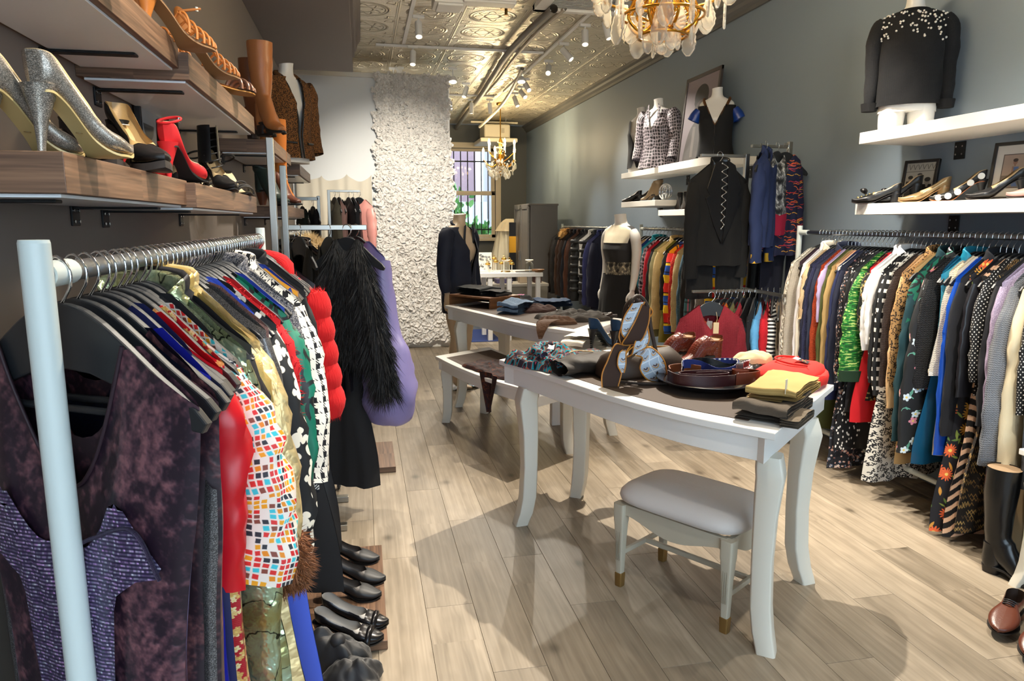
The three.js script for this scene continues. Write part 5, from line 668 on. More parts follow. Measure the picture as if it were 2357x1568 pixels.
// ---------- folded and heaped clothes ----------
function foldGeo(w, d, n, th, sd, o = {}) { // n layers folded to and fro along x, width d along z
  const P = [], r = th / 2; for (let k = 0; k < n; k++) { const dir = k % 2 ? -1 : 1, L = w / 2 * (1 - .06 * (hsh(k, sd) - .3)); for (let i = 0; i <= 10; i++) { const t = i / 10 * 2 - 1; P.push([dir * t * L, k * th + r]); } if (k < n - 1) for (let i = 1; i < 6; i++) { const a = -Math.PI / 2 + Math.PI * i / 6; P.push([dir * (L + r * Math.cos(a) * 1.2), k * th + r + r + r * Math.sin(a)]); } }
  const N = P.length - 1, NZ = 18, rows = (off) => grid(NZ, N, (u, v) => { const i = Math.round(v * N), [x, y] = P[i], z = (u - .5) * d, e = ns(x * 7 + sd, z * 7, y * 9) * .012 * (o.w ?? 1) + ns(x * 22, z * 20 + sd, y * 5) * .004 * (o.w ?? 1), sk = .03 * ns(y * 20, sd) * (o.sk ?? 1); return [x + sk + .008 * ns(z * 9, sd, y * 30), Math.max(.002, y + off + e * Math.min(1, y * 25) * (.4 + y / (n * th))), z * (1 + .06 * ns(x * 5 + y * 40, sd)) , x + y * 3, z]; });
  return mg([rows(0), rows(-th * .42)]);
}
function heapGeo(rx, rz, h, sd, o = {}) { // rumpled cloth lying in a heap, lobed outline
  const nu = 60, nv = 22; return grid(nu, nv, (u, v) => {
    const a = u * Math.PI * 2, c = Math.cos(a), s = Math.sin(a), lob = 1 + .22 * ns(c * 1.6 + sd, s * 1.6, sd) + .06 * ns(c * 6, s * 6, sd), sq = 1 / Math.max(Math.abs(c), Math.abs(s)) ** (o.sq ?? .5), R = lob * sq * v, x = c * rx * R, z = s * rz * R;
    const edge = 1 - v ** 3, n = Math.abs(ns(x * 11 + sd, z * 11, sd)) * .9 + Math.abs(ns(x * 24, z * 24 + sd, 3)) * .35, y = h * (.35 + .65 * edge) * (.55 + .9 * n) * (v > .97 ? .25 : 1) + h * .35 * (1 - v) * (o.dome ?? 1);
    return [x, Math.max(.001, v === 1 ? .001 : y), z, x, z];
  }, true);
}
const onTab = (x, z, y = TH + .003) => V(x, y, z);
{
  const t = thing('sweater', 'turquoise and plum patterned wool sweater folded on the near table corner', 'sweater', onTab(.865, -3.17), .55), tq = P0(PR.turq, { r: .95, bump: B.weave, bs: .001 });
  part('body', heapGeo(.19, .165, .075, 4.2, { sq: .8 }), tq, t); for (const [x, z, r, k] of [[-.03, .1, .5, 1], [.1, .1, .2, 2]]) part('sleeve', pathLoft([[x - .12, .03, z + .02, .05, .025], [x - .02, .035, z + .03, .055, .028], [x + .08, .03, z - .01, .05, .025], [x + .13, .025, z - .06, .04, .02]], 12, 16, V(0, 0, 1), 3, .25, k), tq, t);
  part('collar', pathLoft([[-.13, .06, .06, .018, .02], [-.12, .075, .0, .018, .022], [-.06, .085, -.04, .018, .022], [.0, .085, -.02, .016, .02], [.02, .08, .03, .012, .014]], 10, 24, V(0, 1, 0)), tq, t); part('label', ext(shapeOf([[-.035, 0], [-.01, -.018], [.035, .02], [.01, .014], [0, .03], [-.012, .012]]), .002).rotateX(-1.2).translate(-.06, .085, .045), mat('#e9e4d8', { r: .8 }), t, 'white garment label');
  solo('folded_top', 'off-white top folded at the far left end of the near table', 'top', foldGeo(.2, .15, 4, .02, 6), cloth('#e6dfd0'), onTab(1.13, -3.52), .6);
  const tr = thing('trousers', 'brown leather trousers rolled open on the near table', 'trousers', onTab(1.0, -2.93), .15), lb = leather('#2a211a', { r: .7 });
  part('leg', pathLoft([[-.2, .035, .02, .06, .035], [-.1, .04, .0, .075, .04], [.02, .04, -.02, .08, .038], [.16, .035, -.05, .085, .032], [.26, .03, -.07, .07, .028]], 16, 24, V(0, 0, 1), 2, .35, 3), lb, tr); part('leg', pathLoft([[-.14, .03, -.07, .05, .03], [0, .035, -.1, .06, .034], [.2, .03, -.13, .07, .03]], 14, 20, V(0, 0, 1), 3, .35, 8), lb, tr); part('drawstring', tube([[-.12, .085, -.05], [-.08, .09, -.06], [-.04, .088, -.045], [0, .082, -.05]], .003, 14, 5), mat('#c9a97c', { r: .8 }), tr);
  // slouchy handbag with a scarf knotted on its handle
  const bag = thing('handbag', 'brown leather slouch handbag with upright handles under the knotted scarf', 'handbag', onTab(1.17, -2.86), .25), bl = leather('#33251b', { r: .6 });
  part('body', loft([[0, .2, .085], [.012, .215, .1], [.05, .21, .1], [.085, .19, .085], [.105, .165, .05], [.112, .15, .02]].map(([y, a, b], i) => ell([0, y, 0], a, b, 36, .7).map((p) => V(p.x + .012 * ns(p.x * 9, y * 30, 2), p.y + (i > 2 ? .02 * ns(p.x * 8, p.z * 8, 5) : 0), p.z + .012 * ns(p.z * 9, y * 30, p.x * 9))))), bl, bag);
  part('zip', tube([[-.15, .112, .0], [0, .118, .01], [.15, .108, .0]], .004, 16, 6), brass, bag);
  part('handle', tube([[-.1, .08, .06], [-.085, .16, .05], [-.075, .26, .02], [-.05, .33, .0], [-.01, .34, -.01], [.025, .3, 0], [.035, .2, .02], [.05, .08, .05]], .0085, 40, 8), bl, bag); part('handle', tube([[-.09, .08, -.06], [-.08, .2, -.03], [-.06, .3, -.03], [-.02, .33, -.035], [.02, .28, -.03], [.05, .08, -.06]], .0085, 40, 8), bl, bag);
  part('strap', tube([[-.2, .01, .12], [-.12, .008, .2], [.02, .008, .24], [.14, .008, .2], [.2, .02, .1]], .007, 30, 6), bl, bag); part('charm_cord', tube([[-.02, .12, .09], [-.03, .07, .14], [-.05, .012, .2]], .005, 10, 6), bl, bag);
  const sz = -2.74, S = (x, y, d = 0) => onZ(x, y, sz + d), u = 2.93 / FOC, hw = (x, y, z = 0) => V(x * u, y * u, z), sc = thing('scarf', 'silk scarf in brown, orange and pale blue knotted round the handbag handle', 'scarf', S(1470, 800)), Lc = (p) => p.sub(sc.position.clone().multiplyScalar(1)), sb = mat('#3b2417', { r: .8 }), sp = mat('#ffffff', { map: PR.scarf, r: .4, sheen: .3 }), so = satin('#c5822f');
  const rib = (pts, m, n) => { const R = pts.map(([x, y, d, wx, wy]) => [Lc(S(x, y, d)), hw(wx, wy, .003)]); const b = part(n, ribbon(R, 44), m, sc); part('edge', mg([-1, 1].map((k) => tube(R.map(([c, w]) => c.clone().addScaledVector(w, k).toArray()), .0032, 60, 5))), so, b, 'orange rolled edge'); };
  rib([[1470, 697, .02, 14, 2], [1452, 730, .03, 16, 2], [1448, 765, .035, 17, 3], [1468, 785, .03, 12, 6]], sp, 'upper_wrap');
  rib([[1487, 705, .03, 9, -5], [1478, 740, .045, 15, -4], [1462, 775, .05, 18, -4], [1452, 790, .04, 20, 2], [1470, 790, .02, 10, 3]], sb, 'crossing_wrap');
  rib([[1440, 745, .01, 8, 3], [1437, 770, .02, 12, 4], [1447, 788, .03, 18, 3]], sb, 'back_wrap');
  rib([[1484, 752, .02, 5, 6], [1478, 785, .05, 16, 3], [1470, 808, .05, 16, 8], [1455, 816, .03, 10, 6]], sp, 'lower_wrap');
  rib([[1492, 708, .0, 4, 0], [1494, 720, .01, 8, 2], [1490, 735, .0, 2, 1]], sb, 'loop_end');
  rib([[1452, 800, .04, 8, 4], [1432, 800, .06, 14, -8], [1416, 830, .07, 18, 2], [1408, 862, .08, 22, 0], [1404, 895, .085, 17, 0], [1404, 902, .085, 15, 0]], sb, 'left_tail'); rib([[1446, 800, .05, 4, 4], [1434, 812, .08, 7, 0], [1431, 840, .09, 9, 0], [1433, 858, .09, 3, 0]], sp, 'left_fold');
  rib([[1468, 812, .03, 5, 6], [1488, 812, .05, 9, 12], [1500, 838, .06, 27, 10], [1513, 866, .05, 22, 8], [1530, 880, .04, 6, 2]], sp, 'right_tail');
}
{ // plate of rolled belts
  const c = onTab(1.335, -2.56), p = thing('plate', 'dark navy shallow plate holding coiled belts on the near table', 'plate', c), nvy = mat('#10131f', { r: .2, cc: .6 });
  part('dish', lathe([[0, .008], [.1, .006], [.11, 0], [.13, .004], [.19, .03], [.2, .036], [.198, .04], [.18, .034], [.12, .014], [0, .012]], 48), nvy, p);
  const belt = (label, m, pts, h, o = {}) => { const C = new THREE.CatmullRomCurve3(pts.map(([x, z]) => V(x, 0, z))), g = thing('belt', label, 'belt', c.clone().add(V(0, o.y ?? .035, 0))); const y = (v) => (o.tilt ?? 0) * Math.sin(v * 9); part('strap', mg([0, .0035].map((q) => grid(2, 70, (u, v) => { const a = C.getPoint(v), t = C.getTangent(v); return [a.x - t.z * q, u * h + y(v), a.z + t.x * q, u * h, v]; })).concat([0, h].map((yy) => grid(2, 70, (u, v) => { const a = C.getPoint(v), t = C.getTangent(v); return [a.x - t.z * .0035 * u, yy + y(v), a.z + t.x * .0035 * u]; })))), m, g); if (o.buckle) { const a = C.getPoint(1); part('buckle', bx(.035, h + .012, .006, a.x, h / 2, a.z + .004, .004), o.buckle, g); } if (o.stitch) for (const yy of [.004, h - .004]) part('stitching', mg(Array.from({ length: 34 }, (_, i) => { const a = C.getPoint((i + .5) / 34), t = C.getTangent((i + .5) / 34); return mv(bx(.008, .005, .002, 0, 0, 0, 0), a.x + t.z * .003, yy + y((i + .5) / 34), a.z - t.x * .003, 0, -Math.atan2(t.z, t.x), 0); })), mat('#e9e6de', { r: .7 }), g).userData.kind = 'stuff'; };
  belt('oxblood leather belt coiled at the front of the navy plate', leather('#3b1517', { r: .35 }), [[-.17, .0], [-.16, .09], [-.04, .14], [.06, .12], [.08, .06], [.0, .03], [-.12, .03], [-.15, .06], [-.06, .1], [.04, .09], [.03, .06], [-.08, .06]], .042);
  belt('tan brown leather belt curled at the right of the navy plate', leather('#7a3517', { r: .35 }), [[.05, .13], [.12, .14], [.17, .09], [.16, .03], [.1, .03], [.07, .08], [.12, .1]], .045, { tilt: .006 });
  belt('blue and white stitched webbing belt on top of the plate', cloth('#1d2b6a'), [[-.1, -.02], [-.06, -.09], [.02, -.09], [.05, -.02], [.12, -.01], [.16, -.06], [.08, -.12]], .036, { y: .05, stitch: true, tilt: .012 });
  belt('rust leather belt end under the blue webbing belt', leather('#8a4a26'), [[-.15, -.03], [-.12, -.1], [-.05, -.12], [.0, -.06]], .034, { y: .042 });
  belt('shiny black leather belt with white stitching on the plate back', leather('#1b2120', { r: .25 }), [[.0, -.14], [.04, -.07], [.1, -.06], [.17, -.07], [.19, -.02], [.13, .01]], .036, { y: .055, stitch: true, tilt: .014, buckle: steel });
}
{
  solo('leather_top', 'black leather garment folded behind the navy plate', 'top', heapGeo(.13, .08, .05, 12.4), leather('#15171a', { r: .3 }), onTab(1.63, -2.75), .3);
  solo('scarf_wrap', 'cream and beige folded cloth lying on the black leather garment', 'cloth', heapGeo(.09, .055, .045, 22.1), cloth('#c8b48c'), onTab(1.67, -2.79, TH + .05), .2);
  const rs = thing('sweatshirt', 'bright red folded sweatshirt with a small patch on the far table corner', 'sweatshirt', onTab(1.69, -2.55), .72), rm = mat('#d3241a', { r: .9, bump: B.weave, bs: .0005 });
  part('body', loft([[0, .17, .1], [.008, .185, .115], [.04, .19, .12], [.064, .18, .112], [.084, .15, .085], [.092, .08, .05]].map(([y, a, b], i) => ell([0, y, 0], a, b, 44, .55).map((p) => V(p.x + .01 * ns(p.x * 8, p.z * 8, y * 20), p.y + (i > 0 ? .014 * ns(p.x * 7 + 3, p.z * 9, 1.5) : 0), p.z + .01 * ns(p.z * 9, p.x * 9, 4))))), rm, rs);
  part('hem_fold', pathLoft([[-.16, .035, .09, .02, .014], [-.05, .034, .125, .022, .015], [.06, .03, .125, .022, .016], [.17, .028, .08, .025, .018], [.19, .03, .0, .022, .016]], 10, 26, V(0, 1, 0), 3, .3, 5), rm, rs); part('neck_rib', tube([[-.06, .094, .085], [-.08, .1, .02], [-.03, .104, -.05], [.05, .102, -.05], [.09, .098, .01]], .004, 30, 6), rm, rs);
  const patch = ctex(64, 96, (x, w, h) => { fill(x, w, h, '#17181a'); fill(x, w, 34, '#e9e6e0'); x.fillStyle = '#d9a32c'; x.beginPath(); x.moveTo(40, 44); x.lineTo(30, 62); x.lineTo(38, 66); x.lineTo(24, 88); x.lineTo(46, 64); x.lineTo(38, 60); x.fill(); x.fillStyle = '#b52a22'; x.fillRect(10, 54, 14, 8); x.fillRect(44, 46, 12, 7); x.fillRect(12, 74, 9, 10); }, [1, 1]);
  const pg = new THREE.PlaneGeometry(.045, .06); pg.rotateX(-Math.PI / 2 + .25); part('patch', pg.translate(.0, .104, .045), mat('#ffffff', { map: patch, r: .8 }), rs, 'small white and black emblem patch');
  const kh = thing('trousers', 'mustard khaki trousers folded on top of the grey pair', 'trousers', onTab(1.46, -2.23, TH + .05), .72), km = cloth('#b99a5c'); part('folded_legs', foldGeo(.3, .17, 3, .018, 9), km, kh); part('tag', bx(.02, .05, .002, -.15, .06, .05, .0005), mat('#d9cdb4', { r: .8 }), kh);
  const gr = thing('trousers', 'grey brown elasticated trousers folded at the near table corner', 'trousers', onTab(1.38, -2.16), .72), gm = mat('#5d5246', { r: .95, bump: B.cord, bs: .0012 }); part('folded_legs', foldGeo(.3, .18, 3, .021, 15, { w: 1.4 }), gm, gr); part('cuff', foldGeo(.18, .06, 2, .02, 31, { w: 1.6 }).translate(-.09, 0, .1), mat('#7a6d5b', { r: .95, bump: B.cord, bs: .002 }), gr, 'gathered elastic cuff');
}
{ // second table and bench
  const L = (n, cat, lab, g, m, x, z, y = TH + .003, ry = .5) => solo(n, lab, cat, g, m, V(x, y, z), ry);
  const r = thing('riser', 'low open wooden riser on the left end of the second table', 'riser', V(.94, TH + .003, -5.57), -.95); const oak = mat('#d8b48a', { map: PR.wood, r: .5 }); part('top_board', bx(.46, .014, .34, 0, .078, 0, .002), oak, r); for (const k of [-1, 1]) part('side_board', bx(.014, .071, .34, k * .223, .0355, 0, .002), oak, r); part('back_board', bx(.43, .07, .008, 0, .036, -.165, .001), mat('#1f1c1a'), r);
  L('trousers', 'trousers', 'black trousers folded on the wooden riser', foldGeo(.26, .24, 4, .016, 41), cloth('#1c1d1c'), .9, -5.62, TH + .09, -.95); L('trousers', 'trousers', 'charcoal trousers folded beside the black pair on the riser', foldGeo(.2, .2, 3, .016, 42), cloth('#2a2725'), 1.0, -5.48, TH + .09, -.85); L('jacket', 'jacket', 'black rumpled jacket on the far side of the riser', heapGeo(.15, .1, .05, 43), cloth('#141417'), 1.25, -5.75);
  L('jeans', 'jeans', 'faded pale blue jeans folded at the front of the second table', foldGeo(.3, .17, 5, .018, 44, { w: 1.6 }), mat('#f2f6fa', { map: PR.denim, r: .9 }), 1.1, -5.08, TH + .003, .9); L('jeans', 'jeans', 'mid blue jeans folded at the back of the second table', foldGeo(.26, .16, 4, .016, 45, { w: 1.6 }), mat('#8193ab', { map: PR.denim, r: .9 }), 1.44, -5.38, TH + .003, .4);
  L('jacket', 'jacket', 'reddish brown suede jacket rumpled behind the pale jeans', heapGeo(.16, .1, .045, 46), mat('#35190f', { r: .9 }), 1.26, -5.12); L('jacket', 'jacket', 'grey brown leather jacket spread over the second table', heapGeo(.26, .17, .055, 47.3), cloth('#332b23', { r: .8 }), 1.42, -4.62, TH + .003, .2); L('scarf', 'scarf', 'golden brown velvet scarf spilling over the second table front edge', mg([heapGeo(.13, .06, .055, 48.1), ribbon([[V(-.05, .04, .05), V(.05, 0, .02)], [V(-.12, .03, .1), V(.045, 0, .01)], [V(-.15, -.01, .13), V(.035, 0, 0)], [V(-.16, -.07, .135), V(.012, 0, 0)]], 16)]), mat('#4a2b0e', { r: .75, bump: B.crumple, bs: .003 }), 1.22, -4.42, TH + .003, .1); L('belt_heap', 'belts', 'dark brown tangled belt lying at the right end of the second table', tube([[-.1, .01, 0], [-.03, .03, .03], [.03, .012, -.03], [.07, .03, .02], [.0, .02, .04], [-.05, .012, -.03], [.08, .01, -.01], [.13, .01, .02]], .011, 60, 7), leather('#2b1a14'), 1.6, -4.62); L('flower_clip', 'hair clip', 'small pink flower clip at the back of the second table', mg(Array.from({ length: 6 }, (_, k) => mv(new THREE.SphereGeometry(.022, 8, 6), .026 * Math.cos(k * 1.05), .03, .026 * Math.sin(k * 1.05), 0, 0, 0, [1, .6, 1]))), mat('#c43a8e', { r: .6 }), 1.32, -5.92);
  const b = thing('blouse', 'wine and rust patterned velvet blouse draped over the low bench table', 'blouse', V(.86, .503, -4.42), -1.22), pm = mat('#b8a8a0', { map: PR.paisley, r: .8, bump: B.crumple, bs: .002 }); part('body', heapGeo(.33, .17, .04, 51.2), pm, b); part('hanging_corner', grid(10, 12, (u, v) => { const a = .12 * (1 - v * .85); return [.14 + (u * 2 - 1) * a + .03 * v, .03 - .24 * v, .185 + .015 * Math.sin(u * 9) + .012 * v, u * .24, v * .25]; }), pm, b);
}
// ---------- shoes: toe along +x, sole at y = 0 ----------
function shoeGeo(o) {
  const L = o.L ?? .24, hh = o.heel ?? .09, pt = o.point ?? .6, open = o.open ?? .6, wid = o.wid ?? 1, top = o.top ?? .052, side = o.side ?? .034, vamp = o.vamp ?? .046;
  const h = (t) => hh <= .03 ? hh * (1 - sstep(.55, .7, t)) * 0 + Math.min(hh, .004) : hh * (1 - sstep(.08, .68, t) ** 1.05) * (1 + 0) + (t > .85 ? .008 * ((t - .85) / .15) ** 2 : 0), base = hh <= .03 ? hh : 0;
  const w = (t) => wid * (t < .12 ? .029 * Math.sqrt(Math.max(0, 1 - (1 - t / .12) ** 2)) : t < .42 ? lerp(.029, .026, sstep(.12, .42, t)) : t < .7 ? lerp(.026, .041, sstep(.42, .7, t)) : .041 * Math.pow(Math.max(0, 1 - ((t - .7) / .3) ** (2 - pt * .7)), .5 + pt * .45));
  const u = (t) => t < .3 ? lerp(top, side, sstep(0, .3, t)) : t < open ? lerp(side, vamp, sstep(.3, open, t)) : lerp(vamp, .014, Math.pow((t - open) / (1 - open), 1.15));
  const X = (t) => t * L * (hh > .06 ? .96 : 1), Y = (t) => h(t) + base;
  const wall = (t1, zk, dy) => grid(22, 34, (a, v) => { const t = v * t1, k = a * 2 - 1, T = t < open ? lerp(2.0, 2.25, sstep(0, .3, t)) + (t > open - .16 ? (3.14159 - 2.25) * sstep(open - .16, open, t) ** 2 : 0) : Math.PI, th = k * T, sq = Math.sin(th), cz = Math.cos(th); return [X(t) - .006 * (t < .1 ? (1 - cz) * (1 - t * 10) * .5 : 0), Y(t) + u(t) * (1 - cz) / (1 - Math.cos(Math.min(T, Math.PI))) + dy, w(t) * zk * Math.sign(sq) * Math.abs(sq) ** .75, t * L, k * .08]; }), upper = wall(1, 1, 0), lining = wall(open * .96, .94, .0015).translate(.0022, 0, 0);
  const nar = (v) => hh > .045 ? 1 - .28 * sstep(.02, .2, v) * (1 - sstep(.45, .68, v)) : 1, strip = (dy, k) => grid(6, 30, (a, v) => [X(v), Y(v) + dy, w(v) * nar(v) * (a * 2 - 1) * k, v * L, a * .08]);
  const sole = mg([strip(-.001, 1.03), strip(-.005 - (o.plat ?? 0), 1.03), grid(1, 30, (a, v) => [X(v), Y(v) - .001 - a * (.004 + (o.plat ?? 0)), w(v) * nar(v) * 1.03]), grid(1, 30, (a, v) => [X(v), Y(v) - .001 - a * (.004 + (o.plat ?? 0)), -w(v) * nar(v) * 1.03])]);
  let heel; const y1 = Y(.08) + .002;
  if (hh > .045) { const s = o.block ? 1 : .22; heel = loft([[0, 1], [.1, .98], [.5, .6], [.8, .62], [1, 1]].map(([k, q]) => { const a = o.block ? lerp(.8, 1, k) : lerp(s, 1, Math.pow(k, 2.1)); return ell([L * (.035 + .04 * (o.block ? .9 : k)) + (o.block ? .012 : 0), y1 * k + (k === 1 ? .006 : 0), 0], .029 * a, .026 * a * wid, 14); })); if (o.wedge) heel = null; }
  else heel = loft([[0, 1], [1, 1]].map(([k]) => ell([L * .12, k * base, 0], .03, .03 * wid, 16)));
  return { upper, lining, sole, heel, insole: strip(.004, .9), X, Y, w, u, L, base };
}
function shoe(label, p, ry, m, o = {}, group) {
  const s = shoeGeo(o), g = thing(o.name ?? 'shoe', label, o.cat ?? 'shoe', p, ry, group), lift = .005 + (o.plat ?? 0);
  const add = (n, geo, mm, l) => { geo.translate(0, lift, 0); return part(n, geo, mm, g, l); };
  if (!o.noUpper) { add('lining', s.lining, o.im ?? leather('#b49a72')); add('upper', s.upper, m); } add('sole', s.sole, o.sm ?? leather('#2a211c')); if (s.heel) { s.heel.translate(0, 0, 0); const q = part('heel', s.heel, o.hm ?? m, g); q.scale.y = 1 + lift / Math.max(.03, s.Y(.08)); }
  add('insole', s.insole, o.im ?? leather('#b49a72')); 
  for (const [t, k, hgt, r] of o.straps ?? []) { const y = s.Y(t), w = s.w(t) * 1.02, x = s.X(t), N = 9, P = []; for (let i = 0; i <= N; i++) { const a = Math.PI * i / N; P.push([x + k * Math.sin(a), y + lift + .002 + hgt * Math.sin(a), w * Math.cos(a)]); } part('strap', tube(P, r ?? .004, 22, 6), o.stm ?? m, g); }
  for (const f of o.extra ?? []) f(g, s, lift); return g;
}
const ankle = (r, y, x, m, buckle) => (g, s, l) => { const P = []; for (let i = 0; i < 16; i++) { const a = i / 16 * 6.283; P.push([x + r * Math.cos(a), y + l + .012 * Math.cos(a), r * .85 * Math.sin(a)]); } const st = part('ankle_strap', tube(P, .004, 40, 6, true), m, g); if (buckle) part('buckle', bx(.012, .014, .004, x, y + l, r * .87, .002), steel, st); };
function boot(label, p, ry, m, o = {}) { // tall or short boot: shaft flowing into a foot
  const g = thing('boot', label, 'boot', p, ry, o.group), H = o.H ?? .42, hh = o.heel ?? .03, L = o.L ?? .25, sr = o.sr ?? .06;
  part('shaft_and_foot', pathLoft([[.05, H, 0, sr, sr * 1.02], [.048, lerp(H, Math.min(.13 + hh, H * .85), .35), 0, sr * .98, sr], [.05, lerp(H, Math.min(.13 + hh, H * .85), .7), 0, sr * .84, sr * .86], [.055, Math.min(.13 + hh, H * .85), 0, .038, .048], [.072, Math.min(.09 + hh, H * .72), 0, .036, .058], [.11, .058 + hh * .6, 0, .037, .046], [.16, .034 + hh * .1, 0, .041, .032], [.205, .026, 0, .036, .024], [L - .008, .02, 0, .016 + (o.round ?? .006), .014], [L, .018, 0, .006, .006]], 20, 46, V(0, 0, 1), 2, o.wob ?? .05, o.sd ?? 2), m, g);
  part('heel_counter', loft([[hh * .9, .034, .034], [hh + .02, .04, .037], [Math.min(hh + .06, H * .8), .04, .036], [Math.min(hh + .1, H * .94), .04, .036]].map(([y, a, b]) => ell([.045, y, 0], a, b, 20))), m, g);
  const so = shapeOf([[0.008, .0], [.02, .026], [.06, .032], [.11, .03], [.165, .042], [.21, .038], [L + .004, .012], [L + .006, 0], [L + .004, -.012], [.21, -.038], [.165, -.042], [.11, -.03], [.06, -.032], [.02, -.026]], true); const sg = ext(so, .008, .001, 1); sg.rotateX(Math.PI / 2); const ps = sg.attributes.position; for (let i = 0; i < ps.count; i++) ps.setY(i, ps.getY(i) + .01 + (hh - .004) * (1 - sstep(.1, .17, ps.getX(i)))); sg.computeVertexNormals(); part('sole', sg, o.sm ?? mat('#15120f', { r: .6 }), g);
  if (hh > .01) part('heel', loft([[0, o.slim ? .5 : .9], [1, 1.05]].map(([k, q]) => ell([.045, k * hh, 0], .034 * q, .03 * q, 18, .7))), o.hm ?? mat('#1b1512', { r: .5 }), g);
  part('lining', cap(ell([.05, H - .004, 0], sr * .98, sr * .96, 20), false), mat('#8b7358', { r: .9 }), g); for (const f of o.extra ?? []) f(g); return g;
}
const S1 = s1t + .001, glit = mat('#f0ece4', { map: PR.glitter, r: .3, m: .55 }), goldSole = mat('#c8b078', { r: .45, m: .15 });
{ // lower near shelf: shoes in pairs, toes towards the aisle or away
  const P = (px, py, z, y = S1) => { const q = onZ(px, py, z); q.y = y; return q; };
  const logo = (g, s, l) => { const y = s.Y(.42); part('emblem', cyl(.006, .006, .001, 0, 0, 0, 14).rotateX(.1).translate(s.X(.42), y + l - .007, 0), mat('#7a5a24', { r: .4 }), g); };
  shoe('silver glitter stiletto pump nearest the shelf edge, gold sole showing', V(-.51, S1, -1.32), .95, glit, { heel: .092, L: .185, point: .95, top: .06, side: .045, open: .56, sm: goldSole, extra: [logo], name: 'pump' }); shoe('silver glitter stiletto pump standing nearer the wall', V(-.585, S1, -1.315), 1.0, glit, { heel: .092, L: .185, point: .95, top: .06, side: .045, open: .56, sm: goldSole, extra: [logo], name: 'pump' });
  const spark = mat('#2b2a2d', { map: PR.glitter, r: .4, m: .3 });
  const tag2 = (g, s, l) => part('size_label', bx(.028, .001, .016, s.X(.2), s.Y(.2) + l + .006, 0, 0).rotateZ(0), mat('#f1eee8'), g);
  shoe('black glitter peep-toe heel with a gold lining, facing the room', V(-.575, S1, -1.93), -.85, spark, { heel: .1, L: .235, point: .3, open: .66, plat: .012, im: leather('#b08f5e'), extra: [tag2], name: 'peep_toe_heel' }); shoe('black glitter peep-toe heel behind its partner', V(-.665, S1, -1.9), -.85, spark, { heel: .1, L: .235, point: .3, open: .66, plat: .012, im: leather('#b08f5e'), name: 'peep_toe_heel' });
  const red = mat('#c4161c', { r: .8, sheen: .6 });
  shoe('red suede ankle strap heel seen from behind, black sole', V(-.505, S1, -2.1), 1.3, red, { heel: .085, L: .2, point: .7, top: .06, side: .012, open: .7, sm: mat('#151517'), extra: [ankle(.032, .152, .03, red, 1)], name: 'ankle_strap_heel' }); shoe('red suede heel lying nearer the wall', V(-.6, S1, -2.0), 1.15, red, { heel: .055, L: .2, point: .7, top: .06, sm: mat('#151517'), name: 'ankle_strap_heel' });
  const S2 = S1 - .006, lace = (g, s, l) => { for (let i = 0; i < 6; i++) { const y = .075 + i * .024, x = .085 - i * .008; part('lace', tube([[x, y + l, .03], [x + .02, y + .008 + l, 0], [x, y + .016 + l, -.03]], .0024, 10, 5), black, g); } for (const k of [-1, 1]) part('ankle_panel', grid(8, 12, (u, v) => { const a = lerp(.35, 2.7, u) * k; return [.045 + .046 * Math.cos(a), .1 + l + v * .13, .036 * Math.sin(a) * (1 - .12 * v), u * .1, v * .13]; }), spark, g); };
  shoe('black beaded lace-up heel with silver toe, second shelf', V(-.56, S2, -2.86), -.95, spark, { heel: .1, L: .235, point: .5, open: .6, sm: black, extra: [lace], name: 'lace_up_heel' }); shoe('black beaded lace-up heel partly behind its partner', V(-.66, S2, -2.72), -.95, spark, { heel: .1, L: .235, point: .5, open: .6, sm: black, extra: [lace], name: 'lace_up_heel' });
  const sd = leather('#1b1716', { r: .35 }); shoe('black strappy sandal with an ankle strap at the second shelf end', V(-.56, S2, -3.24), -.95, sd, { heel: .09, L: .23, noUpper: true, straps: [[.72, .01, .035, .006], [.6, .015, .045, .005], [.8, .006, .028, .005]], im: leather('#d9c7a0'), extra: [ankle(.036, .15, .03, sd, 1)], name: 'strappy_sandal' }); shoe('black strappy sandal nearer the wall, second shelf', V(-.65, S2, -3.1), -.9, sd, { heel: .09, L: .23, noUpper: true, straps: [[.72, .01, .035, .006], [.6, .015, .045, .005]], im: leather('#d9c7a0'), extra: [ankle(.036, .15, .03, sd)], name: 'strappy_sandal' });
  // upper shelf
  const U = 1.926, tanS = leather('#b9702e', { r: .4 }), nude = leather('#c9a582');
  shoe('gold glitter mule overhanging the upper shelf front edge', V(-.49, U, -1.42), 1.1, mat('#e2cf9a', { map: PR.glitter, r: .3, m: .5 }), { heel: .06, block: 1, L: .24, noUpper: true, point: .1, straps: [[.62, .01, .04, .009], [.72, .01, .036, .009], [.82, .004, .028, .008]], im: leather('#c8a96a'), sm: leather('#b08a4a'), name: 'mule' });
  const U2 = u2.y + .072, cage = { heel: .085, L: .25, noUpper: true, point: .2, straps: [[.5, .01, .055, .0035], [.58, .012, .052, .0035], [.66, .012, .048, .0035], [.74, .01, .042, .0035], [.82, .008, .034, .0035], [.9, .004, .024, .0035]], im: leather('#d8c3ae'), sm: leather('#8f6a44'), hm: tanS, stm: tanS, name: 'caged_sandal' };
  const back = (g, s, l) => { part('heel_cup', grid(10, 8, (u, v) => { const a = Math.PI * (.55 + .9 * u); return [.03 + .034 * Math.cos(a), s.Y(.05) + l + v * .075 * Math.sin(u * Math.PI) ** .6, .031 * Math.sin(a)]; }), tanS, g); part('instep_cord', tube([[s.X(.5), s.Y(.5) + l + .056, 0], [s.X(.66), s.Y(.66) + l + .05, 0], [s.X(.82), s.Y(.82) + l + .034, 0], [s.X(.93), s.Y(.93) + l + .02, 0]], .004, 16, 6), tanS, g); };
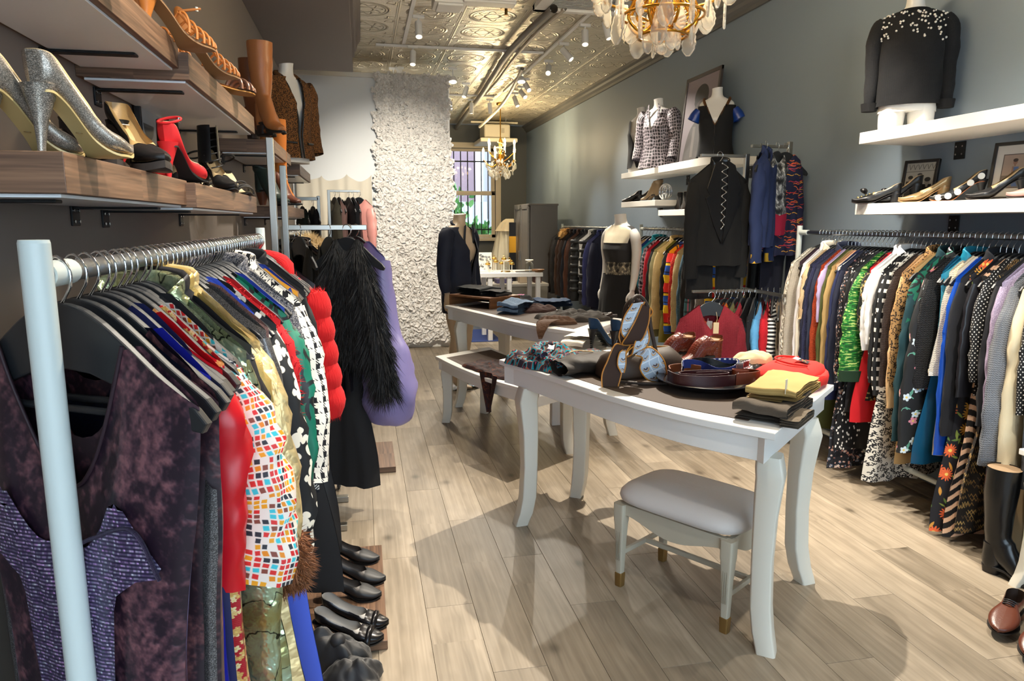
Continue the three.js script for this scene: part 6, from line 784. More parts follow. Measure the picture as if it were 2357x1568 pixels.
  shoe('tan caged sandal with tall ankle straps at the near end of the upper shelf', V(-.5, U2, -1.96), 1.05, tanS, { ...cage, extra: [back, ankle(.04, .2, .045, tanS, 1), ankle(.038, .165, .05, tanS)] }); shoe('tan caged sandal second along the upper shelf', V(-.57, U2, -2.12), 1.2, tanS, { ...cage, extra: [back, ankle(.038, .17, .04, tanS, 1)] }); shoe('tan caged sandal third along the upper shelf, strap upright', V(-.5, U2, -2.34), 1.05, tanS, { ...cage, extra: [back, ankle(.036, .16, .04, tanS, 1)] });
  shoe('rose gold jewelled flat sandal at the end of the upper shelf', V(-.5, U2, -2.72), 1.1, mat('#c99a86', { map: PR.glitter, r: .3, m: .5 }), { heel: .012, L: .25, noUpper: true, point: .2, straps: [[.55, .01, .045, .007], [.66, .01, .04, .008], [.76, .008, .034, .008], [.86, .004, .026, .006]], im: leather('#c79a72'), sm: leather('#a8742f'), name: 'flat_sandal' });
  // tall boots
  const U3 = 1.886; boot('tall tan leather boot upright on the third upper shelf', V(-.5, U3, -4.0), -1.0, leather('#a9693a'), { H: .46, heel: .06, hm: mat('#2a1a14'), sr: .062, sd: 5 }); boot('tall brown leather boot leaning at the wall behind the tan one', V(-.57, U3, -4.12), -.95, leather('#7a4526'), { H: .4, heel: .06, hm: mat('#2a1a14'), sr: .058, sd: 7 });
  boot('orange suede tall boot with white laces on the third lower shelf', V(-.51, 1.551, -4.75), -1.0, mat('#b3651c', { r: .85, sheen: .4 }), { H: .52, heel: .02, sr: .05, sd: 3, extra: [(g) => { for (let i = 0; i < 6; i++) part('lace', tube([[.1 + .0 * i - .006 * i, .1 + i * .03, .026], [.118 - .006 * i, .112 + i * .03, 0], [.1 - .006 * i, .1 + i * .03, -.026]], .003, 8, 5), white, g); }] });
  boot('dark green ankle boot with a brown heel on the third lower shelf', V(-.6, 1.551, -4.5), -.7, leather('#26332d'), { H: .22, heel: .08, slim: 1, hm: leather('#5a2f1c'), sr: .05, sd: 8 }); boot('brown heeled ankle boot behind the steel uprights', V(-.56, 1.551, -4.62), -.6, leather('#5b2f1d'), { H: .2, heel: .085, slim: 1, hm: leather('#5a2f1c'), sr: .05, sd: 9 });
}
{ // near table footwear
  const blue = mat('#15334f', { r: .85, sheen: .5 }), o = { heel: .1, L: .24, point: .8, top: .066, side: .045, hm: black, sm: black, name: 'pump' };
  shoe('navy suede stiletto pump nearest the turquoise sweater', onTab(1.13, -3.44), .55, blue, o); shoe('navy suede stiletto pump nearer the scarf', onTab(1.22, -3.36), .5, blue, o);
  const rust = mat('#64210e', { r: .32, bump: B.knit, bs: .0012 }), b = { H: .13, heel: .05, sr: .044, slim: 1, hm: leather('#4a2313'), L: .25, wob: .03, extra: [(g) => part('top_edge', new THREE.TorusGeometry(.043, .0035, 6, 28).rotateX(Math.PI / 2).translate(.05, .126, 0), leather('#a5683c'), g)] };
  boot('rust woven leather ankle boot on the table, nearer the red sweatshirt', onTab(1.6, -2.95), 3.3, rust, { ...b, sd: 3 }); boot('rust woven leather ankle boot behind its partner on the table', onTab(1.52, -3.06), 3.3, rust, { ...b, sd: 4 });
}
{ // floor footwear
  boot('tall black leather riding boot standing at the right picture edge', V(2.53, 0, -2.36), -1.25, leather('#111214', { r: .22 }), { H: .46, heel: .03, sr: .062, L: .28, round: .012, wob: .04 }); boot('tall black riding boot just outside beside its partner', V(2.66, 0, -2.25), -1.25, leather('#111214', { r: .22 }), { H: .46, heel: .03, sr: .062, L: .28, round: .012, sd: 6 });
  const ox = leather('#5a2c1c', { r: .3 }), oo = { heel: .025, L: .27, point: .1, wid: 1.15, open: .48, top: .06, side: .05, vamp: .062, sm: mat('#1d1613'), im: leather('#2a1d16'), name: 'oxford_shoe', extra: [(g, s, l) => { for (let i = 0; i < 3; i++) part('lace', tube([[s.X(.46 + i * .045), s.Y(.5) + l + .062 - i * .002, .018], [s.X(.48 + i * .045), s.Y(.5) + l + .068 - i * .002, 0], [s.X(.46 + i * .045), s.Y(.5) + l + .062 - i * .002, -.018]], .003, 8, 5), black, g); }] };
  shoe('brown lace-up leather shoe on the floor at the lower right edge', V(2.36, 0, -2.03), 3.7, ox, oo); shoe('brown lace-up leather shoe lowest at the right picture corner', V(2.33, 0, -1.88), 3.7, ox, oo);
  // boards with evening shoes under the left rail
  const bd = (lab, x, z, L) => solo('shoe_board', lab, 'board', bx(.3, .035, L, 0, .0175, 0, .003), woodM, V(x, 0, z), 0);
  bd('brown wooden board on the floor with black sandals below the gold coat', -.11, -2.65, .75); bd('brown wooden board on the floor beyond the black long coat', .0, -4.3, .5);
  const bs = mat('#1a1a1c', { r: .5 }), jw = mat('#35353a', { map: PR.glitter, r: .25, m: .5 }), y = .036;
  const row = [['black satin mule with a pale lining on the floor board, nearest the camera', -2.33, 'sequin'], ['black sandal with a glittering band, second on the floor board', -2.42, 'sequin'], ['black peep-toe shoe, third on the floor board', -2.62, 0], ['black peep-toe shoe, fourth on the floor board', -2.74, 0], ['black court shoe, farthest on the floor board', -2.92, 0]];
  row.forEach(([lab, z, k], i) => shoe(lab, V(-.2 + .02 * (i % 2), y, z), -.25, k ? jw : bs, { heel: .055, L: .235, point: .25, open: .68, im: k ? leather('#8f8a84') : leather('#3a322d'), sm: black, name: 'evening_shoe', straps: k ? [[.78, .004, .034, .012]] : [] }));
  const bow = thing('evening_shoe', 'black shoe smothered in a big sheer tulle bow, lowest by the left rail', 'shoe', V(-.14, .02, -2.2), -.4); part('bow', mg([heapGeo(.12, .07, .1, 61.3), heapGeo(.09, .08, .07, 66.1).translate(.1, 0, .07)]), mat('#17171a', { r: .6, tr: .35 }), bow); part('knot', sph(.025, .03, .1, .02), mat('#17171a', { r: .6 }), bow);
}
// ---------- mannequins (heights of a standing figure, crown cut at the neck) ----------
const LV = [[.64, .15, .1, 0], [.72, .165, .108, 0], [.8, .168, .112, -.004], [.86, .16, .104, 0], [.94, .132, .086, .004], [1.0, .12, .08, .006], [1.06, .126, .084, .006], [1.13, .142, .1, .014], [1.19, .15, .115, .022], [1.25, .155, .1, .012], [1.31, .168, .086, .0], [1.345, .172, .074, -.006], [1.372, .158, .066, -.008], [1.392, .118, .06, -.008], [1.405, .078, .058, -.006], [1.425, .056, .056, -.002], [1.47, .05, .052, .006], [1.512, .052, .054, .014]];
const lv = (y) => { for (let i = 1; i < LV.length; i++) if (y <= LV[i][0]) { const t = (y - LV[i - 1][0]) / (LV[i][0] - LV[i - 1][0]); return LV[i].map((q, k) => lerp(LV[i - 1][k], q, t)); } return LV[LV.length - 1]; };
const ys = (a, b, n) => Array.from({ length: n + 1 }, (_, i) => lerp(a, b, i / n));
const formWhite = mat('#e9e6e0', { r: .35 }), skinT = mat('#cdb595', { r: .4 });
const torsoGeo = (y0 = .72, tilt = .015) => { const R = [...ys(y0, 1.5, 34)].map((y) => { const l = lv(y); return ell([0, y, l[3]], l[1], l[2], 32, .92); }); const top = R.length - 1; R[top].forEach((p) => { p.y += tilt * (p.x / .05) * .4; }); return loft(R); };
const armPts = (s, o = {}) => [[s * .15, 1.345, 0, .05, .045], [s * .188, 1.3, 0, .05, .047], [s * .205, 1.2, -.005, .045, .044], [s * (o.x1 ?? .22), 1.08, o.z1 ?? -.01, .038, .038], [s * (o.x2 ?? .23), .96, o.z2 ?? .0, .034, .034], [s * (o.x3 ?? .235), .84, o.z3 ?? .03, .026, .024]];
const armGeo = (s, o) => pathLoft(armPts(s, o), 14, 22, V(1, 0, 0), 3);
function handGeo(s) { // relaxed hand hanging from the wrist at the origin, palm towards the body
  const P = [pathLoft([[0, .01, 0, .013, .023], [0, -.02, 0, .014, .03], [0, -.055, .004, .014, .038], [0, -.085, .008, .012, .036]], 12, 12, V(1, 0, 0))];
  [[-.027, .062, .0], [-.009, .075, .004], [.01, .07, .003], [.027, .055, -.002]].forEach(([z, L, k]) => P.push(pathLoft([[0, -.07, z, .008, .009], [s * -.002, -.085 - L * .35, z * 1.05, .0078, .0085], [s * -.008, -.085 - L * .7, z * 1.02, .0068, .0075], [s * -.018, -.085 - L, z, .005, .0055]], 8, 12, V(1, 0, 0))));
  P.push(pathLoft([[0, -.02, .02, .011, .012], [s * -.006, -.045, .042, .01, .011], [s * -.012, -.07, .05, .0085, .009], [s * -.016, -.095, .05, .006, .0065]], 8, 12, V(1, 0, 0))); return mg(P);
}
// clothing that follows the figure: rows from y1 (top) to y0 (hem), opened at the front by gap(y)
function wear(y1, y0, off, o = {}) {
  const gap = o.gap ?? (() => 0), nu = o.nu ?? 44, nv = o.nv ?? 30, fl = o.flare ?? 0, sd = o.seed ?? 2;
  return grid(nu, nv, (u, v) => { const y = lerp(y1, y0, v), l = lv(Math.max(y, .64)), g = gap(y), a = o.front ? lerp(-o.front, o.front, u) : lerp(g, Math.PI * 2 - g, u), below = Math.max(0, .95 - y) , k = off + fl * below + .006 * ns(Math.sin(a) * 3 + sd, y * 7, Math.cos(a) * 3) + (o.fold ?? .01) * below * 3 * Math.sin(a * 7 + sd), bl = o.straight ? sstep(1.3, 1.12, y) * (o.straight === 2 ? 1 : .75) : 0, sx = Math.max(l[1], lerp(l[1], .158, bl)), sz = Math.max(l[2], lerp(l[2], .108, bl)); return [Math.sin(a) * (sx + k), y, l[3] + Math.cos(a) * (sz + k), a * .16, y]; });
}
const wearSleeve = (s, o = {}) => { const k = o.end ?? 1, n = Math.max(3, Math.round(6 * k)); return pathLoft(armPts(s, o).slice(0, n).map(([x, y, z, a, b], i) => [x + s * .006, y, z, a + (o.off ?? .012) + (o.flareS ?? 0) * i, b + (o.off ?? .012) + (o.flareS ?? 0) * i]), 16, 22, V(1, 0, 0), 1, .12, s + (o.seed ?? 3)); };
function form(label, p, ry, sc = 1, y0 = .72, m = formWhite, o = {}) { const g = thing(o.name ?? 'mannequin_torso', label, 'mannequin', p, ry); g.scale.setScalar(sc); const t = part('torso', torsoGeo(y0), m, g); t.position.y = -y0; if (o.arms) for (const s of [-1, 1]) { const a = part('arm', armGeo(s, o.arms), m, g); a.position.y = -y0; } return g; }
function dressOn(g, n, cat, label, y0, build) { const t = thing(n, label, cat, g.position.clone(), g.rotation.y); t.scale.copy(g.scale); build((name, geo, m, l) => { const q = part(name, geo, m, t, l); q.position.y = -y0; return q; }); return t; }
{ // standing form in a navy blazer
  const p = V(.82, .02, -6.15), ry = .85, g = form('standing flesh toned mannequin by the flower wall, on a round glass base', p, ry, 1, .64, skinT, { name: 'mannequin' });
  g.children[0].position.y = 0;
  for (const s of [-1, 1]) { part('arm', armGeo(s), skinT, g); const h = part('hand', handGeo(s), skinT, g); h.position.set(s * .237, .835, .032);
    part('leg', pathLoft([[s * .085, .74, 0, .082, .09], [s * .085, .6, .004, .072, .078], [s * .08, .47, .012, .052, .056], [s * .078, .42, .012, .05, .052], [s * .076, .33, -.006, .05, .054], [s * .074, .2, -.008, .038, .042], [s * .072, .1, -.004, .028, .034], [s * .072, .045, .015, .03, .045], [s * .074, .02, .07, .036, .022], [s * .076, .012, .13, .03, .013], [s * .076, .01, .16, .015, .008]], 18, 44, V(1, 0, 0)), skinT, g); }
  part('glass_base', lathe([[0, 0], [.165, 0], [.17, .004], [.165, .009], [0, .009]], 48).translate(-.0, -.02, 0), mat('#eef4f2', { r: .04, tr: 1, th: .009, ior: 1.5 }), g); part('base_rod', cyl(.009, .009, .3, -.075, .14, -.05, 10), chrome, g);
  dressOn(g, 'blazer', 'blazer', 'navy blazer with a deep neckline and satin pocket flaps on the mannequin', 0, (A) => {
    const nb = cloth('#10172a', { r: .8 }), st = satin('#0d1220'); A('body', wear(1.39, .66, .022, { gap: (y) => clamp((y - .98) / .38) * .62 + .01, straight: 1, flare: .04 }), nb);
    for (const s of [-1, 1]) { A('sleeve', wearSleeve(s, { off: .02 }), nb); const l = ext(shapeOf([[s * .0, 1.0], [s * .05, 1.12], [s * .085, 1.3], [s * .07, 1.4], [s * .045, 1.41], [s * .06, 1.28], [s * .03, 1.12]]), .004, .001, 1); A('lapel', l.translate(0, 0, .1), st); A('pocket_flap', bx(.12, .02, .006, s * .085, .87, .145, .002), st); A('pocket', bx(.115, .1, .004, s * .085, .805, .147, .002), st); A('pocket_piping', bx(.12, .007, .008, s * .085, .884, .146, .001), brass); }
    A('collar', tube([[-.075, 1.385, .03], [-.07, 1.425, -.03], [0, 1.44, -.055], [.07, 1.425, -.03], [.075, 1.385, .03]], .012, 20, 8), nb);
  });
}
{ // pearl draped form between the two far rails
  const p = V(2.27, .02, -6.1), ry = -1.2, g = form('cream mannequin with bare arms, standing before the far clothes rails', p, ry, 1, .64, formWhite, { name: 'mannequin' }); g.children[0].position.y = 0;
  for (const s of [-1, 1]) { part('arm', armGeo(s, { x3: .2, x2: .195, x1: .195 }), formWhite, g); const h = part('hand', handGeo(s), formWhite, g); h.position.set(s * .202, .835, .032); part('leg', pathLoft([[s * .085, .74, 0, .082, .09], [s * .08, .45, .012, .052, .056], [s * .074, .2, -.008, .038, .042], [s * .072, .05, .0, .03, .045], [s * .076, .01, .12, .03, .013]], 14, 24, V(1, 0, 0)), formWhite, g); }
  part('glass_base', lathe([[0, 0], [.165, 0], [.17, .004], [.165, .009], [0, .009]], 40).translate(0, -.02, 0), mat('#eef4f2', { r: .04, tr: 1, th: .009, ior: 1.5 }), g);
  dressOn(g, 'dress', 'dress', 'black dress with an ivory yoke and printed waist on the cream mannequin', 0, (A) => { const bk = cloth('#131315'); A('bodice', wear(1.4, 1.05, .012), mat('#1b1b1d', { r: .6 })); A('yoke', wear(1.405, 1.25, .02, { front: 1.15, nv: 14 }), satin('#ded3b8')); A('waist', wear(1.08, .93, .016), mat('#d8ccb0', { map: PR.zig, r: .7 })); A('skirt', wear(.97, .12, .02, { straight: 1, flare: .1, fold: .012 }), bk); });
  for (const [lab, r, dy, n] of [['long double strand of ivory pearls hanging to the mannequin waist', .1, .36, 90], ['short strand of ivory pearls close round the mannequin neck', .075, .07, 44]]) { const t = thing('pearl_necklace', lab, 'necklace', p.clone(), ry), pts = []; for (let i = 0; i < n; i++) { const a = i / n * 6.283, f = (1 + Math.cos(a)) / 2, y = 1.42 - dy * Math.pow(f, 1.2), z = lerp(-.06, .0, 1 - f) + f * (lv(y)[2] + lv(y)[3] + .048); pts.push([Math.sin(a) * r * (1 - .35 * f), y, z]); } part('pearls', mg(pts.map((q) => new THREE.IcosahedronGeometry(.0062, 1).translate(...q))), mat('#efe6d2', { r: .25, sheen: .4 }), t).userData.kind = 'stuff'; part('thread', tube(pts, .001, 80, 4, true), white, t); }
}
// forms on the shelves
const whiteSh = mat('#efece5', { r: .5 });
function rightShelf(label, xf, y0, y1, zn, zf) { const g = thing('wall_shelf', label, 'shelf', V(XR, y0, zn)), w = XR - xf, L = zn - zf; part('board', bx(w, y1 - y0, L, -w / 2, (y1 - y0) / 2, -L / 2, .002), whiteSh, g); for (const k of [.14, .86]) { const b = part('bracket', bx(.006, .09, .07, -.004, -.05, -L * k, .002), blackSteel, g, 'black steel bracket'); part('screw', mg([[-.03, .02], [-.03, -.02], [-.07, .02], [-.07, -.02]].map(([y, z]) => cyl(.005, .005, .004, 0, 0, 0, 8).rotateZ(Math.PI / 2).translate(-.009, y, -L * k + z))), steel, b); } return g; }
const XF = 2.68; const at = (px, py) => onX(px, py, XF), a1 = at(1979, 306), a2 = at(1979, 332), b1 = at(1969, 470), b2 = at(1969, 494.5), c1 = at(1515, 382), c2 = at(1643, 360), c3 = at(1515, 398), d1 = at(1430, 400), d2 = at(1430, 412), e1 = at(1515, 484), e2 = at(1515, 497), f1 = at(1430, 466), f2 = at(1430, 478);
rightShelf('white upper wall shelf carrying the pearl sweater form', XF, a2.y, a1.y, -1.6, a1.z); rightShelf('white lower wall shelf with framed photos and heels', XF, b2.y, b1.y, -1.6, b1.z);
rightShelf('white upper wall shelf under the tall portrait', XF, c3.y, c1.y, c2.z, c1.z); rightShelf('white upper wall shelf under the vest and snakeskin forms', XF, d2.y, d1.y, c1.z - .08, d1.z); rightShelf('white lower wall shelf behind the tail coat', XF, e2.y, e1.y, c2.z, e1.z); rightShelf('white lower wall shelf with the silver ball and wedge shoe', XF, f2.y, f1.y, e1.z - .08, f1.z);
{
  const sp = V(2.86, a1.y + .001, -3.42), sc = .83, g = form('white half mannequin with bare hips on the upper right shelf', sp, -.62, sc, .79); g.children[0].position.y = -.68;
  for (const s of [-1, 1]) part('thigh', pathLoft([[s * .082, .18, 0, .075, .09], [s * .083, .1, .004, .078, .092], [s * .085, .04, .006, .074, .086], [s * .085, 0, .006, .07, .082]], 22, 14, V(1, 0, 0)), formWhite, g);
  dressOn(g, 'sweater', 'sweater', 'black sweater with scattered pearls on the shoulders, on the shelf form', .68, (A) => { const bk = knit('#131417', { bs: .0008 }); A('body', wear(1.402, .83, .024, { straight: 2, nv: 36, fold: .004 }), bk); for (const s of [-1, 1]) { A('sleeve', wearSleeve(s, { off: .008, x1: .205, x2: .208, x3: .21, z3: .0 }), bk); A('cuff', cyl(.052, .046, .05, s * .216, .835, 0, 18), bk); } A('neck_rib', new THREE.TorusGeometry(.082, .008, 8, 32).rotateX(Math.PI / 2).translate(0, 1.405, -.004), bk);
    const pg = new THREE.IcosahedronGeometry(.0062, 1), pm = mat('#f3efe6', { r: .2 }); for (let i = 0; i < 96; i++) { const y = 1.39 - .19 * Math.pow(rnd(), 1.4), a = rr(-1.5, 1.5), l = lv(y), k = .03, m = A('pearl', pg, pm); m.position.set(Math.sin(a) * (l[1] + k), y - .68, l[3] + Math.cos(a) * (l[2] + k)); m.scale.setScalar(rr(.8, 1.25)); } });
  // black and gold top
  const kp = V(2.9, c1.y + .001, -5.62), k = form('white torso form beside the tall portrait', kp, -.55, .82, .8); dressOn(k, 'top', 'top', 'black v-neck top with gold trim and blue sleeves on the torso form', .8, (A) => { const bk = cloth('#101114'), gd = mat('#8a6a24', { map: PR.leopardtan, r: .5 }), bl = satin('#143a8a'); A('body', wear(1.33, .83, .014, { gap: (y) => clamp((y - 1.13) / .24) * .62 + .005, flare: .12, straight: 1 }), bk); for (const s of [-1, 1]) { A('strap', tube([[s * .1, 1.32, .085], [s * .125, 1.385, .04], [s * .12, 1.4, -.02], [s * .1, 1.33, -.08]], .014, 18, 8), gd); A('v_trim', tube([[0, 1.13, .142], [s * .04, 1.2, .132], [s * .085, 1.31, .1]], .006, 14, 6), gd); A('sleeve', pathLoft([[s * .165, 1.29, 0, .05, .05], [s * .2, 1.24, 0, .06, .06], [s * .225, 1.19, .0, .065, .06]], 14, 10, V(1, 0, 0), 1), bl); A('side_panel', wear(1.15, .84, .019, { gap: () => 1.35, nu: 12 }), bl); } });
  const vp = V(2.86, d1.y + .001, -7.15), v = form('white torso form in the black vest on the far shelf', vp, -1.1, .86, .74); dressOn(v, 'vest', 'vest', 'black pinstripe waistcoat with an open neck on the far shelf form', .74, (A) => { const bk = cloth('#19181a'); A('body', wear(1.36, .8, .016, { gap: (y) => y > 1.08 ? clamp((y - 1.08) / .3) * .7 : clamp((.9 - y) / .2) * .4, straight: 1 }), bk); A('collar', tube([[-.08, 1.38, .02], [-.06, 1.43, -.03], [.06, 1.43, -.03], [.08, 1.38, .02]], .014, 16, 8), bk); for (let i = 0; i < 3; i++) A('button', sph(.009, .0, 1.05 - i * .06, .118, 8), steel); });
  const bp2 = V(2.86, d1.y + .001, -6.72), b = form('white torso form in the snakeskin blouse on the far shelf', bp2, -1.0, .86, .72); dressOn(b, 'blouse', 'blouse', 'grey snakeskin print wrap blouse with puffed shoulders on the shelf form', .72, (A) => { const sn = P0(PR.snake, { r: .5 }); A('body', wear(1.38, .74, .02, { gap: (y) => clamp((y - 1.15) / .22) * .5, straight: 1, flare: .2, fold: .018 }), sn); for (const s of [-1, 1]) { A('sleeve', wearSleeve(s, { off: .03, flareS: .004 }), sn); A('collar', ext(shapeOf([[s * .02, 1.16], [s * .075, 1.25], [s * .09, 1.4], [s * .06, 1.44], [s * .055, 1.3]]), .006).translate(0, 0, .1), sn); } A('brooch', sph(.014, .0, 1.1, .135, 10), chrome); });
  // leopard jacket on the left
  const lp = V(-.5, 1.881, -5.6), l = form('white torso form in the leopard jacket on the left wall shelf', lp, .75, .94, .76); dressOn(l, 'jacket', 'jacket', 'brown leopard fur jacket with black piping on the left shelf form', .76, (A) => { const lm = mat('#ffffff', { map: PR.leopard, r: .95, bump: B.fur, bs: .003 }), pz = satin('#121214'); A('body', wear(1.392, .79, .035, { gap: (y) => .05 + clamp((y - 1.0) / .4) * .35, straight: 1, flare: .06 }), lm); for (const s of [-1, 1]) { A('sleeve', wearSleeve(s, { off: .03 }), lm); A('front_piping', tube([[s * .012, .79, .165], [s * .015, .95, .145], [s * .025, 1.1, .155], [s * .06, 1.3, .115], [s * .075, 1.4, .05]], .006, 24, 6), pz); A('pocket_piping', tube([[s * .05, .9, .165], [s * .13, .905, .125]], .008, 8, 6), pz); } A('collar', tube([[-.08, 1.385, .05], [-.085, 1.42, -.01], [0, 1.44, -.07], [.085, 1.42, -.01], [.08, 1.385, .05]], .022, 24, 8), lm); });
}
// ---------- framed pictures ----------
function picture(label, p, ry, w, h, fr, mt, print, rx = -.09) { const g = thing('picture_frame', label, 'picture', p, ry), k = new THREE.Group(); const f = .02 * (w > .4 ? 1.6 : .8); const R = (x, y, q, l) => mv(bx(q, l, .02, 0, 0, 0, .002), x, y, 0); const tilt = (geo) => geo.rotateX(rx); 
  part('frame', tilt(mg([R(-w / 2 + f / 2, h / 2, f, h), R(w / 2 - f / 2, h / 2, f, h), R(0, f / 2, w, f), R(0, h - f / 2, w, f)])), fr, g); part('print', tilt(new THREE.PlaneGeometry(w - 2 * f, h - 2 * f).translate(0, h / 2, .003)), mat('#c9c9c9', { map: print, r: .55 }), g); part('backing', tilt(bx(w - .01, h - .01, .008, 0, h / 2, -.006, .001)), black, g); return g; }
{
  const head = (x, cx, cy, r, skin, hair) => { x.fillStyle = skin; x.beginPath(); x.ellipse(cx, cy, r * .74, r, 0, 0, 6.2832); x.fill(); x.fillRect(cx - r * .3, cy + r * .6, r * .6, r * .9); x.fillStyle = hair; x.beginPath(); x.ellipse(cx, cy - r * .62, r * .82, r * .62, 0, 0, 6.2832); x.fill(); };
  const por = ctex(256, 512, (x, w, h) => { const g = x.createLinearGradient(0, 0, 0, h); g.addColorStop(0, '#a99aa4'); g.addColorStop(1, '#948a90'); x.fillStyle = g; x.fillRect(0, 0, w, h); x.fillStyle = '#57504e'; x.beginPath(); x.moveTo(30, h); x.bezierCurveTo(40, 300, 90, 270, 128, 262); x.bezierCurveTo(190, 270, 225, 330, 236, h); x.fill(); x.fillStyle = '#7a716c'; x.fillRect(90, 300, 22, 190); head(x, 132, 190, 66, '#5d4f4a', '#2b2625'); x.fillStyle = '#2a2422'; x.beginPath(); x.ellipse(132, 118, 56, 72, 0, 0, 6.2832); x.fill(); x.fillStyle = '#5d4f4a'; x.beginPath(); x.ellipse(134, 198, 45, 58, 0, 0, 6.2832); x.fill(); x.fillStyle = '#241f1e'; for (const k of [115, 150]) { x.beginPath(); x.ellipse(k, 190, 9, 4, 0, 0, 6.2832); x.fill(); x.fillRect(k - 12, 174, 24, 4); } x.fillStyle = '#7b6a62'; x.fillRect(131, 190, 6, 26); x.fillStyle = '#3d2d2c'; x.beginPath(); x.ellipse(134, 230, 17, 6, 0, 0, 6.2832); x.fill(); });
  const q0 = onX(1620, 362, 2.86), ps = picture('tall framed monochrome portrait leaning on the white shelf', V(2.9, c1.y + .002, -6.02), -Math.PI / 2, .66, .78, mat('#3a3433', { r: .4 }), .6, por, -.1);
  const grp = ctex(192, 256, (x, w, h) => { fill(x, w, h, '#c4bfb2'); x.strokeStyle = '#5b5853'; x.lineWidth = 3; for (let i = 0; i < 6; i++) { x.beginPath(); x.moveTo(14 + i * 30, 10); x.lineTo(26 + i * 30, 44); x.lineTo(38 + i * 30, 12); x.stroke(); } x.beginPath(); x.moveTo(0, 60); x.lineTo(w, 56); x.stroke(); for (const [a, b, r, c] of [[35, 110, 20, '#2e2c2a'], [95, 95, 20, '#4b4844'], [150, 130, 24, '#1f1e1d'], [70, 170, 22, '#23211f'], [125, 190, 20, '#3a3735']]) { x.fillStyle = c; x.fillRect(a - r * 1.3, b + r * .7, r * 2.6, h); head(x, a, b, r, '#a49c90', c); } });
  const bl = ctex(192, 256, (x, w, h) => { fill(x, w, h, '#dedad3'); x.fillStyle = '#5a4e4a'; x.fillRect(34, 44, 124, 170); x.fillStyle = '#b39c8d'; x.fillRect(38, 48, 116, 162); x.fillStyle = '#7c6d62'; x.fillRect(38, 150, 116, 60); x.fillStyle = '#48669c'; x.beginPath(); x.moveTo(84, 108); x.lineTo(112, 108); x.lineTo(124, 206); x.lineTo(92, 206); x.fill(); head(x, 94, 84, 14, '#9b7460', '#3a2a24'); x.fillStyle = '#9b7460'; x.fillRect(82, 106, 8, 46); });
  picture('small black framed group photograph on the lower right shelf', V(2.95, b1.y + .002, -3.4), -1.25, .19, .235, black, .3, grp, -.16); picture('small white matted photograph of a blue dress on the lower right shelf', V(2.95, b1.y + .002, -2.82), -1.3, .21, .27, black, .3, bl, -.14);
  picture('small framed print half hidden behind the tail coat', V(2.92, e1.y + .002, -5.75), -1.5, .16, .24, mat('#c9c2b2'), .2, ctex(64, 96, (x, w, h) => { fill(x, w, h, '#d9d3c4'); x.fillStyle = '#7d6b45'; x.beginPath(); x.moveTo(24, 96); x.lineTo(30, 30); x.lineTo(40, 30); x.lineTo(46, 96); x.fill(); }), -.1);
  picture('black framed print on the left wall behind the heels', V(XL + .02, 1.565, -2.74), Math.PI / 2, .3, .33, black, .3, ctex(96, 128, (x, w, h) => { fill(x, w, h, '#d9dde0'); x.fillStyle = '#5b5a5c'; x.beginPath(); x.arc(34, 44, 22, 0, 3.14); x.fill(); }), 0);
}
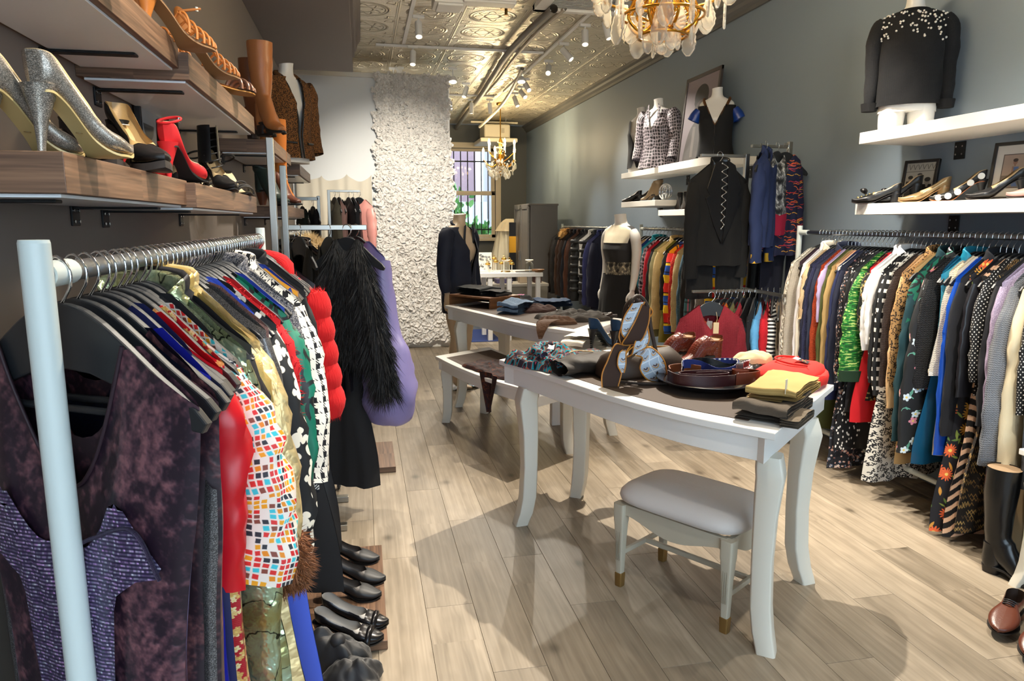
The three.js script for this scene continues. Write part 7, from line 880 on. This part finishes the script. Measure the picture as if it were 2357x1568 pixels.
{ // shoes on the white shelves
  const y = b1.y + .001, bk = leather('#17181b', { r: .35 }), G = { heel: .08, L: .24, point: .8, name: 'pump' };
  const bow = (g, s, l) => { for (const k of [-1, 1]) part('bow', mv(pathLoft([[0, 0, 0, .006, .006], [.02, .012, 0, .018, .012], [.04, .02, 0, .014, .008], [.05, .012, 0, .004, .004]], 8, 10), s.X(.72), s.Y(.72) + l + .05, k * .012, 0, k * 1.2, 0), satin('#1c1b1d'), g); for (let i = 0; i < 5; i++) part('stud', sph(.007, s.X(.55 + .08 * i), s.Y(.6) + l + .048 - i * .006, .01 * (i % 2 ? 1 : -1), 8), mat('#d8c48a', { r: .2, m: .8 }), g); };
  shoe('black bow heel with gold studs at the left of the lower shelf', V(2.84, y, -3.38), 2.6, bk, { ...G, heel: .05, block: 1, extra: [bow] }); shoe('second black bow heel standing behind the first', V(2.93, y, -3.34), 2.5, bk, { ...G, heel: .09, block: 1, extra: [bow] });
  shoe('bronze metallic pump with a beige toe on the lower right shelf', V(2.92, y, -3.14), 2.6, mat('#a58a62', { r: .3, m: .5 }), { ...G, heel: .07, block: 1, sm: leather('#b98a5c') });
  const pol = (g, s, l) => { for (const [t, a] of [[.12, .9], [.3, .6], [.52, .7], [.7, .8], [.86, .9]]) { for (const k of [-1, 1]) part('dot', cyl(.015, .015, .003, 0, 0, 0, 18).rotateX(Math.PI / 2).translate(s.X(t), s.Y(t) + l + s.u(t) * .5, k * (s.w(t) + .003)), white, g); } };
  shoe('black court shoe with big white dots on the lower right shelf', V(2.93, y, -2.94), 2.6, leather('#1b1c20'), { ...G, heel: .09, sm: leather('#a5643c'), extra: [pol] }); shoe('plain black slingback before the blue dress photograph', V(2.9, y, -2.7), 2.65, bk, { ...G, heel: .085 }); shoe('rose pink satin shoe at the right edge of the lower shelf', V(2.92, y, -2.5), 2.7, satin('#c79a92'), { ...G, heel: .05 });
  const yf = f1.y + .001; shoe('black and gold sandal on the far lower shelf', V(2.84, yf, -7.05), 2.2, bk, { ...G, heel: .06, im: leather('#c9a55a') }); shoe('second black sandal on the far lower shelf', V(2.92, yf, -6.98), 2.2, bk, { ...G, heel: .06 });
  boot('grey and tan wedge ankle boot on the far lower shelf', V(2.92, yf, -6.72), 2.1, leather('#8a7458'), { H: .2, heel: .06, sr: .05 }); const sb = thing('ornament', 'silver openwork ball beside the wedge boot on the far shelf', 'ornament', V(2.84, yf, -6.45)); for (let i = 0; i < 5; i++) part('hoop', new THREE.TorusGeometry(.06, .008, 8, 30).rotateY(i * .63).scale(1, 1.15, 1).translate(0, .078, 0), chrome, sb); part('core', sph(.03, 0, .075, 0), chrome, sb);
  const ye = e1.y + .001; shoe('black stiletto beside the small framed print', V(2.84, ye, -6.12), 1.2, bk, { ...G, heel: .1 }); shoe('black stiletto close behind its partner by the tail coat', V(2.82, ye, -5.95), 1.2, bk, { ...G, heel: .1 });
  // white table cut by the right edge
  const t = thing('side_table', 'white side table cut off by the right picture edge', 'table', V(2.72, 0, -2.02)); part('tabletop', bx(.42, .025, .42, 0, .558, 0, .004), tableW, t); part('apron', bx(.38, .07, .38, 0, .51, 0, .003), tableW, t); for (const a of [-1, 1]) for (const b of [-1, 1]) part('leg', legGeo(.48, a * .7, b * .7, .025).translate(a * .16, 0, b * .16), legW, t);
}
// ---------- far left: second rail, steel stand, feather coat, draped wall ----------
{
  pipeRack('second clothes rack on the left wall, behind the steel uprights', LX, -3.85, -5.6);
  const row = [['jacket', 'jacket', 'black leather jacket first on the second left rail', leather('#16130f')], ['coat', 'coat', 'dark brown coat on the second left rail', cloth('#2b1c15')], ['jacket', 'jacket', 'black satin blouse on the second left rail', satin('#15141a')], ['coat', 'coat', 'dark coat with a pale fox fur collar', cloth('#241a15'), 1], ['coat', 'coat', 'black wool coat behind the fox fur collar', cloth('#17161a')], ['jacket', 'jacket', 'blue sequin jacket far along the second left rail', mat('#2d3550', { map: PR.glitter, r: .4 })], ['coat', 'coat', 'charcoal coat at the far end of the second left rail', cloth('#1e1d20')]];
  row.forEach(([k, c, l, m, f], i) => { const p = V(LX + .02, 1.385, -3.98 - i * .2), ry = -.4; hanger(p, ry, 'black hanger on the second left rail', 'black hangers on the second left rail'); const g = garment(k, l, c, p, ry, m, { len: .85, sw: .19, so: .01, sl: .7, sr: .07, th: .04, sf: .6, collar: true, nu: 10, nv: 10 }); if (f) { const cg = pathLoft([[.03, -.06, .03, .04, .045], [.08, -.08, .04, .055, .05], [.16, -.13, .05, .06, .055], [.24, -.2, .05, .055, .05], [.28, -.26, .05, .035, .035]], 14, 20); const fc = part('fur_collar', cg, mat('#cdb48a', { r: .9 }), g, 'pale fox fur collar'); fur('fur', [cg], 4200, .05, mat('#dcc59a', { r: .7 }), fc, { w: .0025, g: .4 }); } });
  const s = thing('display_stand', 'square steel tube stand with an arm over the feather coat', 'clothes stand', V(-.375, 0, -3.3)); part('post', bx(.03, 1.81, .03, 0, .905, 0, .003), brushed, s); part('post', bx(.03, 1.72, .03, .012, .86, -.36, .003), brushed, s); part('arm', bx(.4, .026, .026, .2, 1.425, -.36, .003), brushed, s); part('arm', bx(.3, .026, .026, .15, 1.12, -.3, .003), brushed, s); part('crossbar', bx(.026, .026, .36, .006, .12, -.18, .003), brushed, s); for (const z of [0, -.36]) part('foot', bx(.4, .03, .04, .06, .016, z, .003), brushed, s);
  const A = (x, y, lab) => { hanger(V(x, y, -3.66), -1.1, lab); return V(x, y, -3.66); };
  let p = A(-.3, 1.42, 'black hanger on the steel arm holding a leather strap top'); garment('top', 'black strap top hanging nearest the steel upright', 'top', p, -1.1, leather('#15130f'), { len: .6, sw: .14, neck: .1, dip: .2, hw: .16, th: .02 });
  p = A(-.16, 1.42, 'black hanger on the steel arm holding a dark slip'); garment('dress', 'black slip dress in the middle of the steel arm', 'dress', p, -1.1, satin('#17151b'), { len: .8, sw: .13, neck: .1, dip: .2, hw: .2, th: .02 });
  p = A(-.06, 1.42, 'black hanger on the steel arm with a red ribbon'); garment('top', 'thin red camisole showing as a strip by the feather coat', 'top', p, -1.2, satin('#b3141f'), { len: .5, sw: .07, neck: .05, dip: .1, hw: .1, th: .02 });
  // lavender jacket with ballooning sleeves, then the feather coat before it
  const lv2 = satin('#7f76a6', { r: .42 }), lp = V(-.03, 1.42, -3.74); hanger(lp, -.75, 'black hanger at the steel arm end under the lavender jacket'); const lj = thing('jacket', 'lavender satin jacket with ballooning sleeves behind the feather coat', 'jacket', lp, -.75);
  part('body', bodyGeo({ len: .84, sw: .19, hw: .2, th: .05, seed: 5, A: .015 }), lv2, lj); for (const k of [-1, 1]) part('sleeve', pathLoft([[k * .17, -.16, 0, .04, .04], [k * .18, -.3, .01, .055, .05], [k * .2, -.5, .02, .07, .06], [k * .22, -.68, .03, .13, .12], [k * .22, -.84, .03, .155, .14], [k * .2, -.97, .02, .1, .09], [k * .2, -.99, .02, .05, .05]], 22, 40, V(1, 0, 0), 3, .2, 6 + k), lv2, lj);
  const fp = V(-.07, 1.42, -3.5); hanger(fp, -.45, 'black hanger carrying the feather coat over the aisle'); const fc = thing('feather_coat', 'shaggy black feather coat hanging over the aisle end of the steel arm', 'coat', fp, -.45), bk = mat('#0d0d0e', { r: .8 });
  const fb = [bodyGeo({ len: .62, sw: .085, neck: .05, hw: .16, th: .05, seed: 9 }), ...[-1, 1].map((k) => pathLoft([[k * .05, -.09, 0, .03, .03], [k * .1, -.28, .02, .05, .05], [k * .15, -.55, .03, .055, .055], [k * .19, -.78, .03, .045, .045]], 12, 18, V(1, 0, 0)))];
  part('body', fb[0], bk, fc); part('sleeve', fb[1], bk, fc); part('sleeve', fb[2], bk, fc); fur('feathers', fb, 9000, .11, mat('#19191b', { r: .55 }), fc, { w: .0022, g: 2.2 });
  const bp = V(-.14, 1.12, -3.6); hanger(bp, -.4, 'black hanger on the lower steel arm'); garment('skirt', 'long black skirt hanging under the feather coat', 'skirt', bp, -.4, cloth('#121215'), { len: 1.0, sw: .14, neck: .05, hw: .2, th: .03, A: .015 });
  // cloth on the white wall
  const x0 = onZ(686, 500, ZW + .05).x, x1 = onZ(858, 500, ZW + .05).x, ct = cloth('#cfc8b8', { r: .9 });
  solo('wall_drape', 'pale beige cloth draped along the lower white wall', 'drape', mg([0, .006].map((o) => grid(90, 26, (u, v) => { const top = 1.98 - .07 * Math.abs(Math.sin(u * 9.4)) ** .6 - .05 * Math.max(0, ns(u * 4, 2)), y = lerp(top, .02, v), g = .02 + .035 * Math.sin(u * 38 + ns(u * 4, v * 2) * 3) * (.25 + .75 * v); return [lerp(x0, x1, u), y, .045 + g + o, u, y]; }))), ct, V(0, 0, ZW));
  const st = thing('display_stand', 'slim steel stand with party tops before the draped wall', 'clothes stand', V(-.28, 0, -7.3)), q0 = onZ(756, 437, -7.3), q1 = onZ(829, 437, -7.3); st.position.x = q0.x; part('post', bx(.028, q0.y, .028, 0, q0.y / 2, 0, .003), brushed, st); part('arm', bx(q1.x - q0.x, .022, .025, (q1.x - q0.x) / 2, q0.y - .011, 0, .003), brushed, st); part('foot', bx(.5, .03, .4, .1, .015, 0, .004), brushed, st);
  [['silver sequin top on the slim steel stand', mat('#a7a89a', { map: PR.glitter, r: .3, m: .6 }), .18], ['mauve brown slip on the slim steel stand', satin('#6d5450'), .32], ['black and silver beaded top on the slim steel stand', mat('#3a3a40', { map: PR.glitter, r: .3, m: .6 }), .62], ['black sheer blouse on the slim steel stand', satin('#1a1a1d'), .76], ['rose pink blouse at the end of the slim steel stand', satin('#c98a82'), .95]].forEach(([l, m, t], i) => { const pp = V(lerp(q0.x, q1.x, t), q0.y - .03, -7.3), ry = i === 4 ? -.7 : -1.2; hanger(pp, ry, 'black hanger on the slim steel stand', 'black hangers on the slim steel stand'); garment('blouse', l, 'blouse', pp, ry, m, { len: .6, sw: .17, sl: i === 4 ? .4 : 0, th: .03, sf: .6, hw: .19, nu: 10, nv: 10 }); });
  const s3 = thing('display_stand', 'grey steel stand half hidden behind the wooden shelves', 'clothes stand', V(onZ(733, 462, -6.6).x, 0, -6.6)); part('post', bx(.028, 1.68, .028, 0, .84, 0, .003), brushed, s3); part('arm', bx(.26, .03, .028, -.13, 1.655, 0, .003), brushed, s3); part('foot', bx(.4, .03, .4, -.1, .015, 0, .004), brushed, s3); for (const [dx, l, c] of [[-.05, 'black top nearest the post of the grey steel stand', '#1b1a1c'], [-.14, 'dark bottle green top on the grey steel stand', '#18261f']]) { const pp = V(s3.position.x + dx, 1.63, -6.6); hanger(pp, -1.2, 'black hanger on the grey steel stand', 'black hangers on the grey steel stand'); garment('top', l, 'top', pp, -1.2, cloth(c), { len: .55, sw: .16, nu: 10, nv: 10 }); }
}
// ---------- back room ----------
{
  const zc = -10.4, a = onZ(1218, 480, zc), b = onZ(1284, 471, zc), w = b.x - a.x, h = b.y, dp = 1.0, g = thing('cabinet', 'tall grey painted cabinet in the back corner by the coats', 'cabinet', V(a.x, 0, zc)), cm = mat('#6b6762', { r: .55 });
  part('carcass', bx(w - .02, h - .06, dp, w / 2 + .01, (h - .06) / 2 + .05, -dp / 2, .004), cm, g); part('top_board', bx(w + .02, .03, dp + .02, w / 2, h - .002, -dp / 2, .004), cm, g); part('plinth', bx(w - .06, .05, dp - .06, w / 2, .025, -dp / 2, .003), black, g);
  for (const k of [0, 1]) { const d = part('door', mg([bx(.02, h - .1, dp / 2 - .012, 0, h / 2 + .02, -dp / 4 - k * dp / 2, .003), ...[-1, 1].map((s) => bx(.012, h - .12, .06, -.012, h / 2 + .02, -dp / 4 - k * dp / 2 + s * (dp / 4 - .04), .002)), ...[.1, h - .06].map((y) => bx(.012, .07, dp / 2 - .06, -.012, y + .03, -dp / 4 - k * dp / 2, .002))]), mat('#77726c', { r: .5 }), g); part('handle', cyl(.006, .006, .14, -.03, h * .55, -dp / 2 + (k ? -.05 : .05), 8), steel, d); }
  // dress form with tulle
  const t = onZ(1166, 508, -11.7), f = thing('tulle_skirt', 'ivory tulle skirt and cape hung beside the back window', 'skirt', V(t.x, 0, -11.7)); part('pole', cyl(.012, .012, t.y, 0, t.y / 2, 0, 10), steel, f); part('base', cyl(.16, .17, .02, 0, .01, 0, 24), steel, f); part('skirt', grid(64, 20, (u, v) => { const an = u * 6.283, r = lerp(.1, .3, v ** .8) * (1 + .1 * Math.sin(an * 11 + v * 2)), y = lerp(t.y - .03, .55, v); return [Math.cos(an) * r, y, Math.sin(an) * r, u, v]; }, true), mat('#e6dfc8', { r: .9, tr: .3 }), f); part('capelet', grid(40, 8, (u, v) => { const an = u * 6.283, r = lerp(.05, .2, v ** .7) * (1 + .08 * Math.sin(an * 7)), y = t.y + .03 - .2 * v; return [.05 + Math.cos(an) * r * 1.2, y, Math.sin(an) * r, u, v]; }, true), mat('#e9dcc0', { r: .9, tr: .2 }), f);
  const yb = onZ(1186, 560, -11.3), yk = thing('banner_stand', 'narrow black panel with a yellow band beside the grey cabinet', 'panel', V(yb.x - .02, 0, -11.3)); part('panel', bx(.16, 1.45, .03, 0, .725, 0, .004), black, yk); part('yellow_band', bx(.162, .26, .034, 0, yb.y - .02, 0, .002), mat('#d9a021', { r: .6 }), yk);
  // jewellery table
  const jz = -8.5, jl = 1.22, jr = onZ(1250, 630, jz).x, jy = .84, J = thing('jewellery_table', 'white table crowded with jewellery displays in the back room', 'table', V((jl + jr) / 2, 0, jz - .3)), jw = jr - jl; part('tabletop', bx(jw, .05, .6, 0, jy - .025, 0, .004), tableW, J); for (const x of [-.18, .06, jw / 2 - .05]) for (const z of [-.22, .24]) part('leg', bx(.055, jy - .05, .055, x, (jy - .05) / 2, z, .003), tableW, J);
  const B2 = thing('low_bench', 'grey low bench with boxes behind the jewellery table', 'bench', V(1.85, 0, -9.7)); part('top', bx(1.3, .04, .45, 0, .6, 0, .004), mat('#b9b3a6', { r: .5 }), B2); part('front_panel', bx(1.26, .3, .02, 0, .43, .21, .003), mat('#8f897b', { r: .6 }), B2); for (const k of [-1, 1]) part('side', bx(.03, .58, .43, k * .62, .29, 0, .003), mat('#8f897b', { r: .6 }), B2); part('shelf', bx(1.2, .03, .43, 0, .22, 0, .003), mat('#cfc9bd'), B2);
  [['white gift box on the low bench', 1.55, .2, .1, .16, '#d8d4cb'], ['folded violet cloth on the low bench', 1.9, .22, .06, .2, '#4d4766'], ['beige parcel box on the low bench', 2.2, .16, .14, .16, '#b8a58c'], ['dark red box on the low bench', 2.38, .1, .13, .14, '#4a2622']].forEach(([l, x, ww, hh, dd, c]) => { const q = thing('box', l, 'box', V(x, .62, -9.68)); part('body', bx(ww, hh * .75, dd, 0, hh * .375, 0, .004), mat(c, { r: .7 }), q); part('lid', bx(ww + .008, hh * .3, dd + .008, 0, hh * .85, 0, .004), mat(c, { r: .6 }), q); });
  solo('shoe_tray', 'dark row of shoes low under the bench', 'tray', heapGeo(.3, .1, .14, 71), mat('#1a1918', { r: .5 }), V(2.1, .236, -9.66));
  const wv = mat('#ece6d6', { r: .6 }), gd = mat('#c99f4a', { r: .25, m: .9 }), JY = jy + .001;
  const card = thing('jewellery_board', 'white board pinned with earrings on the jewellery table', 'display board', V(1.47, JY, jz - .22), .0); part('board', bx(.2, .24, .02, 0, .122, 0, .004).rotateX(-.12), wv, card); for (let i = 0; i < 34; i++) part('earring', new THREE.TorusGeometry(.009, .003, 5, 10).translate(rr(-.085, .085), rr(.03, .22), .014).rotateX(-.12), i % 3 ? steel : black, card);
  for (let i = 0; i < 8; i++) { const x = 1.5 + (i % 4) * .1, z = jz - .12 - .14 * (i / 4 | 0), hh = .09 + .03 * (i % 3), t2 = thing('ring_stand', ['short gold topped stand first in the front row of jewellery', 'mid height gold topped stand second in the jewellery row', 'tall gold topped stand third in the jewellery row', 'short gold topped stand last in the front jewellery row', 'gold topped stand behind the earring board corner', 'tall gold topped stand second in the rear jewellery row', 'short gold topped stand third in the rear jewellery row', 'gold topped stand last in the rear jewellery row'][i], 'jewellery stand', V(x, JY, z)); part('base', lathe([[0, 0], [.024, 0], [.024, .006], [.006, .012], [.006, hh], [0, hh]], 16), wv, t2); part('cup', lathe([[0, hh], [.03, hh + .004], [.034, hh + .02], [.028, hh + .03], [0, hh + .03]], 16), gd, t2); part('ring', new THREE.TorusGeometry(.012, .003, 6, 14).translate(0, hh + .042, 0), gd, t2); }
  for (const [x, l] of [[1.86, 'clear glass cloche on the silver tray of the jewellery table'], [2.16, 'clear glass jar with a lid at the right end of the jewellery table']]) { const c = thing('glass_jar', l, 'jar', V(x - .12, JY, jz - .2)); part('glass', lathe([[.05, 0], [.052, .01], [.052, .09], [.03, .12], [.0, .125]], 20), mat('#f4f6f4', { r: .03, tr: 1 }), c); part('knob', lathe([[0, .125], [.012, .128], [.05, .14], [.05, .15], [0, .152]], 18), wv, c); part('base', cyl(.06, .062, .012, 0, .006, 0, 20), gd, c); }
  solo('tray', 'oval silver tray lying on the jewellery table', 'tray', new THREE.CylinderGeometry(.15, .13, .012, 36).scale(1, 1, .6).translate(0, .006, 0), chrome, V(1.98, JY, jz - .1)); solo('bowl', 'small wooden bowl at the right end of the jewellery table', 'bowl', lathe([[0, .006], [.05, .006], [.08, .035], [.085, .035], [.055, 0], [0, 0]], 24), oakB(), V(2.12, JY, jz - .08));
  const ts = thing('tiered_stand', 'three tier white stand with trinkets behind the navy blazer', 'tiered stand', V(1.3, JY, jz - .3)); part('pole', cyl(.006, .006, .36, 0, .18, 0, 8), gd, ts); for (const [y, r] of [[.02, .1], [.15, .08], [.27, .06]]) part('tier', lathe([[0, y], [r, y], [r + .004, y + .012], [r - .004, y + .008], [0, y + .006]], 24), wv, ts);
  solo('blue_rug', 'deep blue patterned rug on the back room floor', 'rug', bx(1.1, .008, 1.0, 0, .004, 0, .002), mat('#2c3f78', { r: .95, bump: B.fur, bs: .002 }), V(1.1, .0005, -9.0));
}
function oakB() { return mat('#8a623c', { r: .5 }); }
scene.traverse((o) => { if (o.isMesh) { o.castShadow = true; o.receiveShadow = true; } });
renderer.render(scene, camera);
